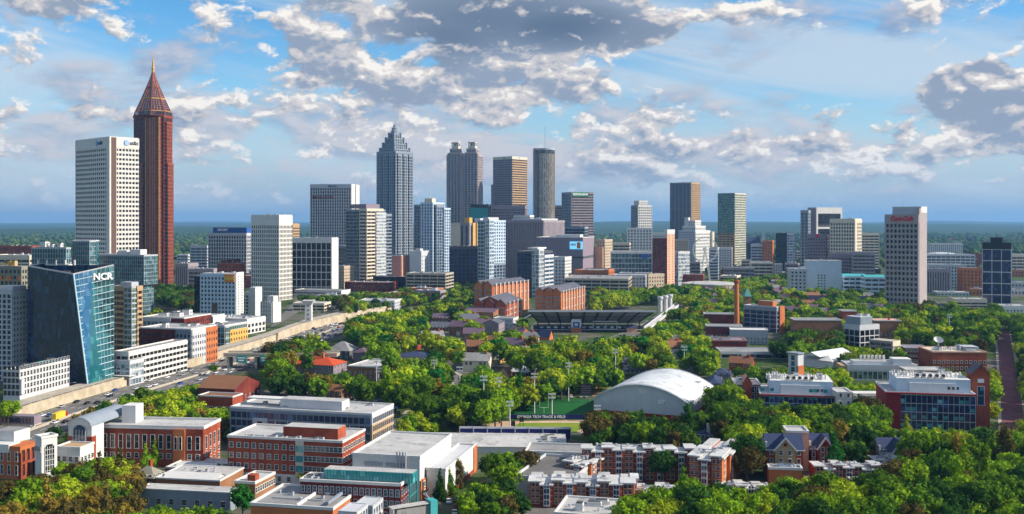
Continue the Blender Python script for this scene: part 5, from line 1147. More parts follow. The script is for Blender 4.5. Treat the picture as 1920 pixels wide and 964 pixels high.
ap = [(-L2-ww*math.cos(math.pi*j/10),-.55,H-2+2.6*math.sin(math.pi*j/10)) for j in range(11)]
m.poly([(-L2-ww,-.55,4.5)]+ap+[(-L2+ww,-.55,4.5)],'gblue')
for j in range(5): x_=-L2-ww+ww*2*j/4; m.box(x_-.08,x_+.08,-.7,-.55,4.5,H-1.4,'white')
for k in range(5): m.box(-L2-ww,-L2+ww,-.7,-.55,5+k*2.4,5.12+k*2.4,'white')
b.finish()
b = B('portico','low white colonnaded wing in front of the arched entrance','portico',104,150,176,842,d=396,th=10,low=872); b.solid('white',z0=b.H*.5); b.solid('gdark',x0=-b.L+1,x1=-1,y0=1,y1=b.W-1,z1=b.H*.5,part='recess'); b.windows('f',4,1,1.6,1.9,b.H*.58,1,frame='warmwhite'); b.windows('r',4,1,1.2,1.7,b.H*.58,1,frame='warmwhite')
for q in range(6): b.M('column').lathe([(.4,0),(.34,b.H*.5)],'white',10,-b.L+.5+q*(b.L-1)/5,.3)
b.flatroof('tan','white',h=.8); b.finish()
b = B('brick_building','orange brick wing with paired tall windows at the left edge','brick hall',-30,38,74,838,d=396,th=14,low=900,land='orange brick wing at the edge')
b.solid('brickorange'); b.windows('f',5,2,1.1,3.6,1.8,5.2,frame='warmwhite'); b.solid('brickred',-1,.4,0,b.W,0,b.H-2.5,'recess_wall'); b.windows('r',4,2,.8,4.4,1.5,5.4,x=.4,frame='brown'); b.solid('white',-b.L,-5,-.3,6,b.H-2.6,b.H+.6,'cornice','white'); b.solid('white',-b.L,-7,5,14,b.H,b.H+4.5,'upper_block','roofgrey'); b.finish()
b = B('brick_building','white pavilion with a tall arched window grid facing the trees','pavilion',66,78,104,823,d=386,th=40,low=900); b.solid('white'); b.flatroof('roofgrey','white'); W_=b.W
m = b.M('arched_window'); ap=[(.12,W_/2-W_*.3*math.cos(math.pi*j/10),b.H-4.2+W_*.3*math.sin(math.pi*j/10)) for j in range(11)]; m.poly([(.12,W_*.2,5)]+ap+[(.12,W_*.8,5)],'gdark')
for j in range(5): y_=W_*.2+W_*.6*j/4; m.box(.12,.3,y_-.08,y_+.08,5,b.H-3.2,'white')
for k in range(6): m.box(.12,.3,W_*.2,W_*.8,5.5+k*2,5.65+k*2,'white')
b.windows('r',4,1,1.2,1.6,1.5,1); b.windows('f',3,1,1.1,1.8,b.H-5,1); b.finish()
# low complex
b = B('brick_building','low blue grey walled building under a white sheet roof','low building',262,431,446,925,d=352,th=10,low=955,land='low blue grey building'); b.solid('bluegrey'); b.windows('f',7,1,1.7,1.9,1.6,1,frame='steel'); b.flatroof('rooflight','white',h=.4); b.finish()
b = B('brick_building','white roofed middle range stepping up behind the low blue grey building','low building',292,412,452,903,d=372,th=10,low=912,dep=20); b.solid('brickbrown'); b.flatroof('rooflight','white',h=.5); b.M('roof_ridge').gable(-b.L*.9,-2,2,8,b.H+.3,1.4,'x','white'); b.units(6,14,'steel',sz=1.5,hh=1); b.finish()
b = B('brick_building','white roofed rear range with brick edges below the long brick hall','low building',312,452,476,884,d=398,th=10,low=895,dep=16); b.solid('brickbrown'); b.flatroof('rooflight','white',h=.6); b.M('skylight').box(-b.L*.3,-2,4,9,b.H,b.H+1.6,'olivegrey','palegrey'); b.M('roof_ridge').gable(-b.L*.9,-b.L*.4,2,8,b.H+.3,1.2,'x','white'); b.finish()
b = B('house','brick house with slate hip roof, chimney and white windows beside the low complex','house',248,288,310,889,d=384,th=16,low=903); b.solid('brickbrown',z1=b.H-1.5); b.windows('f',4,2,1.0,1.3,1,2.5,frame='white'); b.windows('r',3,2,1.0,1.3,1,2.5,frame='white'); b.M('roof').hip(-b.L,0,0,b.W,b.H-1.5,3.4,'olivegrey'); b.solid('brickred',-b.L*.55,-b.L*.45,4,5.5,b.H,b.H+4,'chimney'); b.finish()
b = B('brick_building','narrow brown brick range with a row of windows beside the round green tree','brick hall',440,478,515,908,d=358,th=14,low=935); b.solid('brickbrown'); b.windows('r',9,1,1.1,1.8,b.H-3.2,1,frame='warmwhite'); b.flatroof('rooflight','warmwhite'); b.solid('brickred',-4,-1,2,5,b.H,b.H+2.6,'chimney'); b.finish()
b = B('pergola','brown open steel frame on brick posts beside the low complex','pergola',452,468,478,880,d=396,th=14,dep=14,low=895,rec=False)
for q in range(4): b.M('post').box(-.4,.1,q*4,q*4+.4,0,b.H,'brickbrown')
b.M('beam').box(-b.L,.2,0,.5,b.H-1,b.H,'brown'); b.M('beam').box(-.5,.2,.5,13,b.H-1,b.H,'timber'); b.finish()
# houses and halls in the trees (left of the sports ground)
def house(label,xl,xc,xr,yt,d,th=20,low=None,wallk='brickbrown',roofk='slate',h=3,axis='auto',dep=None,land=None,name='house',cat='house',kind='hip',wf=4,fl=2,eave=None,chim=None):
    b = B(name,label,cat,xl,xc,xr,yt,d=d,th=th,dep=dep,low=low,land=land); He = max(b.H-h,2.5); b.solid(wallk,z1=He)
    if kind == 'hip': b.M('roof').hip(-b.L,0,0,b.W,He,h,roofk)
    elif kind == 'flat': b.flatroof(roofk,'white',z=He,h=.7)
    else: b.M('roof').gable(-b.L,0,0,b.W,He,h,('x' if b.L>b.W else 'y') if axis=='auto' else axis,roofk,wallk)
    if wf: b.windows('f',wf,fl,1.1,1.5,1.0,3.0 if fl<3 else He/fl,frame='white'); b.windows('r',max(2,int(b.W/4)),fl,1.0,1.4,1.0,3.0 if fl<3 else He/fl,frame='white')
    if chim: b.solid(chim,-b.L*.4,-b.L*.4+1.4,b.W*.4,b.W*.4+1.4,He,b.H+3,'chimney')
    b.finish(); return b
house('old dark brick workshop with faded brown gabled roof by the car park',372,440,487,712,548,14,760,'brickdark','brownroof',5,kind='gable',axis='x',wf=8,name='brick_workshop',cat='workshop',land='old brown roofed workshop')
house('low brick front range attached to the brown roofed workshop',372,436,447,742,520,14,770,'brickred','brownroof',1,kind='flat',wf=9,dep=10,name='brick_workshop',cat='workshop')
house('small rust roofed brick house behind the grey roof box',612,640,661,725,565,18,750,'brickbrown','brownroof',2.6,kind='gable',axis='x',wf=3,land='rust roofed house')
house('broad pavilion with a fiery red hip roof and a brick chimney',545,625,650,674,668,18,706,'purplegrey','redroof',4,wf=6,chim='brickorange',name='pavilion',cat='pavilion',land='fiery red roofed pavilion')
house('dark walled hall with a big grey hip roof above the trees',612,655,674,643,742,18,673,'darkgrey','roofgrey',6,wf=4,name='pavilion',cat='pavilion',land='grey hip roofed hall')
house('purple roofed annexe peeking out right of the grey hip roofed hall',662,684,698,654,730,18,668,'purplegrey','purpleroof',3,wf=0)
house('flat roofed brick hall with a bare peach end wall among the trees',652,709,746,688,640,18,714,'brickbrown','rooflight',.6,kind='flat',wf=6,name='brick_hall',cat='hall',land='flat hall with peach end')
house('low building under a shallow deep blue roof with white eaves',742,800,815,663,720,12,676,'white','slateblue',2.5,wf=0,name='pavilion',cat='pavilion',land='deep blue roofed pavilion')
house('long brick dormitory with grey violet roof left of the stadium',795,838,855,590,1010,16,606,'brickbrown','purpleroof',3.6,kind='gable',axis='x',wf=7,name='brick_hall',cat='hall')
house('brick dormitory with twin gables under the tall orange brick hall',800,852,870,607,930,16,634,'brickred','slate',4,kind='gable',axis='x',wf=8,fl=3,name='brick_hall',cat='hall',land='twin gabled dormitory')
house('long low brown roofed range in front of the lower brick wing',868,925,948,580,1000,14,596,'brickbrown','purpleroof',3,kind='gable',axis='x',wf=6,name='brick_hall',cat='hall')
house('pale grey flat block with terraces left of the stadium ramp roof',925,962,972,597,930,16,622,'palegrey','roofgrey',.6,kind='flat',wf=5,fl=3,name='brick_hall',cat='hall')
house('violet brick house with white dormers below the terraced pale block',905,935,946,600,900,16,625,'purplegrey','slate',3,kind='gable',wf=4,fl=2)
house('dark blue gabled brick house standing alone in the woods',866,886,898,640,790,24,672,'brickdark','slateblue',5,kind='gable',axis='x',wf=3,land='dark blue gabled house')
house('house with pale green roof and a sunlit orange end wall',905,938,952,668,720,26,697,'ochre','roofgrey',3,kind='gable',axis='x',wf=3,land='orange ended house')
house('small blue roofed chapel like hall just left of the stadium banner',1008,1030,1037,625,860,26,648,'brickorange','slateblue',6,kind='gable',axis='x',wf=0)
house('white gabled fraternity house with brick front between the trees',955,988,1006,686,660,22,712,'brickdark','metalpale',4.5,kind='hip',wf=4,land='white gabled house')
house('steep tan gabled cottage beside the white gabled house',935,952,958,690,655,26,708,'peach','brownroof',4,kind='gable',axis='y',wf=0)
house('white columned house with dark hip roof above the vaulted hall',1166,1206,1224,690,668,14,715,'white','slateblue',3.5,wf=5,land='white columned house')
house('violet house with pale arched gable left of the white columned house',1144,1192,1197,680,705,10,698,'purplegrey','slate',3,kind='gable',axis='x',wf=5,dep=12)
house('long dark roofed villa right of the tall lamp beside the vaulted hall',1262,1310,1322,690,665,10,708,'purplegrey','slate',3,wf=4,dep=14)
house('navy roofed bungalow behind the vaulted hall corner',1325,1352,1364,712,600,12,730,'midgrey','slateblue',2.6,wf=2)
house('blue hip roofed villa between the dark trees above the terrace row',1335,1370,1380,694,640,10,714,'bluegrey','slateblue',3,wf=3,dep=14)
house('slate roofed house hidden in dark trees before the brick dormitories',1306,1338,1352,812,452,10,826,'white','slateblue',3,wf=4,chim='white',dep=12,land='slate roofed house in dark trees')
house('crimson gabled house deep in the trees at the lower right',1824,1842,1860,850,445,26,885,'redpanel','purpleroof',4,kind='gable',axis='y',wf=2,land='crimson gabled house')
# right centre
b = B('lab_building','dark blue glass block with brick crown beside the tall chimney','laboratory',1395,1456,1469,577,d=915,th=44,dep=12,low=622,land='blue glass block by the chimney'); b.mass('blackglass',wall='bluegrey',glass='gnavy',faces='fr',fh=4.2,bw=7,sf=.2); b.solid('brickorange',.1,1.5,b.W*.3,b.W,0,b.H+1,'brick_flank'); b.solid('brickorange',-b.L*.65,-b.L*.2,5,12,b.H,b.H+5,'penthouse','roofgrey'); b.flatroof('roofgrey','palegrey'); b.finish()
house('dark red brick block with white lined flat roof left of the chimney',1320,1376,1392,589,930,10,612,'brickdark','roofgrey',.6,kind='flat',wf=8,dep=16,name='brick_hall',cat='hall',land='dark red block by the chimney')
house('maroon brick range with flat roof below the tall chimney',1325,1392,1402,612,850,8,632,'brickdark','roofgrey',.6,kind='flat',wf=9,dep=18,name='brick_hall',cat='hall')
house('low workshop with a long white roof and glazed front in the campus',1370,1440,1446,619,830,8,635,'steel','white',.6,kind='flat',wf=10,dep=16,name='brick_hall',cat='hall')
b = B('plant_building','open roof deck crowded with cooling machines left of the yellow green tree','plant building',1322,1400,1404,640,d=790,th=4,dep=22,low=652); b.solid('brickdark'); b.flatroof('purplegrey','pink'); b.units(16,44,'palegrey',sz=3,hh=2); b.finish()
b = B('terrace_row','long dark terraced building with three pale bands above the vaulted hall','terrace',1352,1480,1484,662,d=745,th=3,dep=26,low=692,land='long dark terraced building'); b.mass('bandsdark',wall='palegrey',glass='gblack',fh=4.6,sf=.2,bw=14,top=1); b.flatroof('roofgrey','palegrey'); b.solid('brickred',-8,-3,2,8,b.H,b.H+3,'stair_head'); b.finish()
b = B('lab_building','grey glass laboratory with bulky pale plant storey in the trees','laboratory',1583,1612,1648,612,d=800,th=60,low=652,land='grey laboratory with plant storey'); b.mass('blackglass',faces='fr',wall='palegrey',fh=5,bw=6); b.solid('bluegrey',-b.L,-1,2,b.W*.7,b.H,b.H+7,'plant_storey','palegrey'); b.flatroof('rooflight','palegrey'); b.units(3,6,z=b.H+7); b.finish()
b = B('parking_structure','brick trimmed open deck with a bright end wall in the right campus','parking structure',1632,1672,1686,640,d=720,th=48,low=675); b.mass('deck',wall='mauve',fh=3.4,bw=4); b.solid('cream',.1,.9,0,b.W,0,b.H,'end_grid'); b.windows('r',8,4,1.2,1.2,1.2,3.2,x=.9,frame='cream'); b.finish()
house('long flat brick hall left of the grey laboratory',1490,1578,1584,600,820,4,618,'brickbrown','roofgrey',.6,kind='flat',wf=10,dep=18,name='brick_hall',cat='hall',land='long flat brick hall')
house('brick stair block with red walls above the long flat brick hall',1580,1606,1612,583,900,4,600,'brickred','roofgrey',.6,kind='flat',wf=3,dep=14,name='brick_hall',cat='hall')
house('brick hall with chimney right of the grey laboratory roof',1640,1690,1695,601,860,4,622,'brickbrown','peach',.6,kind='flat',wf=6,dep=18,name='brick_hall',cat='hall',chim='brickred')
# white shell roofed arena
b = B('arena','low arena with a folded white shell roof and pale walls','arena',1495,1560,1586,678,d=690,th=50,dep=36,low=690,land='folded white roofed arena'); b.solid('white',z1=b.H); b.M('roof').hip(-b.L,0,0,b.W,b.H,4.5,'white'); b.M('roof_fin').gable(-b.L*.8,-b.L*.3,-2,b.W,b.H+2.5,2.6,'y','metalpale','white'); b.finish()
b = B('lab_building','long pale green glass laboratory with a band of chimneys on its roof','laboratory',1590,1720,1726,688,d=640,th=6,dep=20,low=722,land='long pale green laboratory'); b.mass('greyglass',glass='ggreen',fh=4.4,bw=3,top=2.4,sf=.3); b.solid('tan',-b.L-4,-b.L,1,16,0,b.H,'tan_end'); b.flatroof('rooflight','palegrey')
b.solid('metalpale',-b.L*.9,-6,4,14,b.H,b.H+2.6,'plant_screen','rooflight'); b.solid('metalpale',-14,-3,2,12,b.H,b.H+4.5,'plant_box','white'); b.finish()
for i in range(9):
    pass
b2 = empty('exhaust_row',(0,0,0)); bpy.data.objects.remove(b2)
def stacks(b,n,x0,x1,y,z,h=3,r=.5,key='white'):
    m = MB(); m.lathe([(r,0),(r,h*.8),(r*.8,h)],key,10); me = m.mesh('exhaust_stack')
    for i in range(n):
        o = bpy.data.objects.new('exhaust_stack',me); COL.objects.link(o); o.parent = b.root; o.location = (x0+(x1-x0)*i/(n-1),y+(i%2)*1.6,z)
stacks(b,14,-b.L*.78,-b.L*.42,8,b.H+2.6,3.4,.45)
house('dark brick hall with rows of windows left of the radio dish',1698,1740,1746,652,720,6,674,'brickdark','purplegrey',.6,kind='flat',wf=8,fl=3,dep=16,name='brick_hall',cat='hall')
b = B('lab_building','red brick laboratory with a crowded plant roof under the radio dish','laboratory',1748,1850,1856,662,d=680,th=4,dep=28,low=690,land='red brick plant roofed laboratory'); b.solid('brickred'); b.windows('f',12,2,1.3,1.8,1.5,4,frame='warmwhite'); b.flatroof('cream','peach'); b.units(14,77,'palegrey',sz=3.5,hh=2.5); stacks(b,8,-b.L*.9,-b.L*.3,10,b.H,3,.5); b.solid('bluegrey',-12,-2,8,20,b.H,b.H+3,'plant_box','steel'); b.finish()
root = empty('radio_dish',(X(1759,730),730,Z(648,730))); tag(root,'white radio dish standing on the roof of the brick halls','dish'); m = MB(); m.lathe([(.2,-.3),(1.6,0),(2.8,.9),(3.4,1.7)],'white',20,cap=False); o = m.build('reflector',root); o.rotation_euler = (R(35),0,0); o.location = (0,0,3); m = MB(); m.lathe([(.7,0),(.4,3)],'steel',8); m.build('mount',root)
house('flat brick range with green roof garden behind the pale plant rooms',1700,1772,1778,694,610,4,704,'brickorange','rooflight',.6,kind='flat',wf=6,dep=14,name='brick_hall',cat='hall')
# lab A
def lab(label,xl,xc,yt,yp,d,low,land,left):
    b = B('lab_building',label,'laboratory',xl,xc,xc+2,yt,d=d,th=11,dep=32,low=low,land=land); L,W,H = b.L,b.W,b.H
    b.solid('redpanel',-L,-L*(1-left),-.6,W,0,H,'red_panel','rooflight'); b.mass('paleglass',x0=-L*(1-left),wall='steel',glass='gnavy',fh=3.9,bw=2.4,sf=.08,pf=.07,rd=.15,top=.5,faces='f')
    for q in range(22):
        r_ = random.Random(q*3+int(d)); x_ = -L*(1-left)+r_.randint(0,int((L*(1-left)-2.5)/2.4))*2.4; z_ = 1+r_.randint(0,3)*3.9; b.M('teal_pane%d'%q).box(x_+.2,x_+2.2,-.1,-.03,z_,z_+1.7,'gtealbright')  # panes of brighter teal glass set at random in the front
    b.solid('redpanel',-L-.3,.3,-1.5,.4,H,H+.5,'red_cornice'); b.flatroof('rooflight','palegrey')
    zp = Z(yp,d+6); b.solid('paleblue',-L*.86,-1,5,W-4,H+.2,zp,'plant_penthouse','white'); b.solid('metalpale',-L*.72,-L*.2,4,6,H+.2,zp-2,'lower_penthouse','white'); b.windows('f',3,1,1,1.2,H+2,1,a0=-L*.3,a1=-L*.15,y=4,frame='grey',pane='gdark')
    m = MB(); m.lathe([(1.2,0),(1.2,1.6),(1.05,2.3)],'white',14); m.lathe([(.95,1.7),(.95,2.31)],'black',14); me = m.mesh('fan_housing')
    for i in range(5):
        o = bpy.data.objects.new('fan_housing',me); COL.objects.link(o); o.parent = b.root; o.location = (-L*.62+i*3.0,8,zp); o.rotation_euler = (R(50),0,0)
    stacks(b,8,-L*.9,-L*.65,10,zp,3.2,.35); stacks(b,6,-L*.35,-L*.1,12,zp,2.6,.5); b.units(8,int(d),'white',z=zp,y0=8,sz=2.5,hh=2.4)
    b.finish(); return b
lab('pale plant topped laboratory with blue glass partly hidden by trees',1425,1568,745,716,520,765,'pale laboratory behind treetops',0)
lab('large blue glass laboratory with red end panel and pale plant storey',1662,1829,742,712,488,808,'blue glass laboratory with red panel',.16)
b = B('brick_building','dark brick gabled entrance bay left of the pale plant storey','brick hall',1379,1426,1432,722,d=545,th=6,dep=18,low=745); b.solid('brickdark'); b.windows('f',5,2,1.6,3.2,b.H-8.5,4.4,frame='white',pane='gblue'); b.M('gable_front').box(-b.L*.72,-b.L*.35,-1,6,0,b.H+1,'brickred'); b.M('gable_front').gable(-b.L*.72,-b.L*.35,-1,8,b.H+1,4,'y','pink','brickred'); b.flatroof('rooflight','white'); b.units(6,5,'white'); b.finish()
b = B('brick_building','white stone stair block between the two plant topped laboratories','stair block',1569,1598,1602,738,d=515,th=4,dep=14,low=772); b.solid('warmwhite'); b.windows('f',2,3,1.2,1.8,3.5,4,frame='warmwhite'); b.flatroof('rooflight','white'); b.finish()
b = B('link_building','low white colonnade link running between the two laboratories','link building',1600,1662,1664,738,d=535,th=2,dep=8,low=745); b.solid('white',z0=b.H-3); b.solid('gnavy',y0=1,z1=b.H-3,part='recess'); b.windows('f',10,1,.9,.9,b.H-2.2,1,frame='white'); b.finish()
b = B('stair_tower','pale glass and brick lift tower rising above the left laboratory','tower',1478,1496,1503,664,d=600,th=48,low=704); b.solid('brickorange',-1,.4,0,b.W,0,b.H-7,'brick_flank'); b.solid('palegrey'); b.windows('f',1,4,2.4,2.6,b.H-14,3.4,frame='steel',pane='gblue'); b.solid('bluegrey',-b.L-1,1,-1,b.W,b.H,b.H+.6,'cap'); b.finish()
b = B('gabled_tower','tall crimson brick gabled tower with one long window beside the brick walk','tower',1822,1856,1864,702,d=497,th=10,dep=10,low=790,land='crimson gabled tower'); b.solid('brickred',z1=b.H); b.M('gable').gable(-b.L,0,0,b.W,b.H,4.5,'y','slate','brickred'); b.windows('f',1,1,3.0,9,b.H-15,1,frame='white',pane='gblue'); b.windows('f',1,1,2.6,1.6,b.H-4,1,frame='white',pane='signwhite'); b.finish()
# ------------------------------------------------------------------ vaulted sports hall
root = empty('sports_hall',(X(1292,512),512,0),-R(23)); tag(root,'white vaulted sports hall with grey end wall and red base','sports hall'); LAND.append((1220,530,'white vaulted hall'))
Lh, Wh, ez, rise = 50, 58, 8.8, 8.2; SHOW.append((1110,702,1338,778,510)); FOOT.append((X(1292,512),512,R(23),-Lh,0,0,Wh)); n=24
arc = [(-Lh*j/n, ez+rise*(1-((j/n-.5)*2)**2)) for j in range(n+1)]
m = MB()
for (a,za),(c,zc_) in zip(arc,arc[1:]): m.poly([(a,-1,za),(a,Wh+1,za),(c,Wh+1,zc_),(c,-1,zc_)],'metalroof')
o = m.build('roof',root); sol = o.modifiers.new('thick','SOLIDIFY'); sol.thickness = .5
for p_ in o.data.polygons: p_.use_smooth = False
m = MB(); m.poly([(0,0,1.8)]+[(a,0,z_-.3) for a,z_ in arc]+[(-Lh,0,1.8)],'palegrey'); m.poly([(a,Wh,z_-.3) for a,z_ in arc]+[(-Lh,Wh,0),(0,Wh,0)],'steel'); m.box(-.02,0,0,Wh,1.8,ez,'steel'); m.box(-Lh,-Lh+.02,0,Wh,1.8,ez,'steel'); m.build('end_wall',root)
m = MB(); m.box(-Lh-.1,.1,-.25,0,0,2.4,'redpanel'); m.box(0,.25,0,Wh,0,2.4,'redpanel'); m.build('red_base',root)
m = MB()
for k in range(2): m.box(-Lh*.52+k*2.4,-Lh*.52+2.2+k*2.4,-.2,0,12.2,14.6,'white')
m.build('louvre_panel',root); text(root,'GT',2.6,-Lh*.28,8.6,-.3,'f','signwhite',bold=.06)
m = MB()
for q in range(2):
    y_ = -.6+q*(Wh+1.2)
    for (a,za),(c,zc_) in zip(arc,arc[1:]): m.bar((a,y_,za+.3),(c,y_,zc_+.3),.25,.2,'white')
m.build('roof_rib',root)
# ------------------------------------------------------------------ track: bleachers, banner, posts
def slab_thing(name,label,cat,px0,px1,py,d,z0,z1,t,key,th=0):
    o = empty(name,(X(px0,d),d,0),-R(th)); tag(o,label,cat); return o, (px1-px0)/FPX*d
root, w_ = slab_thing('bleachers','aluminium bleachers with a navy back wall along the track','bleachers',862,1070,0,470,0,0,0,'',2); LAND.append((960,470,'navy backed bleachers')); SHOW.append((862,800,1068,826,470))
m = MB(); m.box(0,w_,-.3,0,.5,5,'bannernavy'); m.build('back_wall',root); m = MB()
for k in range(9): m.box(0,w_,.02+k*.8,.8+k*.8,4.9-k*.5,5.1-k*.5,'steel')
m.build('seating',root); m = MB(); m.box(0,w_,-.4,-.3,5,6,'palegrey'); m.build('railing',root); m = MB()
for q in range(9): m.box(q*w_/8-.15,q*w_/8+.15,-.8,-.45,0,6,'steel')
m.build('frame_post',root); FOOT.append((X(862,470),470,R(2),0,w_,-2,9))
dB = D(786); root, w_ = slab_thing('banner_fence','navy banner fence lettered for the track and field ground','fence',938,1112,0,dB,0,0,0,''); m = MB(); m.box(0,w_,0,.2,0,2.3,'bannernavy'); m.build('banner_cloth',root); text(root,'GEORGIA TECH TRACK & FIELD',1.75,w_*.44,1.15,-.15,'f','signwhite',sx=.98,bold=.03); m = MB(); m.box(w_*.02,w_*.1,-.1,-.02,.4,1.9,'palegrey'); m.build('emblem',root); SHOW.append((938,776,1105,815,dB)); SHOW.append((965,745,1105,780,520)); SHOW.append((900,788,1085,806,475)); SHOW.append((1112,726,1160,742,590))
root, w_ = slab_thing('goalpost','white football goalposts standing on the dark green field','goalpost',1012,1028,0,D(775),0,0,0,''); m = MB(); m.bar((0,0,3),(0,0,9.5),.14,.14,'signwhite'); m.bar((w_,0,3),(w_,0,9.5),.14,.14,'signwhite'); m.build('upright',root); m = MB(); m.bar((0,0,3),(w_,0,3),.14,.14,'signwhite'); m.bar((w_/2,0,0),(w_/2,0,3),.18,.18,'signwhite'); m.build('crossbar',root)
for lb,px,w_,yt,yb_,k in (('large black scoreboard beside the vaulted hall',1088,22,720,755,'black'),('navy blue scoreboard left of the black one',1038,24,721,748,'slateblue')):
    d_ = D(yb_); root = empty('scoreboard',(X(px,d_),d_,0)); tag(root,lb,'scoreboard'); ww = w_/FPX*d_; zt = Z(yt,d_); m = MB(); m.box(0,ww,0,.6,zt-6.5 if k=='black' else zt-6,zt,k); m.build('panel',root)
    m = MB(); m.bar((1,.9,0),(1,.9,zt-1),.4,.4,'steel'); m.bar((ww-1,.9,0),(ww-1,.9,zt-1),.4,.4,'steel'); m.build('support_post',root)
    if k == 'black':
        m = MB()
        for q in range(5): m.box(.5,ww-.5,-.05,0,zt-1.4-q*1.2,zt-1.25-q*1.2,'midgrey')
        m.build('score_rows',root)
    SHOW.append((px,yt,px+w_,yb_-8,d_))
b = B('dugout','low dark dugout with a grey roof left of the navy scoreboard','dugout',1008,1044,1048,744,d=580,th=4,dep=8,low=750); b.solid('slateblue',z1=2.8); b.flatroof('palegrey','white',z=2.8,h=.3); b.finish()
for i,(px,lb) in enumerate(((978,'taller dark steel hurdle tower beside the track'),(962,'lower dark steel frame tower beside the track'))):
    root = empty('timing_tower',(X(px,D(810)),D(810),0)); tag(root,lb,'tower'); m = MB(); hh = 7-i*2
    for sx in (-.8,.8):
        for sy in (-.8,.8): m.bar((sx,sy,0),(sx,sy,hh),.2,.2,'black')
    m.build('frame',root); m = MB(); m.box(-1,1,-1,1,hh-2,hh,'black'); m.build('cabin',root)
# long white roofed hall
b = B('field_house','very long low white roofed hall below the bleachers','hall',765,1060,1066,838,d=440,th=2,dep=28,low=852,land='long white roofed hall'); b.solid('white'); b.M('roof').gable(-b.L,0,0,b.W,b.H,1.6,'x','rooflight','white'); b.units(5,9,'white',x0=-14); b.finish()
# grey parking deck and dorms
b = B('parking_structure','plain grey parking deck with white upper walls beside the red dormitories','parking structure',965,1070,1120,905,d=366,th=20,low=930,land='grey parking deck'); b.solid('palegrey',top='roofgrey'); b.flatroof('asphaltlight','palegrey',h=1.1); b.finish()
b = B('parking_structure','white screened upper parking level behind the tall feathery tree','parking structure',985,1098,1110,853,d=412,th=8,dep=16,low=868); b.solid('white',z0=b.H-5); b.solid('palegrey',y0=1,z1=b.H-5,part='lower_wall'); b.flatroof('roofgrey','white',h=1); b.solid('brickred',-b.L-2,-b.L,0,8,0,b.H,'stair_tower'); b.finish()
def dorm(label,xl,xc,xr,yt,d,th,n,fl,low,land=None,dep=None,rn=0,seed=1,wid=None):
    b = B('dormitory',label,'dormitory',xl,xc,xr,yt,d=d,th=th,dep=dep,low=low,land=land,wid=wid); L,W,H = b.L,(b.W if rn else b.W*.72),b.H; r_ = random.Random(seed); fh = (H-1.2)/fl
    w = L/n
    for i in range(n):
        x0 = -L+i*w; x1 = x0+w; pj = (0,-1.3,0,-.7)[i%4]; dz = (0,-.9,.5,-.4)[i%4]; key = ('brickred','brickdark','brickred','brickred')[i%4]
        b.solid(key,x0,x1,pj,W,0,H+dz-.95,'wing_wall'); b.M('roof').box(x0-.6,x1+.3,pj-.7,W*.55,H+dz-.5,H+dz,'dormroof'); b.M('roof').box(x0-.2,x1,W*.55,W+.5,H+dz-.9,H+dz-.5,'rooflight')
        if i % 2 == 1:
            m_ = b.M('bay_window'); xm = (x0+x1)/2; m_.box(xm-1.1,xm+1.1,pj-.5,pj,.6,H+dz-.6,'white')
            for k in range(fl): m_.box(xm-.9,xm-.1,pj-.6,pj-.5,1.2+k*fh,2.7+k*fh,'gblue'); m_.box(xm+.1,xm+.9,pj-.6,pj-.5,1.2+k*fh,2.7+k*fh,'gblue')
        else: b.windows('f',2,fl,1.1,1.5,1.2,fh,a0=x0+.4,a1=x1-.4,y=pj,frame='peach',pane='gblue')
        for k in range(1,fl): b.M('stone_band').box(x0-.02,x1+.02,pj-.08,pj,k*fh+.2,k*fh+.34,'peach')
    for j in range(rn):
        y0 = W*j/rn; y1 = W*(j+1)/rn; pj = 1.2*(j%2); b.solid('brickorange',-.5,pj+.1,y0+.02,y1-.02,0,H-.85,'side_wall'); b.M('roof').box(-1,pj+.9,y0-.3,y1+.2,H-.8+.01*j,H-.3+.02*j+.15,'dormroof')
        b.windows('r',1,fl,1.1,1.5,1.2,fh,a0=y0,a1=y1,x=pj+.1,frame='warmwhite',pane='gblue')
    b.units(3,seed,'palegrey',sz=1.6,hh=1,y1=W*.5); b.finish(); return b
dorm('long back row of red brick dormitories with white flat roofs',1092,1306,1312,842,392,3,11,5,895,'back row of dormitories',dep=13,seed=3)
dorm('tall front red brick dormitory wing with a white glazed stair strip',1292,1353,1371,858,376,24,3,5,918,'dormitory with glazed strip',dep=34,rn=4,seed=4)
dorm('diagonal red dormitory wing stepping back from the grey parking deck',1058,1094,1136,868,384,34,2,4,902,'diagonal dormitory wing',rn=5,seed=5)
dorm('low front row of red dormitories with white bays at the bottom',993,1188,1196,905,356,5,9,4,948,'front row of dormitories',dep=14,rn=2,seed=6)
dorm('short eastern end of the front dormitory row behind low trees',1190,1296,1300,918,362,4,5,3,930,None,dep=13,seed=7)
dorm('low stepped dormitory row with white roofs below the gabled halls',1348,1450,1454,913,368,4,6,3,925,'low stepped dormitory row',dep=13,seed=8)
dorm('low red dormitory row between the gabled halls and the forest',1528,1672,1678,874,388,3,8,3,896,'dormitory row by the forest',dep=12,seed=9)
dorm('small white roofed dormitory fragment peeking from the lower trees',1602,1640,1644,903,372,3,2,3,916,None,dep=12,seed=10)
dorm('farther dormitory roofs stepping up behind the forest row',1640,1690,1694,862,402,3,3,3,868,None,dep=12,seed=12)
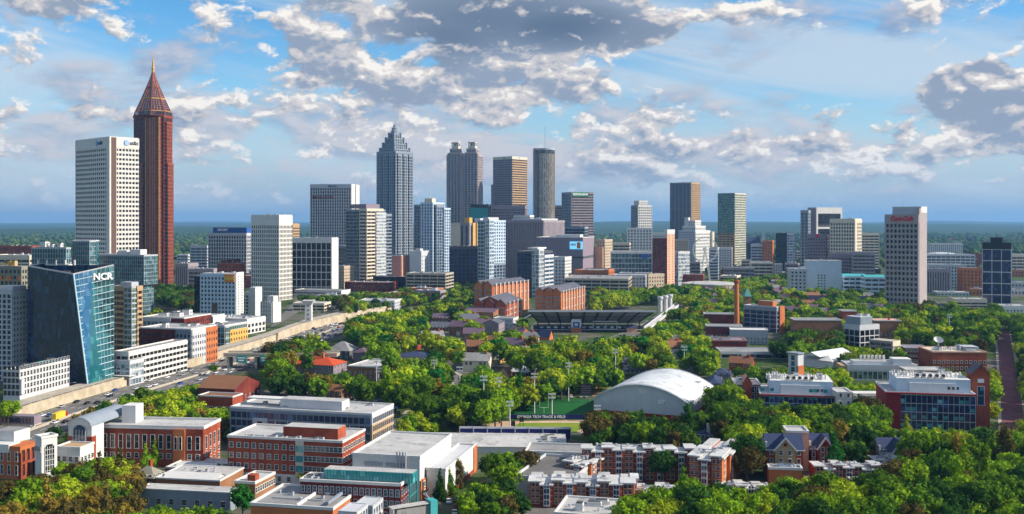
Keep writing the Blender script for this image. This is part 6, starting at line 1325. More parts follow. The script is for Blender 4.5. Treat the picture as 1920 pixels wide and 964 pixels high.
def gabled(label,xl,xc,xr,yt,d,th,low,wallk,front,land,dep=16,fl=4):
    b = B('dormitory',label,'dormitory',xl,xc,xr,yt,d=d,th=th,dep=dep,low=low,land=land); L,W,H = b.L,b.W,b.H; He = H-4.5
    b.solid(wallk,z1=He); b.M('roof').gable(-L,0,0,W,He,4.5,'x','slateblue',wallk)
    for q in (.3,) if L < 12 else (.5,):
        a = -L*q; g = 3.8 if L > 12 else 2.8; b.M('front_gable').box(a-g,a+g,-1,4,0,He,front); b.M('front_gable').gable(a-g,a+g,-1,W*.5,He,4.6,'y','slateblue',front)
        for s_ in (-1,1): b.M('verge').bar((a+s_*(g+.6),-1.6,He-.4),(a,-1.6,He+4.6),.5,.5,'white')
        b.M('gable_roundel').lathe([(.7,0),(.7,.2)],'brickdark',14)
        b.windows('f',2,fl,1.2,1.6,1.2,He/fl,a0=a-g+.5,a1=a+g-.5,y=-1,frame='white')
    b.windows('f',4,fl,1.1,1.5,1.2,He/fl,frame='white',skip=(1,2))
    for q in range(4): b.M('chimney').box(-L-.6,-L+.2,W*(q+.2)/4,W*(q+.4)/4,He-1,He+2.6,'white')
    b.M('eave').box(-L-.7,.7,-.8,-.5,He-.3,He,'white'); b.finish()
    for o in b.root.children:
        if o.name.startswith('gable_roundel'): o.location = (-L*(.5 if L > 12 else .3),-1.1,He+2); o.rotation_euler = (R(90),0,0)
    return b
gabled('tan gabled dormitory with navy roof and white trim in the forest',1438,1506,1522,822,392,8,895,'brickred','tan','tan gabled dormitory')
b = B('dormitory','peach square stair tower behind the tan gabled dormitory','tower',1476,1516,1522,812,d=410,th=6,dep=10,low=822); b.solid('peach'); b.flatroof('rooflight','white'); b.finish()
b = B('terrace','brick terrace with white rooftop condensers before the tan gabled dormitory','terrace',1442,1504,1512,882,d=380,th=8,dep=5,low=900,rec=False); b.solid('brickorange'); b.flatroof('roofgrey','white'); b.units(3,4,'paleblue',sz=3,hh=2); b.finish()
gabled('red gabled dormitory wing with white verge right of the tan one',1521,1558,1562,820,410,6,868,'brickdark','brickred','red gabled dormitory')
gabled('far red gabled dormitory half buried in the forest canopy',1652,1702,1706,828,415,4,862,'peach','brickred','half buried gabled dormitory')
# foreground bottom
b = B('roof_block','flat white roof terrace cut by the bottom edge of the dormitories','low building',1040,1150,1158,972,d=318,th=14,dep=20,low=966); b.solid('palegrey',z0=0); b.flatroof('rooflight','white',h=.8); b.units(3,4,'white',sz=4,hh=2.5); b.finish()
b = B('lift_head','small ochre lift head box at the bottom of the dormitory yard','cabin',1196,1208,1212,948,d=335,th=14,dep=4,low=962,rec=False); b.solid('warmwhite',z1=b.H); b.M('ochre_door').box(-b.L*.8,-b.L*.1,-.2,0,b.H-3.5,b.H-.5,'ochre'); b.finish()
b = B('covered_walk','curved white roofed walkway with a turquoise end beside the bronze sculpture','walkway',768,812,818,942,d=322,th=-30,wid=14,dep=3,low=955,rec=False); b.M('roof').box(-14,0,0,3,b.H-.3,b.H,'rooflight'); b.M('end_panel').box(-1,1.4,-.4,3.4,b.H-4,b.H+.6,'tealbright'); b.M('post').box(-13.5,-13.2,0,3,0,b.H-.3,'steel'); b.M('wall').box(-12,-1,.6,2.4,0,b.H-.8,'roofgrey'); b.finish()
root = empty('sculpture',(X(800,335),335,3)); tag(root,'twisted bronze sculpture frame standing by the orange brick wall','sculpture'); m = MB()
r_ = random.Random(2); pts = [Vector((math.sin(i*1.1)*1.6,math.cos(i*1.9)*1.2,i*.8)) for i in range(13)]
for a,c in zip(pts,pts[1:]): m.bar(a,c,.45,.45,'brown')
for a,c in zip(pts,pts[3:]): m.bar(a,c,.25,.25,'steel')
m.build('frame',root)
b = B('billboard','roadside building wall with dark letters beside the motorway at far left','sign wall',-6,64,66,781,d=500,th=8,dep=6,low=800); b.solid('concrete',z1=b.H-4); b.solid('purplegrey',z0=b.H-4,part='sign_band'); text(b.root,'RENO',3.0,-b.L*.55,b.H-2,-.3,'f','lettersdark',bold=.05)
for q in range(10): b.M('arcade_opening').box(-b.L+1+q*1.8,-b.L+2+q*1.8,-.15,0,1.2,4,'brown')
b.finish()
# ------------------------------------------------------------------ filler houses in the wooded suburb and low town blocks
def near_landmark(px, d, side=True):
    best = min(LAND, key=lambda l: ((l[0]-px)/60)**2+((PY(0,l[1])-PY(0,d))/35)**2)
    dd = PY(0,d)-PY(0,best[1]); dx = px-best[0]
    if abs(dx) > abs(dd)*1.6: rel = 'right of' if dx > 0 else 'left of'
    else: rel = 'before' if dd > 0 else 'behind'
    return rel, best[2]
def uniq(items, what):
    """items: (object, look, px, d, size); writes labels that single each out by look, landmark and size rank"""
    rank = ['largest','second largest','third largest','fourth largest','fifth largest','sixth largest','seventh largest','eighth largest','ninth largest','tenth largest','eleventh largest','twelfth largest','thirteenth largest','fourteenth largest','fifteenth largest','sixteenth largest']
    w_ = {'car': 'foremost', 'floodlight mast': 'tallest', 'street lamp': 'foremost', 'tree': 'tallest'}.get(what, 'largest')
    rank = [q.replace('largest', w_) for q in rank]
    G = {}
    for it in items:
        rel, lm = near_landmark(it[2], it[3]); G.setdefault((it[1], rel, lm), []).append(it)
    for (look, rel, lm), L_ in G.items():
        L_.sort(key=lambda t: -t[4])
        for i, it in enumerate(L_):
            if len(L_) == 1: it[0]['label'] = f'{look} {what} {rel} the {lm}'
            elif i < 16: it[0]['label'] = f'{rank[i]} {look} {what} {rel} the {lm}'
            else: it[0]['label'] = f'{look} {what} among the rear ones {rel} the {lm}'
def inpoly(x, y, poly):
    c = False; n = len(poly)
    for i in range(n):
        x1, y1 = poly[i]; x2, y2 = poly[(i+1) % n]
        if (y1 > y) != (y2 > y) and x < (x2-x1)*(y-y1)/(y2-y1)+x1: c = not c
    return c
def infoot(x, y, mar=2.5):
    for (cx, cyy, t, x0, x1, y0, y1) in FOOT:
        dx, dy = x-cx, y-cyy
        if dx*dx+dy*dy > 40000: continue
        lx = dx*math.cos(t)-dy*math.sin(t); ly = dx*math.sin(t)+dy*math.cos(t)
        if x0-mar < lx < x1+mar and y0-mar < ly < y1+mar: return True
    return False
def onroad(x, y, mar=2):
    for pts, hw in ROADS:
        for a, b in zip(pts, pts[1:]):
            dx, dy = b[0]-a[0], b[1]-a[1]; L2 = dx*dx+dy*dy
            f = max(0, min(1, ((x-a[0])*dx+(y-a[1])*dy)/L2)); q = math.hypot(x-a[0]-f*dx, y-a[1]-f*dy)
            if q < hw+mar: return True
    return False
SUB = [(1290,560),(1330,545),(1480,530),(1655,530),(1660,600),(1560,610),(1480,600),(1420,570),(1400,600),(1290,590)]
hs = []; r_ = random.Random(11)
hk = [('violet roofed','purpleroof','brickbrown'),('grey roofed','roofgrey','cream'),('brown roofed','brownroof','brickred'),('slate roofed','slate','warmwhite')]
protos = []
for lk, rk, wk in hk:
    root = empty('house',(0,0,0)); m = MB(); m.box(-7,7,-5,5,0,6,wk); m.build('wall',root); m = MB(); m.gable(-7,7,-5,5,6,3.6,'x',rk,wk,ov=.7); m.build('roof',root)
    m = MB(); m.box(-1.2,1.2,-5.6,-5,0,2.6,'white'); m.build('porch',root); m = MB(); m.box(4,5.2,-1,.4,7,10.8,'brickred'); m.build('chimney',root)
    for wx in (-5,-2.6,2.6,5):
        m = MB(); m.box(wx-.6,wx+.6,-5.1,-5,3.6,5.2,'gdark'); m.box(wx-.75,wx+.75,-5.06,-5,3.45,5.35,'white'); m.build('window',root)
    tag(root,'x',"house",'houses among the trees of the suburb'); protos.append(root)
usedp = set()
SUB2 = [(790,600),(1000,612),(1010,668),(930,700),(860,700),(760,650)]; SUB3 = [(1235,640),(1330,650),(1340,700),(1245,695)]; SUB4 = [(1410,690),(1350,690),(1345,720),(1400,725)]
for i in range(56):
    for _ in range(60):
        if i < 34: px, py = r_.uniform(1290,1660), r_.uniform(535,598); pg = SUB
        elif i < 48: px, py = r_.uniform(760,1010), r_.uniform(600,700); pg = SUB2
        else: px, py = r_.uniform(1235,1400), r_.uniform(640,725); pg = SUB3 if i < 53 else SUB4
        if not inpoly(px,py,pg): continue
        p = P(px,py)
        if infoot(p.x,p.y,10) or onroad(p.x,p.y,9) or any((p.x-q[0])**2+(p.y-q[1])**2 < 22**2 for q in hs): continue
        k = r_.randrange(4); o = protos[k] if k not in usedp else copy_tree(protos[k]); usedp.add(k)
        o.location = (p.x,p.y,0); o.rotation_euler = (0,0,r_.uniform(-.7,.7)); s = r_.uniform(.85,1.35); o.scale = (s,s,s)
        hs.append((p.x,p.y,o,hk[k][0],px,p.y,s)); FOOT.append((p.x,p.y,0,-8,8,-6,6)); SHOW.append((px-10,PY(10,p.y),px+10,PY(4.5,p.y),p.y)); break
uniq([(h[2],h[3],h[4],h[5],h[6]) for h in hs],'suburban house')
for k in range(4):
    if k not in usedp:
        for c in list(protos[k].children): bpy.data.objects.remove(c)
        bpy.data.objects.remove(protos[k])
# low town blocks between and beyond the towers
bs = []; kinds = [('white','punchwhite'),('grey','punchgrey'),('beige','punchbeige'),('brick','punchred'),('pale banded','concbands'),('orange brick','punchorange'),('dark glass','blackglass'),('cream banded','bands')]
zones = [((330,1660),(1500,2700),70),((1000,1560),(1450,2000),16),((1740,1960),(1350,2600),22),((-20,380),(1200,2200),16),((530,960),(1120,1420),9),((1100,1300),(1250,1420),3),((0,1900),(3600,6500),26)]
for (a,c),(d0,d1),n in zones:
    for i in range(n):
        for _ in range(30):
            d = d0*(d1/d0)**r_.random(); px = r_.uniform(a,c); x = X(px,d); w = r_.uniform(18,60); dp = r_.uniform(16,34); h = r_.choice((7,9,11,14,18,24,30))*(.6 if d < 1400 else 1)
            if infoot(x,d,6) or infoot(x-w*.5,d,6) or infoot(x-w,d+6,6) or infoot(x-w*.4,d+dp,4) or onroad(x-w*.5,d,14) : continue
            if any((x-w/2-q[0])**2+(d-q[1])**2 < (w*.55+q[2])**2 for q in bs): continue
            bx0, bx1, by0 = PX(x-w,d), PX(x,d), PY(h,d)
            if any(s_[4] > d and bx1 > s_[0] and bx0 < s_[2] and by0 < s_[3]-2 for s_ in SHOW): continue
            lk, st = r_.choice(kinds); b = B('low_building','x','building',bx0,bx1,None,by0,d=d,th=r_.uniform(4,24),wid=w,dep=dp,rec=False); b.H = h
            lk = 'distant '+lk if d > 3500 else lk; b.mass(st,top=1.2,faces='fr'); b.flatroof('rooflight' if r_.random() < .6 else 'roofgrey','white' if lk in ('white','grey') else STY[st]['wall'],h=.7); b.units(3,i*7+int(d),sz=5,hh=3); b.finish()
            t = b.th; FOOT.append((x,d,t,-w,0,0,dp)); bs.append((x-w/2,d,w*.5)); b.root['group'] = 'low blocks of the city centre'; hs.append((b.root,lk,px,d,w*h)); break
uniq([h for h in hs if not isinstance(h[0],float)],'low city block')

# ------------------------------------------------------------------ trees
def crown(seed, kind='round', nl=19, per=95, leaf=.088):
    g = np.random.default_rng(seed); Vs = []; Fs = []; nv = 0
    iv, jf = icos(1)
    cen = []; rad = []
    for i in range(nl):
        if kind == 'cone':
            t = i/(nl-1); a = i*2.4; rr = (1-t)*.55; cen.append((rr*math.cos(a)*.8, rr*math.sin(a)*.8, -.9+t*2.2)); rad.append(.42*(1-t)+.13)
        elif kind == 'column':
            t = i/(nl-1); a = i*2.4; cen.append((.22*math.cos(a), .22*math.sin(a), -1.0+t*2.1)); rad.append(.34)
        else:
            a = i*2.39996+g.uniform(-.3,.3); zz = 1-2*(i+.5)/nl; rr = math.sqrt(max(0,1-zz*zz)); sc_ = g.uniform(.50,.84)
            if kind == 'spread': sc_ = g.uniform(.6,.98)
            cen.append((rr*math.cos(a)*sc_, rr*math.sin(a)*sc_, zz*.58*g.uniform(.8,1.1)+(.12 if kind=='spread' else 0))); rad.append(g.uniform(.20,.42) if kind != 'spread' else g.uniform(.18,.30))
    if kind not in ('cone','column'): cen.append((0,0,.1)); rad.append(.55)
    for c, r in zip(cen, rad):
        c = np.array(c)
        jit = 1+g.uniform(-.2,.1,(len(iv),1)); V = iv*r*.84*jit+c; Vs.append(V); Fs += [tuple(f+nv) + (f[2]+nv,) for f in jf]; nv += len(V)
        k = int(per*(r/.34)**2); u = g.normal(size=(k,3)); u[:,2] += .25; u /= np.linalg.norm(u,axis=1)[:,None]
        p = c+u*r*g.uniform(.82,1.22,(k,1))
        nrm = u+g.normal(size=(k,3))*.55; nrm /= np.linalg.norm(nrm,axis=1)[:,None]
        t1 = np.cross(nrm, g.normal(size=(k,3))); t1 /= np.linalg.norm(t1,axis=1)[:,None]; t2 = np.cross(nrm,t1)
        s = leaf*g.uniform(.5,1.25,(k,1)); q = np.stack([p-t1*s, p-t2*s*.7, p+t1*s, p+t2*s*.7],1).reshape(-1,3)
        Vs.append(q); Fs += [(nv+4*i, nv+4*i+1, nv+4*i+2, nv+4*i+3) for i in range(k)]; nv += 4*k
    return np.concatenate(Vs), Fs
def crown_me(seed, **k):
    V, F = crown(seed, **k); me = bpy.data.meshes.new('crown'); me.from_pydata(V.tolist(), [], [f if f[2] != f[3] else f[:3] for f in F]); me.materials.append(MATS['leaves']); me.update(); return me
def trunk_me(seed, h=.9):
    m = MB(); r = random.Random(seed); m.lathe([(.075,-1.75),(.05,-1.0),(.045,-.2)],'bark',7)
    for j in range(4): a = j*1.6+r.random(); m.bar((0,0,-1.0+.12*j),(.42*math.cos(a),.42*math.sin(a),-.15+.1*j),.035,.035,'bark')
    return m.mesh('trunk')
CR = [crown_me(i) for i in range(9)]+[crown_me(20+i,kind='spread',nl=26,per=60,leaf=.085) for i in range(2)]
CONE = crown_me(31,kind='cone',nl=9,per=70,leaf=.09); COLM = crown_me(33,kind='column',nl=8,per=70,leaf=.08)
TR = [trunk_me(i) for i in range(3)]
LAND += [(470,700,'grey overpass'),(112,515,'yellow lorry'),(640,1010,'curved tan wall'),(1893,600,'red brick walk')]
PAL = {'dark green': (.032,.088,.014), 'mid green': (.095,.19,.014), 'bright green': (.19,.32,.014), 'lime green': (.34,.42,.02), 'olive brown': (.105,.085,.022), 'ochre': (.23,.17,.025), 'rust coloured': (.19,.065,.02), 'emerald green': (.025,.15,.02)}
MIX = dict(west=[('dark green',3),('mid green',4),('bright green',3),('lime green',2),('olive brown',1.6),('ochre',.4)],
           sunny=[('bright green',4),('lime green',4),('mid green',3),('dark green',1),('ochre',.7),('emerald green',1)],
           deep=[('dark green',4),('mid green',4),('olive brown',1.2),('bright green',1.6)],
           right=[('dark green',2.6),('mid green',4),('bright green',3.4),('olive brown',.8),('lime green',1.4)],
           autumn=[('olive brown',3),('ochre',1.5),('rust coloured',.8),('mid green',2),('dark green',2)],
           lowleft=[('mid green',3),('lime green',2),('ochre',1.6),('olive brown',2),('bright green',2),('rust coloured',.25)],
           street=[('lime green',3),('bright green',3),('mid green',2)])
REG = [ # polygon of crown centres (photo px), palette, spacing m, radius range
 ([(0,905),(70,900),(110,880),(235,872),(255,900),(250,975),(0,985)],'lowleft',7.5,(3.6,5.6)),
 ([(150,885),(205,868),(248,885),(240,930),(170,935)],'sunny',7.5,(4.2,5.8)),
 ([(250,955),(430,962),(430,990),(250,990)],'west',8,(4,5)),
 ([(238,752),(280,742),(330,750),(375,765),(415,782),(412,792),(300,790),(245,785)],'sunny',9,(4.2,6.2)),
 ([(135,765),(180,756),(232,762),(232,772),(140,778)],'autumn',7,(3,4)),
 ([(412,770),(436,765),(440,800),(418,800)],'west',8,(3,4.5)),
 ([(440,650),(500,655),(560,690),(600,715),(650,705),(720,720),(760,742),(860,765),(880,800),(850,775),(760,770),(735,740),(660,742),(560,735),(500,722),(490,690),(440,662)],'west',10.5,(5,7.6)),
 ([(500,640),(560,645),(612,650),(640,690),(560,700),(500,690)],'west',9.5,(4.6,6.8)),
 ([(650,625),(690,600),(760,590),(800,600),(800,640),(860,660),(1000,640),(1110,660),(1150,650),(1150,700),(1080,720),(1000,745),(940,760),(880,770),(760,740),(700,700),(650,680),(700,655)],'sunny',10.5,(5,7.6)),
 ([(830,690),(935,700),(945,790),(890,800),(850,770),(800,740)],'deep',9.5,(5,7.4)),
 ([(985,708),(1060,700),(1075,720),(1050,745),(1000,742)],'west',9,(4.5,6)),
 ([(1060,690),(1110,680),(1160,690),(1160,712),(1100,718)],'sunny',9,(4.5,6.2)),
 ([(1110,650),(1180,635),(1240,620),(1330,640),(1352,690),(1330,705),(1270,712),(1230,690),(1150,690)],'sunny',10,(4.8,7)),
 ([(760,590),(860,560),(890,560),(880,600),(800,620)],'west',9.5,(4,6)),
 ([(620,560),(750,545),(870,535),(1000,545),(890,555),(760,575),(660,590)],'west',12,(4,6)),
 ([(560,548),(640,552),(740,548),(740,560),(560,558)],'deep',11,(3.6,5)),
 ([(300,540),(370,545),(362,580),(300,565)],'deep',11,(5,7)),
 ([(1020,515),(1078,512),(1078,530),(1030,535)],'west',11,(4,6.5)),
 ([(1105,548),(1240,545),(1370,530),(1480,520),(1500,545),(1440,580),(1400,598),(1300,600),(1285,570),(1230,560),(1110,578)],'sunny',11.5,(4.4,6.8)),
 ([(1300,545),(1500,525),(1660,535),(1660,575),(1560,590),(1480,600),(1420,600),(1300,600)],'sunny',13,(4.2,6.6)),
 ([(1470,600),(1660,575),(1700,585),(1680,600),(1580,605),(1480,612)],'sunny',11,(4.6,6.4)),
 ([(1660,580),(1760,575),(1900,585),(1935,600),(1935,640),(1870,640),(1700,640),(1690,600)],'right',10.5,(5.5,8)),
 ([(1690,620),(1870,620),(1870,652),(1760,650),(1690,648)],'right',10,(5,7.2)),
 ([(1400,680),(1480,640),(1490,610),(1580,625),(1585,655),(1490,660),(1430,662)],'deep',10,(4.6,6.6)),
 ([(1550,650),(1690,640),(1695,668),(1600,672),(1560,668)],'street',9,(3.4,5)),
 ([(1865,690),(1880,640),(1880,700),(1875,760),(1888,830),(1860,800),(1860,700)],'street',8,(3.6,5.2)),
 ([(1905,640),(1940,640),(1940,830),(1915,830),(1908,740)],'right',9,(4.5,6.6)),
 ([(1580,745),(1600,720),(1690,700),(1690,725),(1660,735)],'street',8,(3.4,4.8)),
 ([(1345,735),(1380,745),(1425,765),(1560,770),(1600,778),(1655,780),(1680,815),(1800,812),(1860,820),(1700,835),(1640,830),(1570,850),(1520,820),(1435,830),(1385,880),(1375,830),(1340,800),(1300,800),(1280,780),(1300,790)],'right',8.6,(4.6,7.2)),
 ([(1440,760),(1640,760),(1640,800),(1600,830),(1540,815),(1460,800)],'autumn',10,(5,7)),
 ([(1080,800),(1130,780),(1200,790),(1290,805),(1300,830),(1200,822),(1090,822)],'deep',8,(4.4,6)),
 ([(1360,850),(1430,850),(1432,895),(1380,895)],'deep',8,(4.5,6)),
 ([(1560,830),(1600,790),(1640,860),(1600,870)],'autumn',8,(4,6)),
 ([(1680,850),(1760,835),(1900,840),(1960,850),(1960,1000),(1660,990),(1640,930),(1680,915)],'right',8.6,(4.6,7.4)),
 ([(1170,935),(1300,940),(1450,925),(1530,915),(1650,925),(1660,990),(1170,985),(1160,960)],'right',8.6,(4.4,6.8)),
 ([(870,900),(960,905),(980,935),(950,950),(870,945)],'deep',6.5,(2.8,4)),
 ([(905,850),(985,842),(985,868),(915,872)],'deep',7,(4,5.4)),
 ([(735,790),(790,770),(835,790),(845,812),(760,825)],'street',8.5,(2,3.2)),
 ([(740,790),(800,765),(830,775),(780,800)],'sunny',9,(3.6,4.8)),
 ([(1145,910),(1200,915),(1290,925),(1290,935),(1150,930)],'deep',7,(2.4,3.4)),
 ([(800,600),(900,592),(990,606),(1010,640),(860,660),(780,640)],'sunny',11,(4.5,6.4)),
 ([(1225,590),(1290,588),(1330,610),(1250,625)],'sunny',10,(4.5,6)),
 ([(1330,690),(1480,700),(1400,760),(1345,740)],'west',9,(4,6)),
 ([(130,800),(235,762),(360,718),(430,702),(440,708),(370,728),(250,780),(140,815)],'west',7,(2.4,3.6)),
 ([(290,700),(430,655),(430,664),(300,708)],'street',8,(3.4,4.4)),
 ([(1500,600),(1580,612),(1580,640),(1490,640)],'right',9.5,(4.5,6.5)),
 ([(1480,700),(1590,690),(1600,715),(1500,722)],'street',9,(3.4,4.8)),
 ([(1590,722),(1690,722),(1690,732),(1600,735)],'sunny',7,(3,4)),
 ([(1480,640),(1700,655),(1690,680),(1590,672),(1480,662)],'west',9,(3.6,5)),
 ([(1700,700),(1790,696),(1800,706),(1700,712)],'sunny',8,(3,4.2)),
 ([(1936,600),(2200,600),(2260,990),(1950,990)],'right',11,(5,7.4)),
 ([(265,600),(280,590),(300,580),(300,600)],'west',10,(4,5)),
 ([(440,632),(520,628),(520,645),(440,655)],'west',9,(3.6,5)),
 ([(395,665),(430,655),(430,668),(395,680)],'street',8,(2.6,3.6)),
]
SINGLE = [ # px, py of crown centre, radius, shape, look
 (15,765,5.2,'round','bright green'),(100,812,3.6,'round','dark green'),(455,932,4.0,'round','emerald green'),(1240,868,5.2,'spread','dark green'),(950,895,5.4,'spread','bright green'),
 (1262,758,4.2,'spread','ochre'),(790,757,4.2,'round','emerald green'),(352,770,4.8,'round','ochre'),(300,765,6.2,'round','bright green'),(1578,830,5.6,'column','ochre'),(1565,850,5,'cone','emerald green'),
 (1700,802,3.6,'cone','lime green'),(273,858,3.0,'cone','bright green'),(290,852,3.2,'cone','bright green'),(842,902,3.2,'cone','mid green'),(825,912,3.2,'cone','dark green'),(862,890,3.2,'column','olive brown'),
 (1215,625,6,'round','lime green'),(1340,680,5,'cone','lime green'),(1165,770,0,'',''),(1755,770,4.2,'cone','mid green'),(1800,880,6.2,'column','ochre'),(568,893,2,'round','lime green'),(1730,885,6,'spread','lime green'),
 (1120,800,6.8,'round','olive brown'),(400,690,3,'round','mid green'),(1885,600,6,'round','bright green'),(1000,728,5,'cone','emerald green'),(975,732,6.4,'cone','emerald green'),(940,765,5.6,'round','emerald green')]
cand = []; rt = random.Random(5)
for px, py, r, sh, look in SINGLE:
    if r: p = P(px, py, 1.65*r); cand.append([p.x, p.y, r, sh, look, True])
acc = [(c[0], c[1], c[2]) for c in cand]
def blocked(x, y, r):
    h = r*2.5; px = PX(x, y); py0 = PY(h, y); py1 = PY(r*.8, y); rp = r*FPX/y; area = 2*rp*(py1-py0)
    for (a, t, b_, lo, d) in SHOW:
        if d < y+1: continue
        ox = min(px+rp*.85, b_)-max(px-rp*.85, a); oy = min(py1, lo)-max(py0+2, t)
        if ox > 0 and oy > 0 and ox*oy > .16*area: return True
    return False
from collections import defaultdict
grid = defaultdict(list)
for a in acc: grid[(int(a[0]//20), int(a[1]//20))].append(a)
for poly, pal, sp, (r0, r1) in REG:
    pts = [P(a, b, 8) for a, b in poly]; wx = [p.x for p in pts]; wy = [p.y for p in pts]; wp = [(p.x, p.y) for p in pts]
    A = (max(wx)-min(wx))*(max(wy)-min(wy)); n = int(min(A/(sp*sp)*7, 14000))
    looks, ws = zip(*MIX[pal])
    for _ in range(n):
        x, y = rt.uniform(min(wx), max(wx)), rt.uniform(min(wy), max(wy))
        if not inpoly(x, y, wp): continue
        r = rt.uniform(r0, r1); gx, gy = int(x//20), int(y//20)
        if any((x-q[0])**2+(y-q[1])**2 < ((r+q[2])*.5*sp/8.6*.92)**2 for i in (-1,0,1) for j in (-1,0,1) for q in grid[(gx+i, gy+j)]): continue
        if infoot(x, y, r*.55) or onroad(x, y, r*.4) or blocked(x, y, r): continue
        sh = rt.choices(('round','spread','cone','column'), (8, 1.2, .35, .3))[0]
        cand.append([x, y, r, sh, rt.choices(looks, ws)[0], False]); grid[(gx, gy)].append((x, y, r))
cand = [c for c in cand if -60 < PX(c[0], c[1]) < 2260 and PY(c[2]*2.6, c[1]) < 980]
cand.sort(key=lambda c: c[1]/c[2]-(1e4 if c[5] else 0)+(1e4 if not -10 < PX(c[0], c[1]) < 1930 or PY(c[2]*2.4, c[1]) > 955 else 0))
N_IND = 298
its = []
for i, (x, y, r, sh, look, _) in enumerate(cand[:N_IND]):
    root = empty('tree', (x, y, 0), rt.uniform(0, 6.28)); tag(root, 'x', 'tree', 'trees of the campus and its streets')
    k = rt.randrange(9); me = {'round': CR[k], 'spread': CR[9+k % 2], 'cone': CONE, 'column': COLM}[sh]
    hz = r*rt.uniform(.9, 1.22)*(1.25 if sh in ('cone','column') else 1)
    c = bpy.data.objects.new('crown', me); COL.objects.link(c); c.parent = root; c.location = (0, 0, r*1.62); c.scale = (r*1.08, r*1.08, hz)
    v = rt.uniform(.75, 1.2); col = PAL[look]; c.color = (col[0]*v, col[1]*v, col[2]*v, 1)
    t = bpy.data.objects.new('trunk', TR[k % 3]); COL.objects.link(t); t.parent = root; t.location = (0, 0, r*1.62); t.scale = (r, r, r*1.62/1.72)
    size = 'broad' if r > 6 else ('small' if r < 4 else '')
    shape = {'round': 'rounded', 'spread': 'open crowned', 'cone': 'pointed', 'column': 'columnar'}[sh]
    its.append((root, ' '.join(q for q in (size, look, shape) if q), PX(x, y), y, r*hz+i*1e-5))
uniq(its, 'tree')
rest = cand[N_IND:]
def merge(name, L_, label, nlobe, per, leaf):
    pr = []
    for s in range(5):
        V, F = crown(60+s, nl=nlobe, per=per, leaf=leaf); pr.append((V, np.array(F)))
    Vs, Fs, Cs, nv = [], [], [], 0
    for (x, y, r, sh, look, _) in L_:
        V, F = pr[rt.randrange(5)]; a = rt.uniform(0, 6.28); ca, sa = math.cos(a), math.sin(a)
        W_ = V*np.array([r*1.08, r*1.08, r*rt.uniform(.9, 1.25)]); W_ = np.stack([W_[:,0]*ca-W_[:,1]*sa+x, W_[:,0]*sa+W_[:,1]*ca+y, W_[:,2]+r*1.55], 1)
        Vs.append(W_); Fs.append(F+nv); nv += len(V); v = rt.uniform(.75, 1.2); col = PAL[look]; Cs.append(np.tile([[col[0]*v, col[1]*v, col[2]*v, 1]], (len(F), 1)))
    V = np.concatenate(Vs); F = np.concatenate(Fs); C_ = np.concatenate(Cs)
    me = bpy.data.meshes.new(name); tri = F[:,2] == F[:,3]
    # triangles keep three corners, leaf quads four
    q = F[~tri]; t3 = F[tri][:, :3]; F_all = np.concatenate([t3.ravel(), q.ravel()]); tot = np.concatenate([np.full(len(t3),3), np.full(len(q),4)]); st = np.concatenate([[0], np.cumsum(tot)[:-1]])
    me.vertices.add(len(V)); me.vertices.foreach_set('co', V.astype(np.float32).ravel()); me.loops.add(len(F_all)); me.loops.foreach_set('vertex_index', F_all.astype(np.int32))
    me.polygons.add(len(tot)); me.polygons.foreach_set('loop_start', st.astype(np.int32)); me.polygons.foreach_set('loop_total', tot.astype(np.int32)); me.update()
    at = me.attributes.new('col', 'FLOAT_COLOR', 'FACE'); at.data.foreach_set('color', np.concatenate([C_[tri], C_[~tri]]).astype(np.float32).ravel())
    me.materials.append(MATS['leaves_mass']); o = bpy.data.objects.new(name, me); COL.objects.link(o); tag(o, label, 'woods', kind='stuff')
if rest: merge('campus_woods', rest, 'mass of sunlit green treetops filling the campus and suburb', 11, 34, .13)
print('TREES', len(cand), 'indiv', min(N_IND, len(cand)), 'rest', len(rest))

# ------------------------------------------------------------------ lamp masts
LM = [(907,705,800),(935,708,790),(956,752,812),(870,748,800),(1002,700,775),(1035,738,785),(1066,680,752),(1154,655,722),(1145,690,722),(1236,738,778),(1308,715,760),(1120,760,790),(1283,650,705),(1269,676,706),(814,675,735),(1780,590,648),(1735,612,640),(862,688,760),(1395,660,694),(206,500,0),(706,672,720),(710,690,732)]
for i, (px, yt, yb) in enumerate(LM):
    if yb == 0: continue
    d = D(yb) if yb > 500 else 400; zt = Z(yt, d); root = empty('floodlight_mast', (X(px, d), d, 0)); m = MB(); m.lathe([(.32,0),(.2,zt)],'white',8); m.build('pole', root)
    m = MB(); m.box(-1.7,1.7,-.15,.15,zt-2.2,zt-1.9,'white'); m.box(-1.7,1.7,-.15,.15,zt-.3,zt,'white'); m.build('crossarm', root)
    lm = MB(); lm.box(-.35,.35,-.5,.1,-.4,.3,'palegrey'); me = lm.mesh('lamp')
    for j in range(8): o = bpy.data.objects.new('lamp', me); COL.objects.link(o); o.parent = root; o.location = (-1.4+.93*(j%4),-.2,zt-.2-1.8*(j//4))
    tag(root, 'x', 'floodlight mast', 'floodlight masts around the sports ground'); its = [(root, 'slim white', px, d, zt)]
    LMS = globals().setdefault('LMS', []); LMS += its
uniq(LMS, 'floodlight mast')
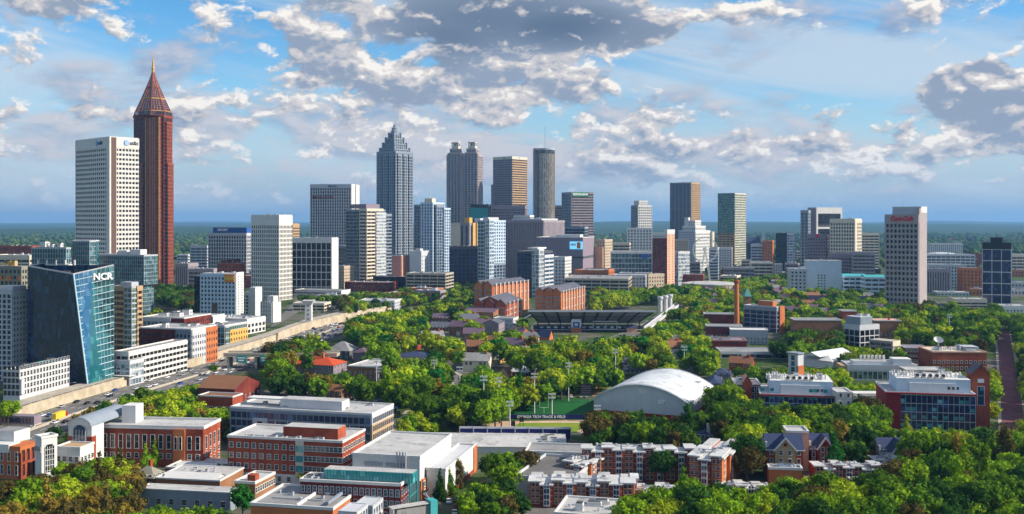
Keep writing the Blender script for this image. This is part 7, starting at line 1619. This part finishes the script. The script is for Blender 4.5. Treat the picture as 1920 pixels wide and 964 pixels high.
# ------------------------------------------------------------------ road lamps and gantry along the motorway
its = []
HL = offset_line(HWY, -22.4)
acc_ = 0
for a, c in zip(HL, HL[1:]):
    acc_ += math.dist(a, c)
    if acc_ > 26 and a[1] < 1100:
        acc_ = 0; root = empty('street_lamp', (c[0], c[1], 0)); m = MB(); m.lathe([(.16,0),(.09,11)],'steel',8); m.build('pole', root); m = MB(); m.bar((0,0,10.9),(3,0,11.3),.12,.12,'steel'); m.box(2.6,3.8,-.2,.2,11.15,11.35,'palegrey'); m.build('lamp_arm', root)
        tag(root, 'x', 'street lamp', 'lamps along the tan motorway wall'); its.append((root, 'thin grey', PX(*c), c[1], 11+1/c[1]))
uniq(its, 'street lamp')
# ------------------------------------------------------------------ cars
def car_protos():
    out = []
    for nm, key in (('white','vehwhite'),('silver','vehsilver'),('black','vehblack'),('red','vehred'),('blue','vehblue'),('pale grey','palegrey')):
        root = empty('car'); m = MB(); L_ = 2.25
        prof = [(-L_,.35),(-L_,.85),(-1.9,.95),(-.0-1.0,1.0),(1.0,1.0),(2.05,.92),(L_,.75),(L_,.35)]
        for s_ in (-1,1): m.poly([(a,s_*.9,c) for a,c in (prof if s_ < 0 else prof[::-1])], key)
        for (a,c),(e,g_) in zip(prof,prof[1:]): m.poly([(a,-.9,c),(a,.9,c),(e,.9,g_),(e,-.9,g_)], key)
        m.poly([(-.9,-.68,1.42),(.55,-.68,1.42),(.55,.68,1.42),(-.9,.68,1.42)], key); m.build('body', root)
        g_ = MB(); q0 = [(-1.6,-.86,.99),(1.25,-.86,.99),(1.25,.86,.99),(-1.6,.86,.99)]; q1 = [(-.9,-.68,1.41),(.55,-.68,1.41),(.55,.68,1.41),(-.9,.68,1.41)]
        for j in range(4): g_.poly([q0[j],q0[(j+1)%4],q1[(j+1)%4],q1[j]], 'gblack')
        g_.build('windows', root); wm = MB(); wm.lathe([(.33,-.1),(.33,.1)],'black',12); wm.lathe([(.18,.1),(.18,.12)],'steel',10); me = wm.mesh('wheel')
        for sx in (-1.4,1.4):
            for sy in (-1,1): o = bpy.data.objects.new('wheel', me); COL.objects.link(o); o.parent = root; o.location = (sx, sy*.82, .33); o.rotation_euler = (R(-90*sy),0,0)
        out.append((nm, root))
    return out
CP = car_protos(); usedc = set(); CARS = []; rc = random.Random(9)
def put_car(x, y, ang, z=0.03, far=False, grp='cars on the motorway', what='car', dirn=' parked'):
    k = rc.choices(range(6), (5,3,3,1,1,3))[0]; nm, pr = CP[k]
    if k in usedc:
        o = pr.copy(); COL.objects.link(o); o.parent = None
        for ch in pr.children:
            if far and ch.name.startswith('wheel'): continue
            c = ch.copy(); COL.objects.link(c); c.parent = o
    else: o = pr; usedc.add(k)
    o.location = (x, y, z); o.rotation_euler = (0, 0, ang); tag(o, 'x', 'car', grp); CARS.append((o, nm+dirn, PX(x, y), y, 1/y+len(CARS)*1e-9))
Lr = offset_line(HWY, 0)
for i in range(len(HWY)-1):
    a, b = HWY[i], HWY[i+1]; L_ = math.dist(a, b); ym = (a[1]+b[1])/2; dens = 1.0 if ym > 700 else .35
    for lane in range(10):
        off = -21+(lane+.5)*4.2
        if abs(off) < 1 : continue
        n = L_/ (21 if ym > 720 else 40)
        for q in range(int(n+rc.random())):
            f = rc.random(); A0 = offset_line([a, b], off); x, y = A0[0][0]*(1-f)+A0[1][0]*f, A0[0][1]*(1-f)+A0[1][1]*f
            if y > 1120 or y < 400 or any(abs(x-c[0].location.x) < 2.2 and abs(y-c[0].location.y) < 6 for c in CARS[-60:]): continue
            put_car(x, y, math.atan2(b[1]-a[1], b[0]-a[0])+(0 if lane > 4 else math.pi), far=y > 760, dirn=' oncoming' if lane < 5 else ' departing')
def lot(poly, n, grp, rows=5.5, ang=.2):
    k = 0
    for _ in range(n*30):
        if k >= n: break
        xs = [p[0] for p in poly]; ys = [p[1] for p in poly]; px, py = rc.uniform(min(xs), max(xs)), rc.uniform(min(ys), max(ys))
        if not inpoly(px, py, poly): continue
        p = P(px, py); x = round(p.x/2.8)*2.8; y = round(p.y/7)*7
        if infoot(x, y, 2) or any(abs(x-c[0].location.x) < 2.6 and abs(y-c[0].location.y) < 5.5 for c in CARS): continue
        put_car(x, y, R(90)+ang*.3, grp=grp); k += 1
lot([(492,752),(372,755),(360,785),(430,795)],10,'cars parked by the brick workshop')
lot([(645,745),(735,742),(760,770),(735,778)],16,'cars parked behind the glass laboratory')
lot([(840,935),(905,930),(985,950),(985,964),(830,964)],10,'cars parked at the bottom of the campus')
lot([(560,585),(640,560),(740,556),(740,575),(620,590)],26,'cars parked at the junction plaza')
lot([(1060,742),(1105,742),(1105,748),(1060,748)],5,'cars parked behind the playing field')
lot([(1010,862),(1060,862),(1060,868)],0,'x')
uniq(CARS, 'car')
for k in range(6):
    if k not in usedc:
        for c in list(CP[k][1].children): bpy.data.objects.remove(c)
        bpy.data.objects.remove(CP[k][1])
# yellow lorry near the left edge
p = P(112, 787); root = empty('lorry', (p.x, p.y, .03), R(86)); tag(root, 'yellow box lorry with a red cab on the motorway by the tan wall', 'lorry')
m = MB(); m.box(-6,3.4,-1.25,1.25,1.1,4.0,'yellow'); m.build('box_body', root); m = MB(); m.box(3.7,6,-1.2,1.2,.6,3.0,'vehred'); m.box(5.6,6.05,-1.0,1.0,1.9,2.8,'gblack'); m.build('cab', root)
wm = MB(); wm.lathe([(.5,-.15),(.5,.15)],'black',12); me = wm.mesh('wheel')
for sx in (-4.8,-3.6,4.6):
    for sy in (-1,1): o = bpy.data.objects.new('wheel', me); COL.objects.link(o); o.parent = root; o.location = (sx, sy*1.1, .5); o.rotation_euler = (R(90),0,0)
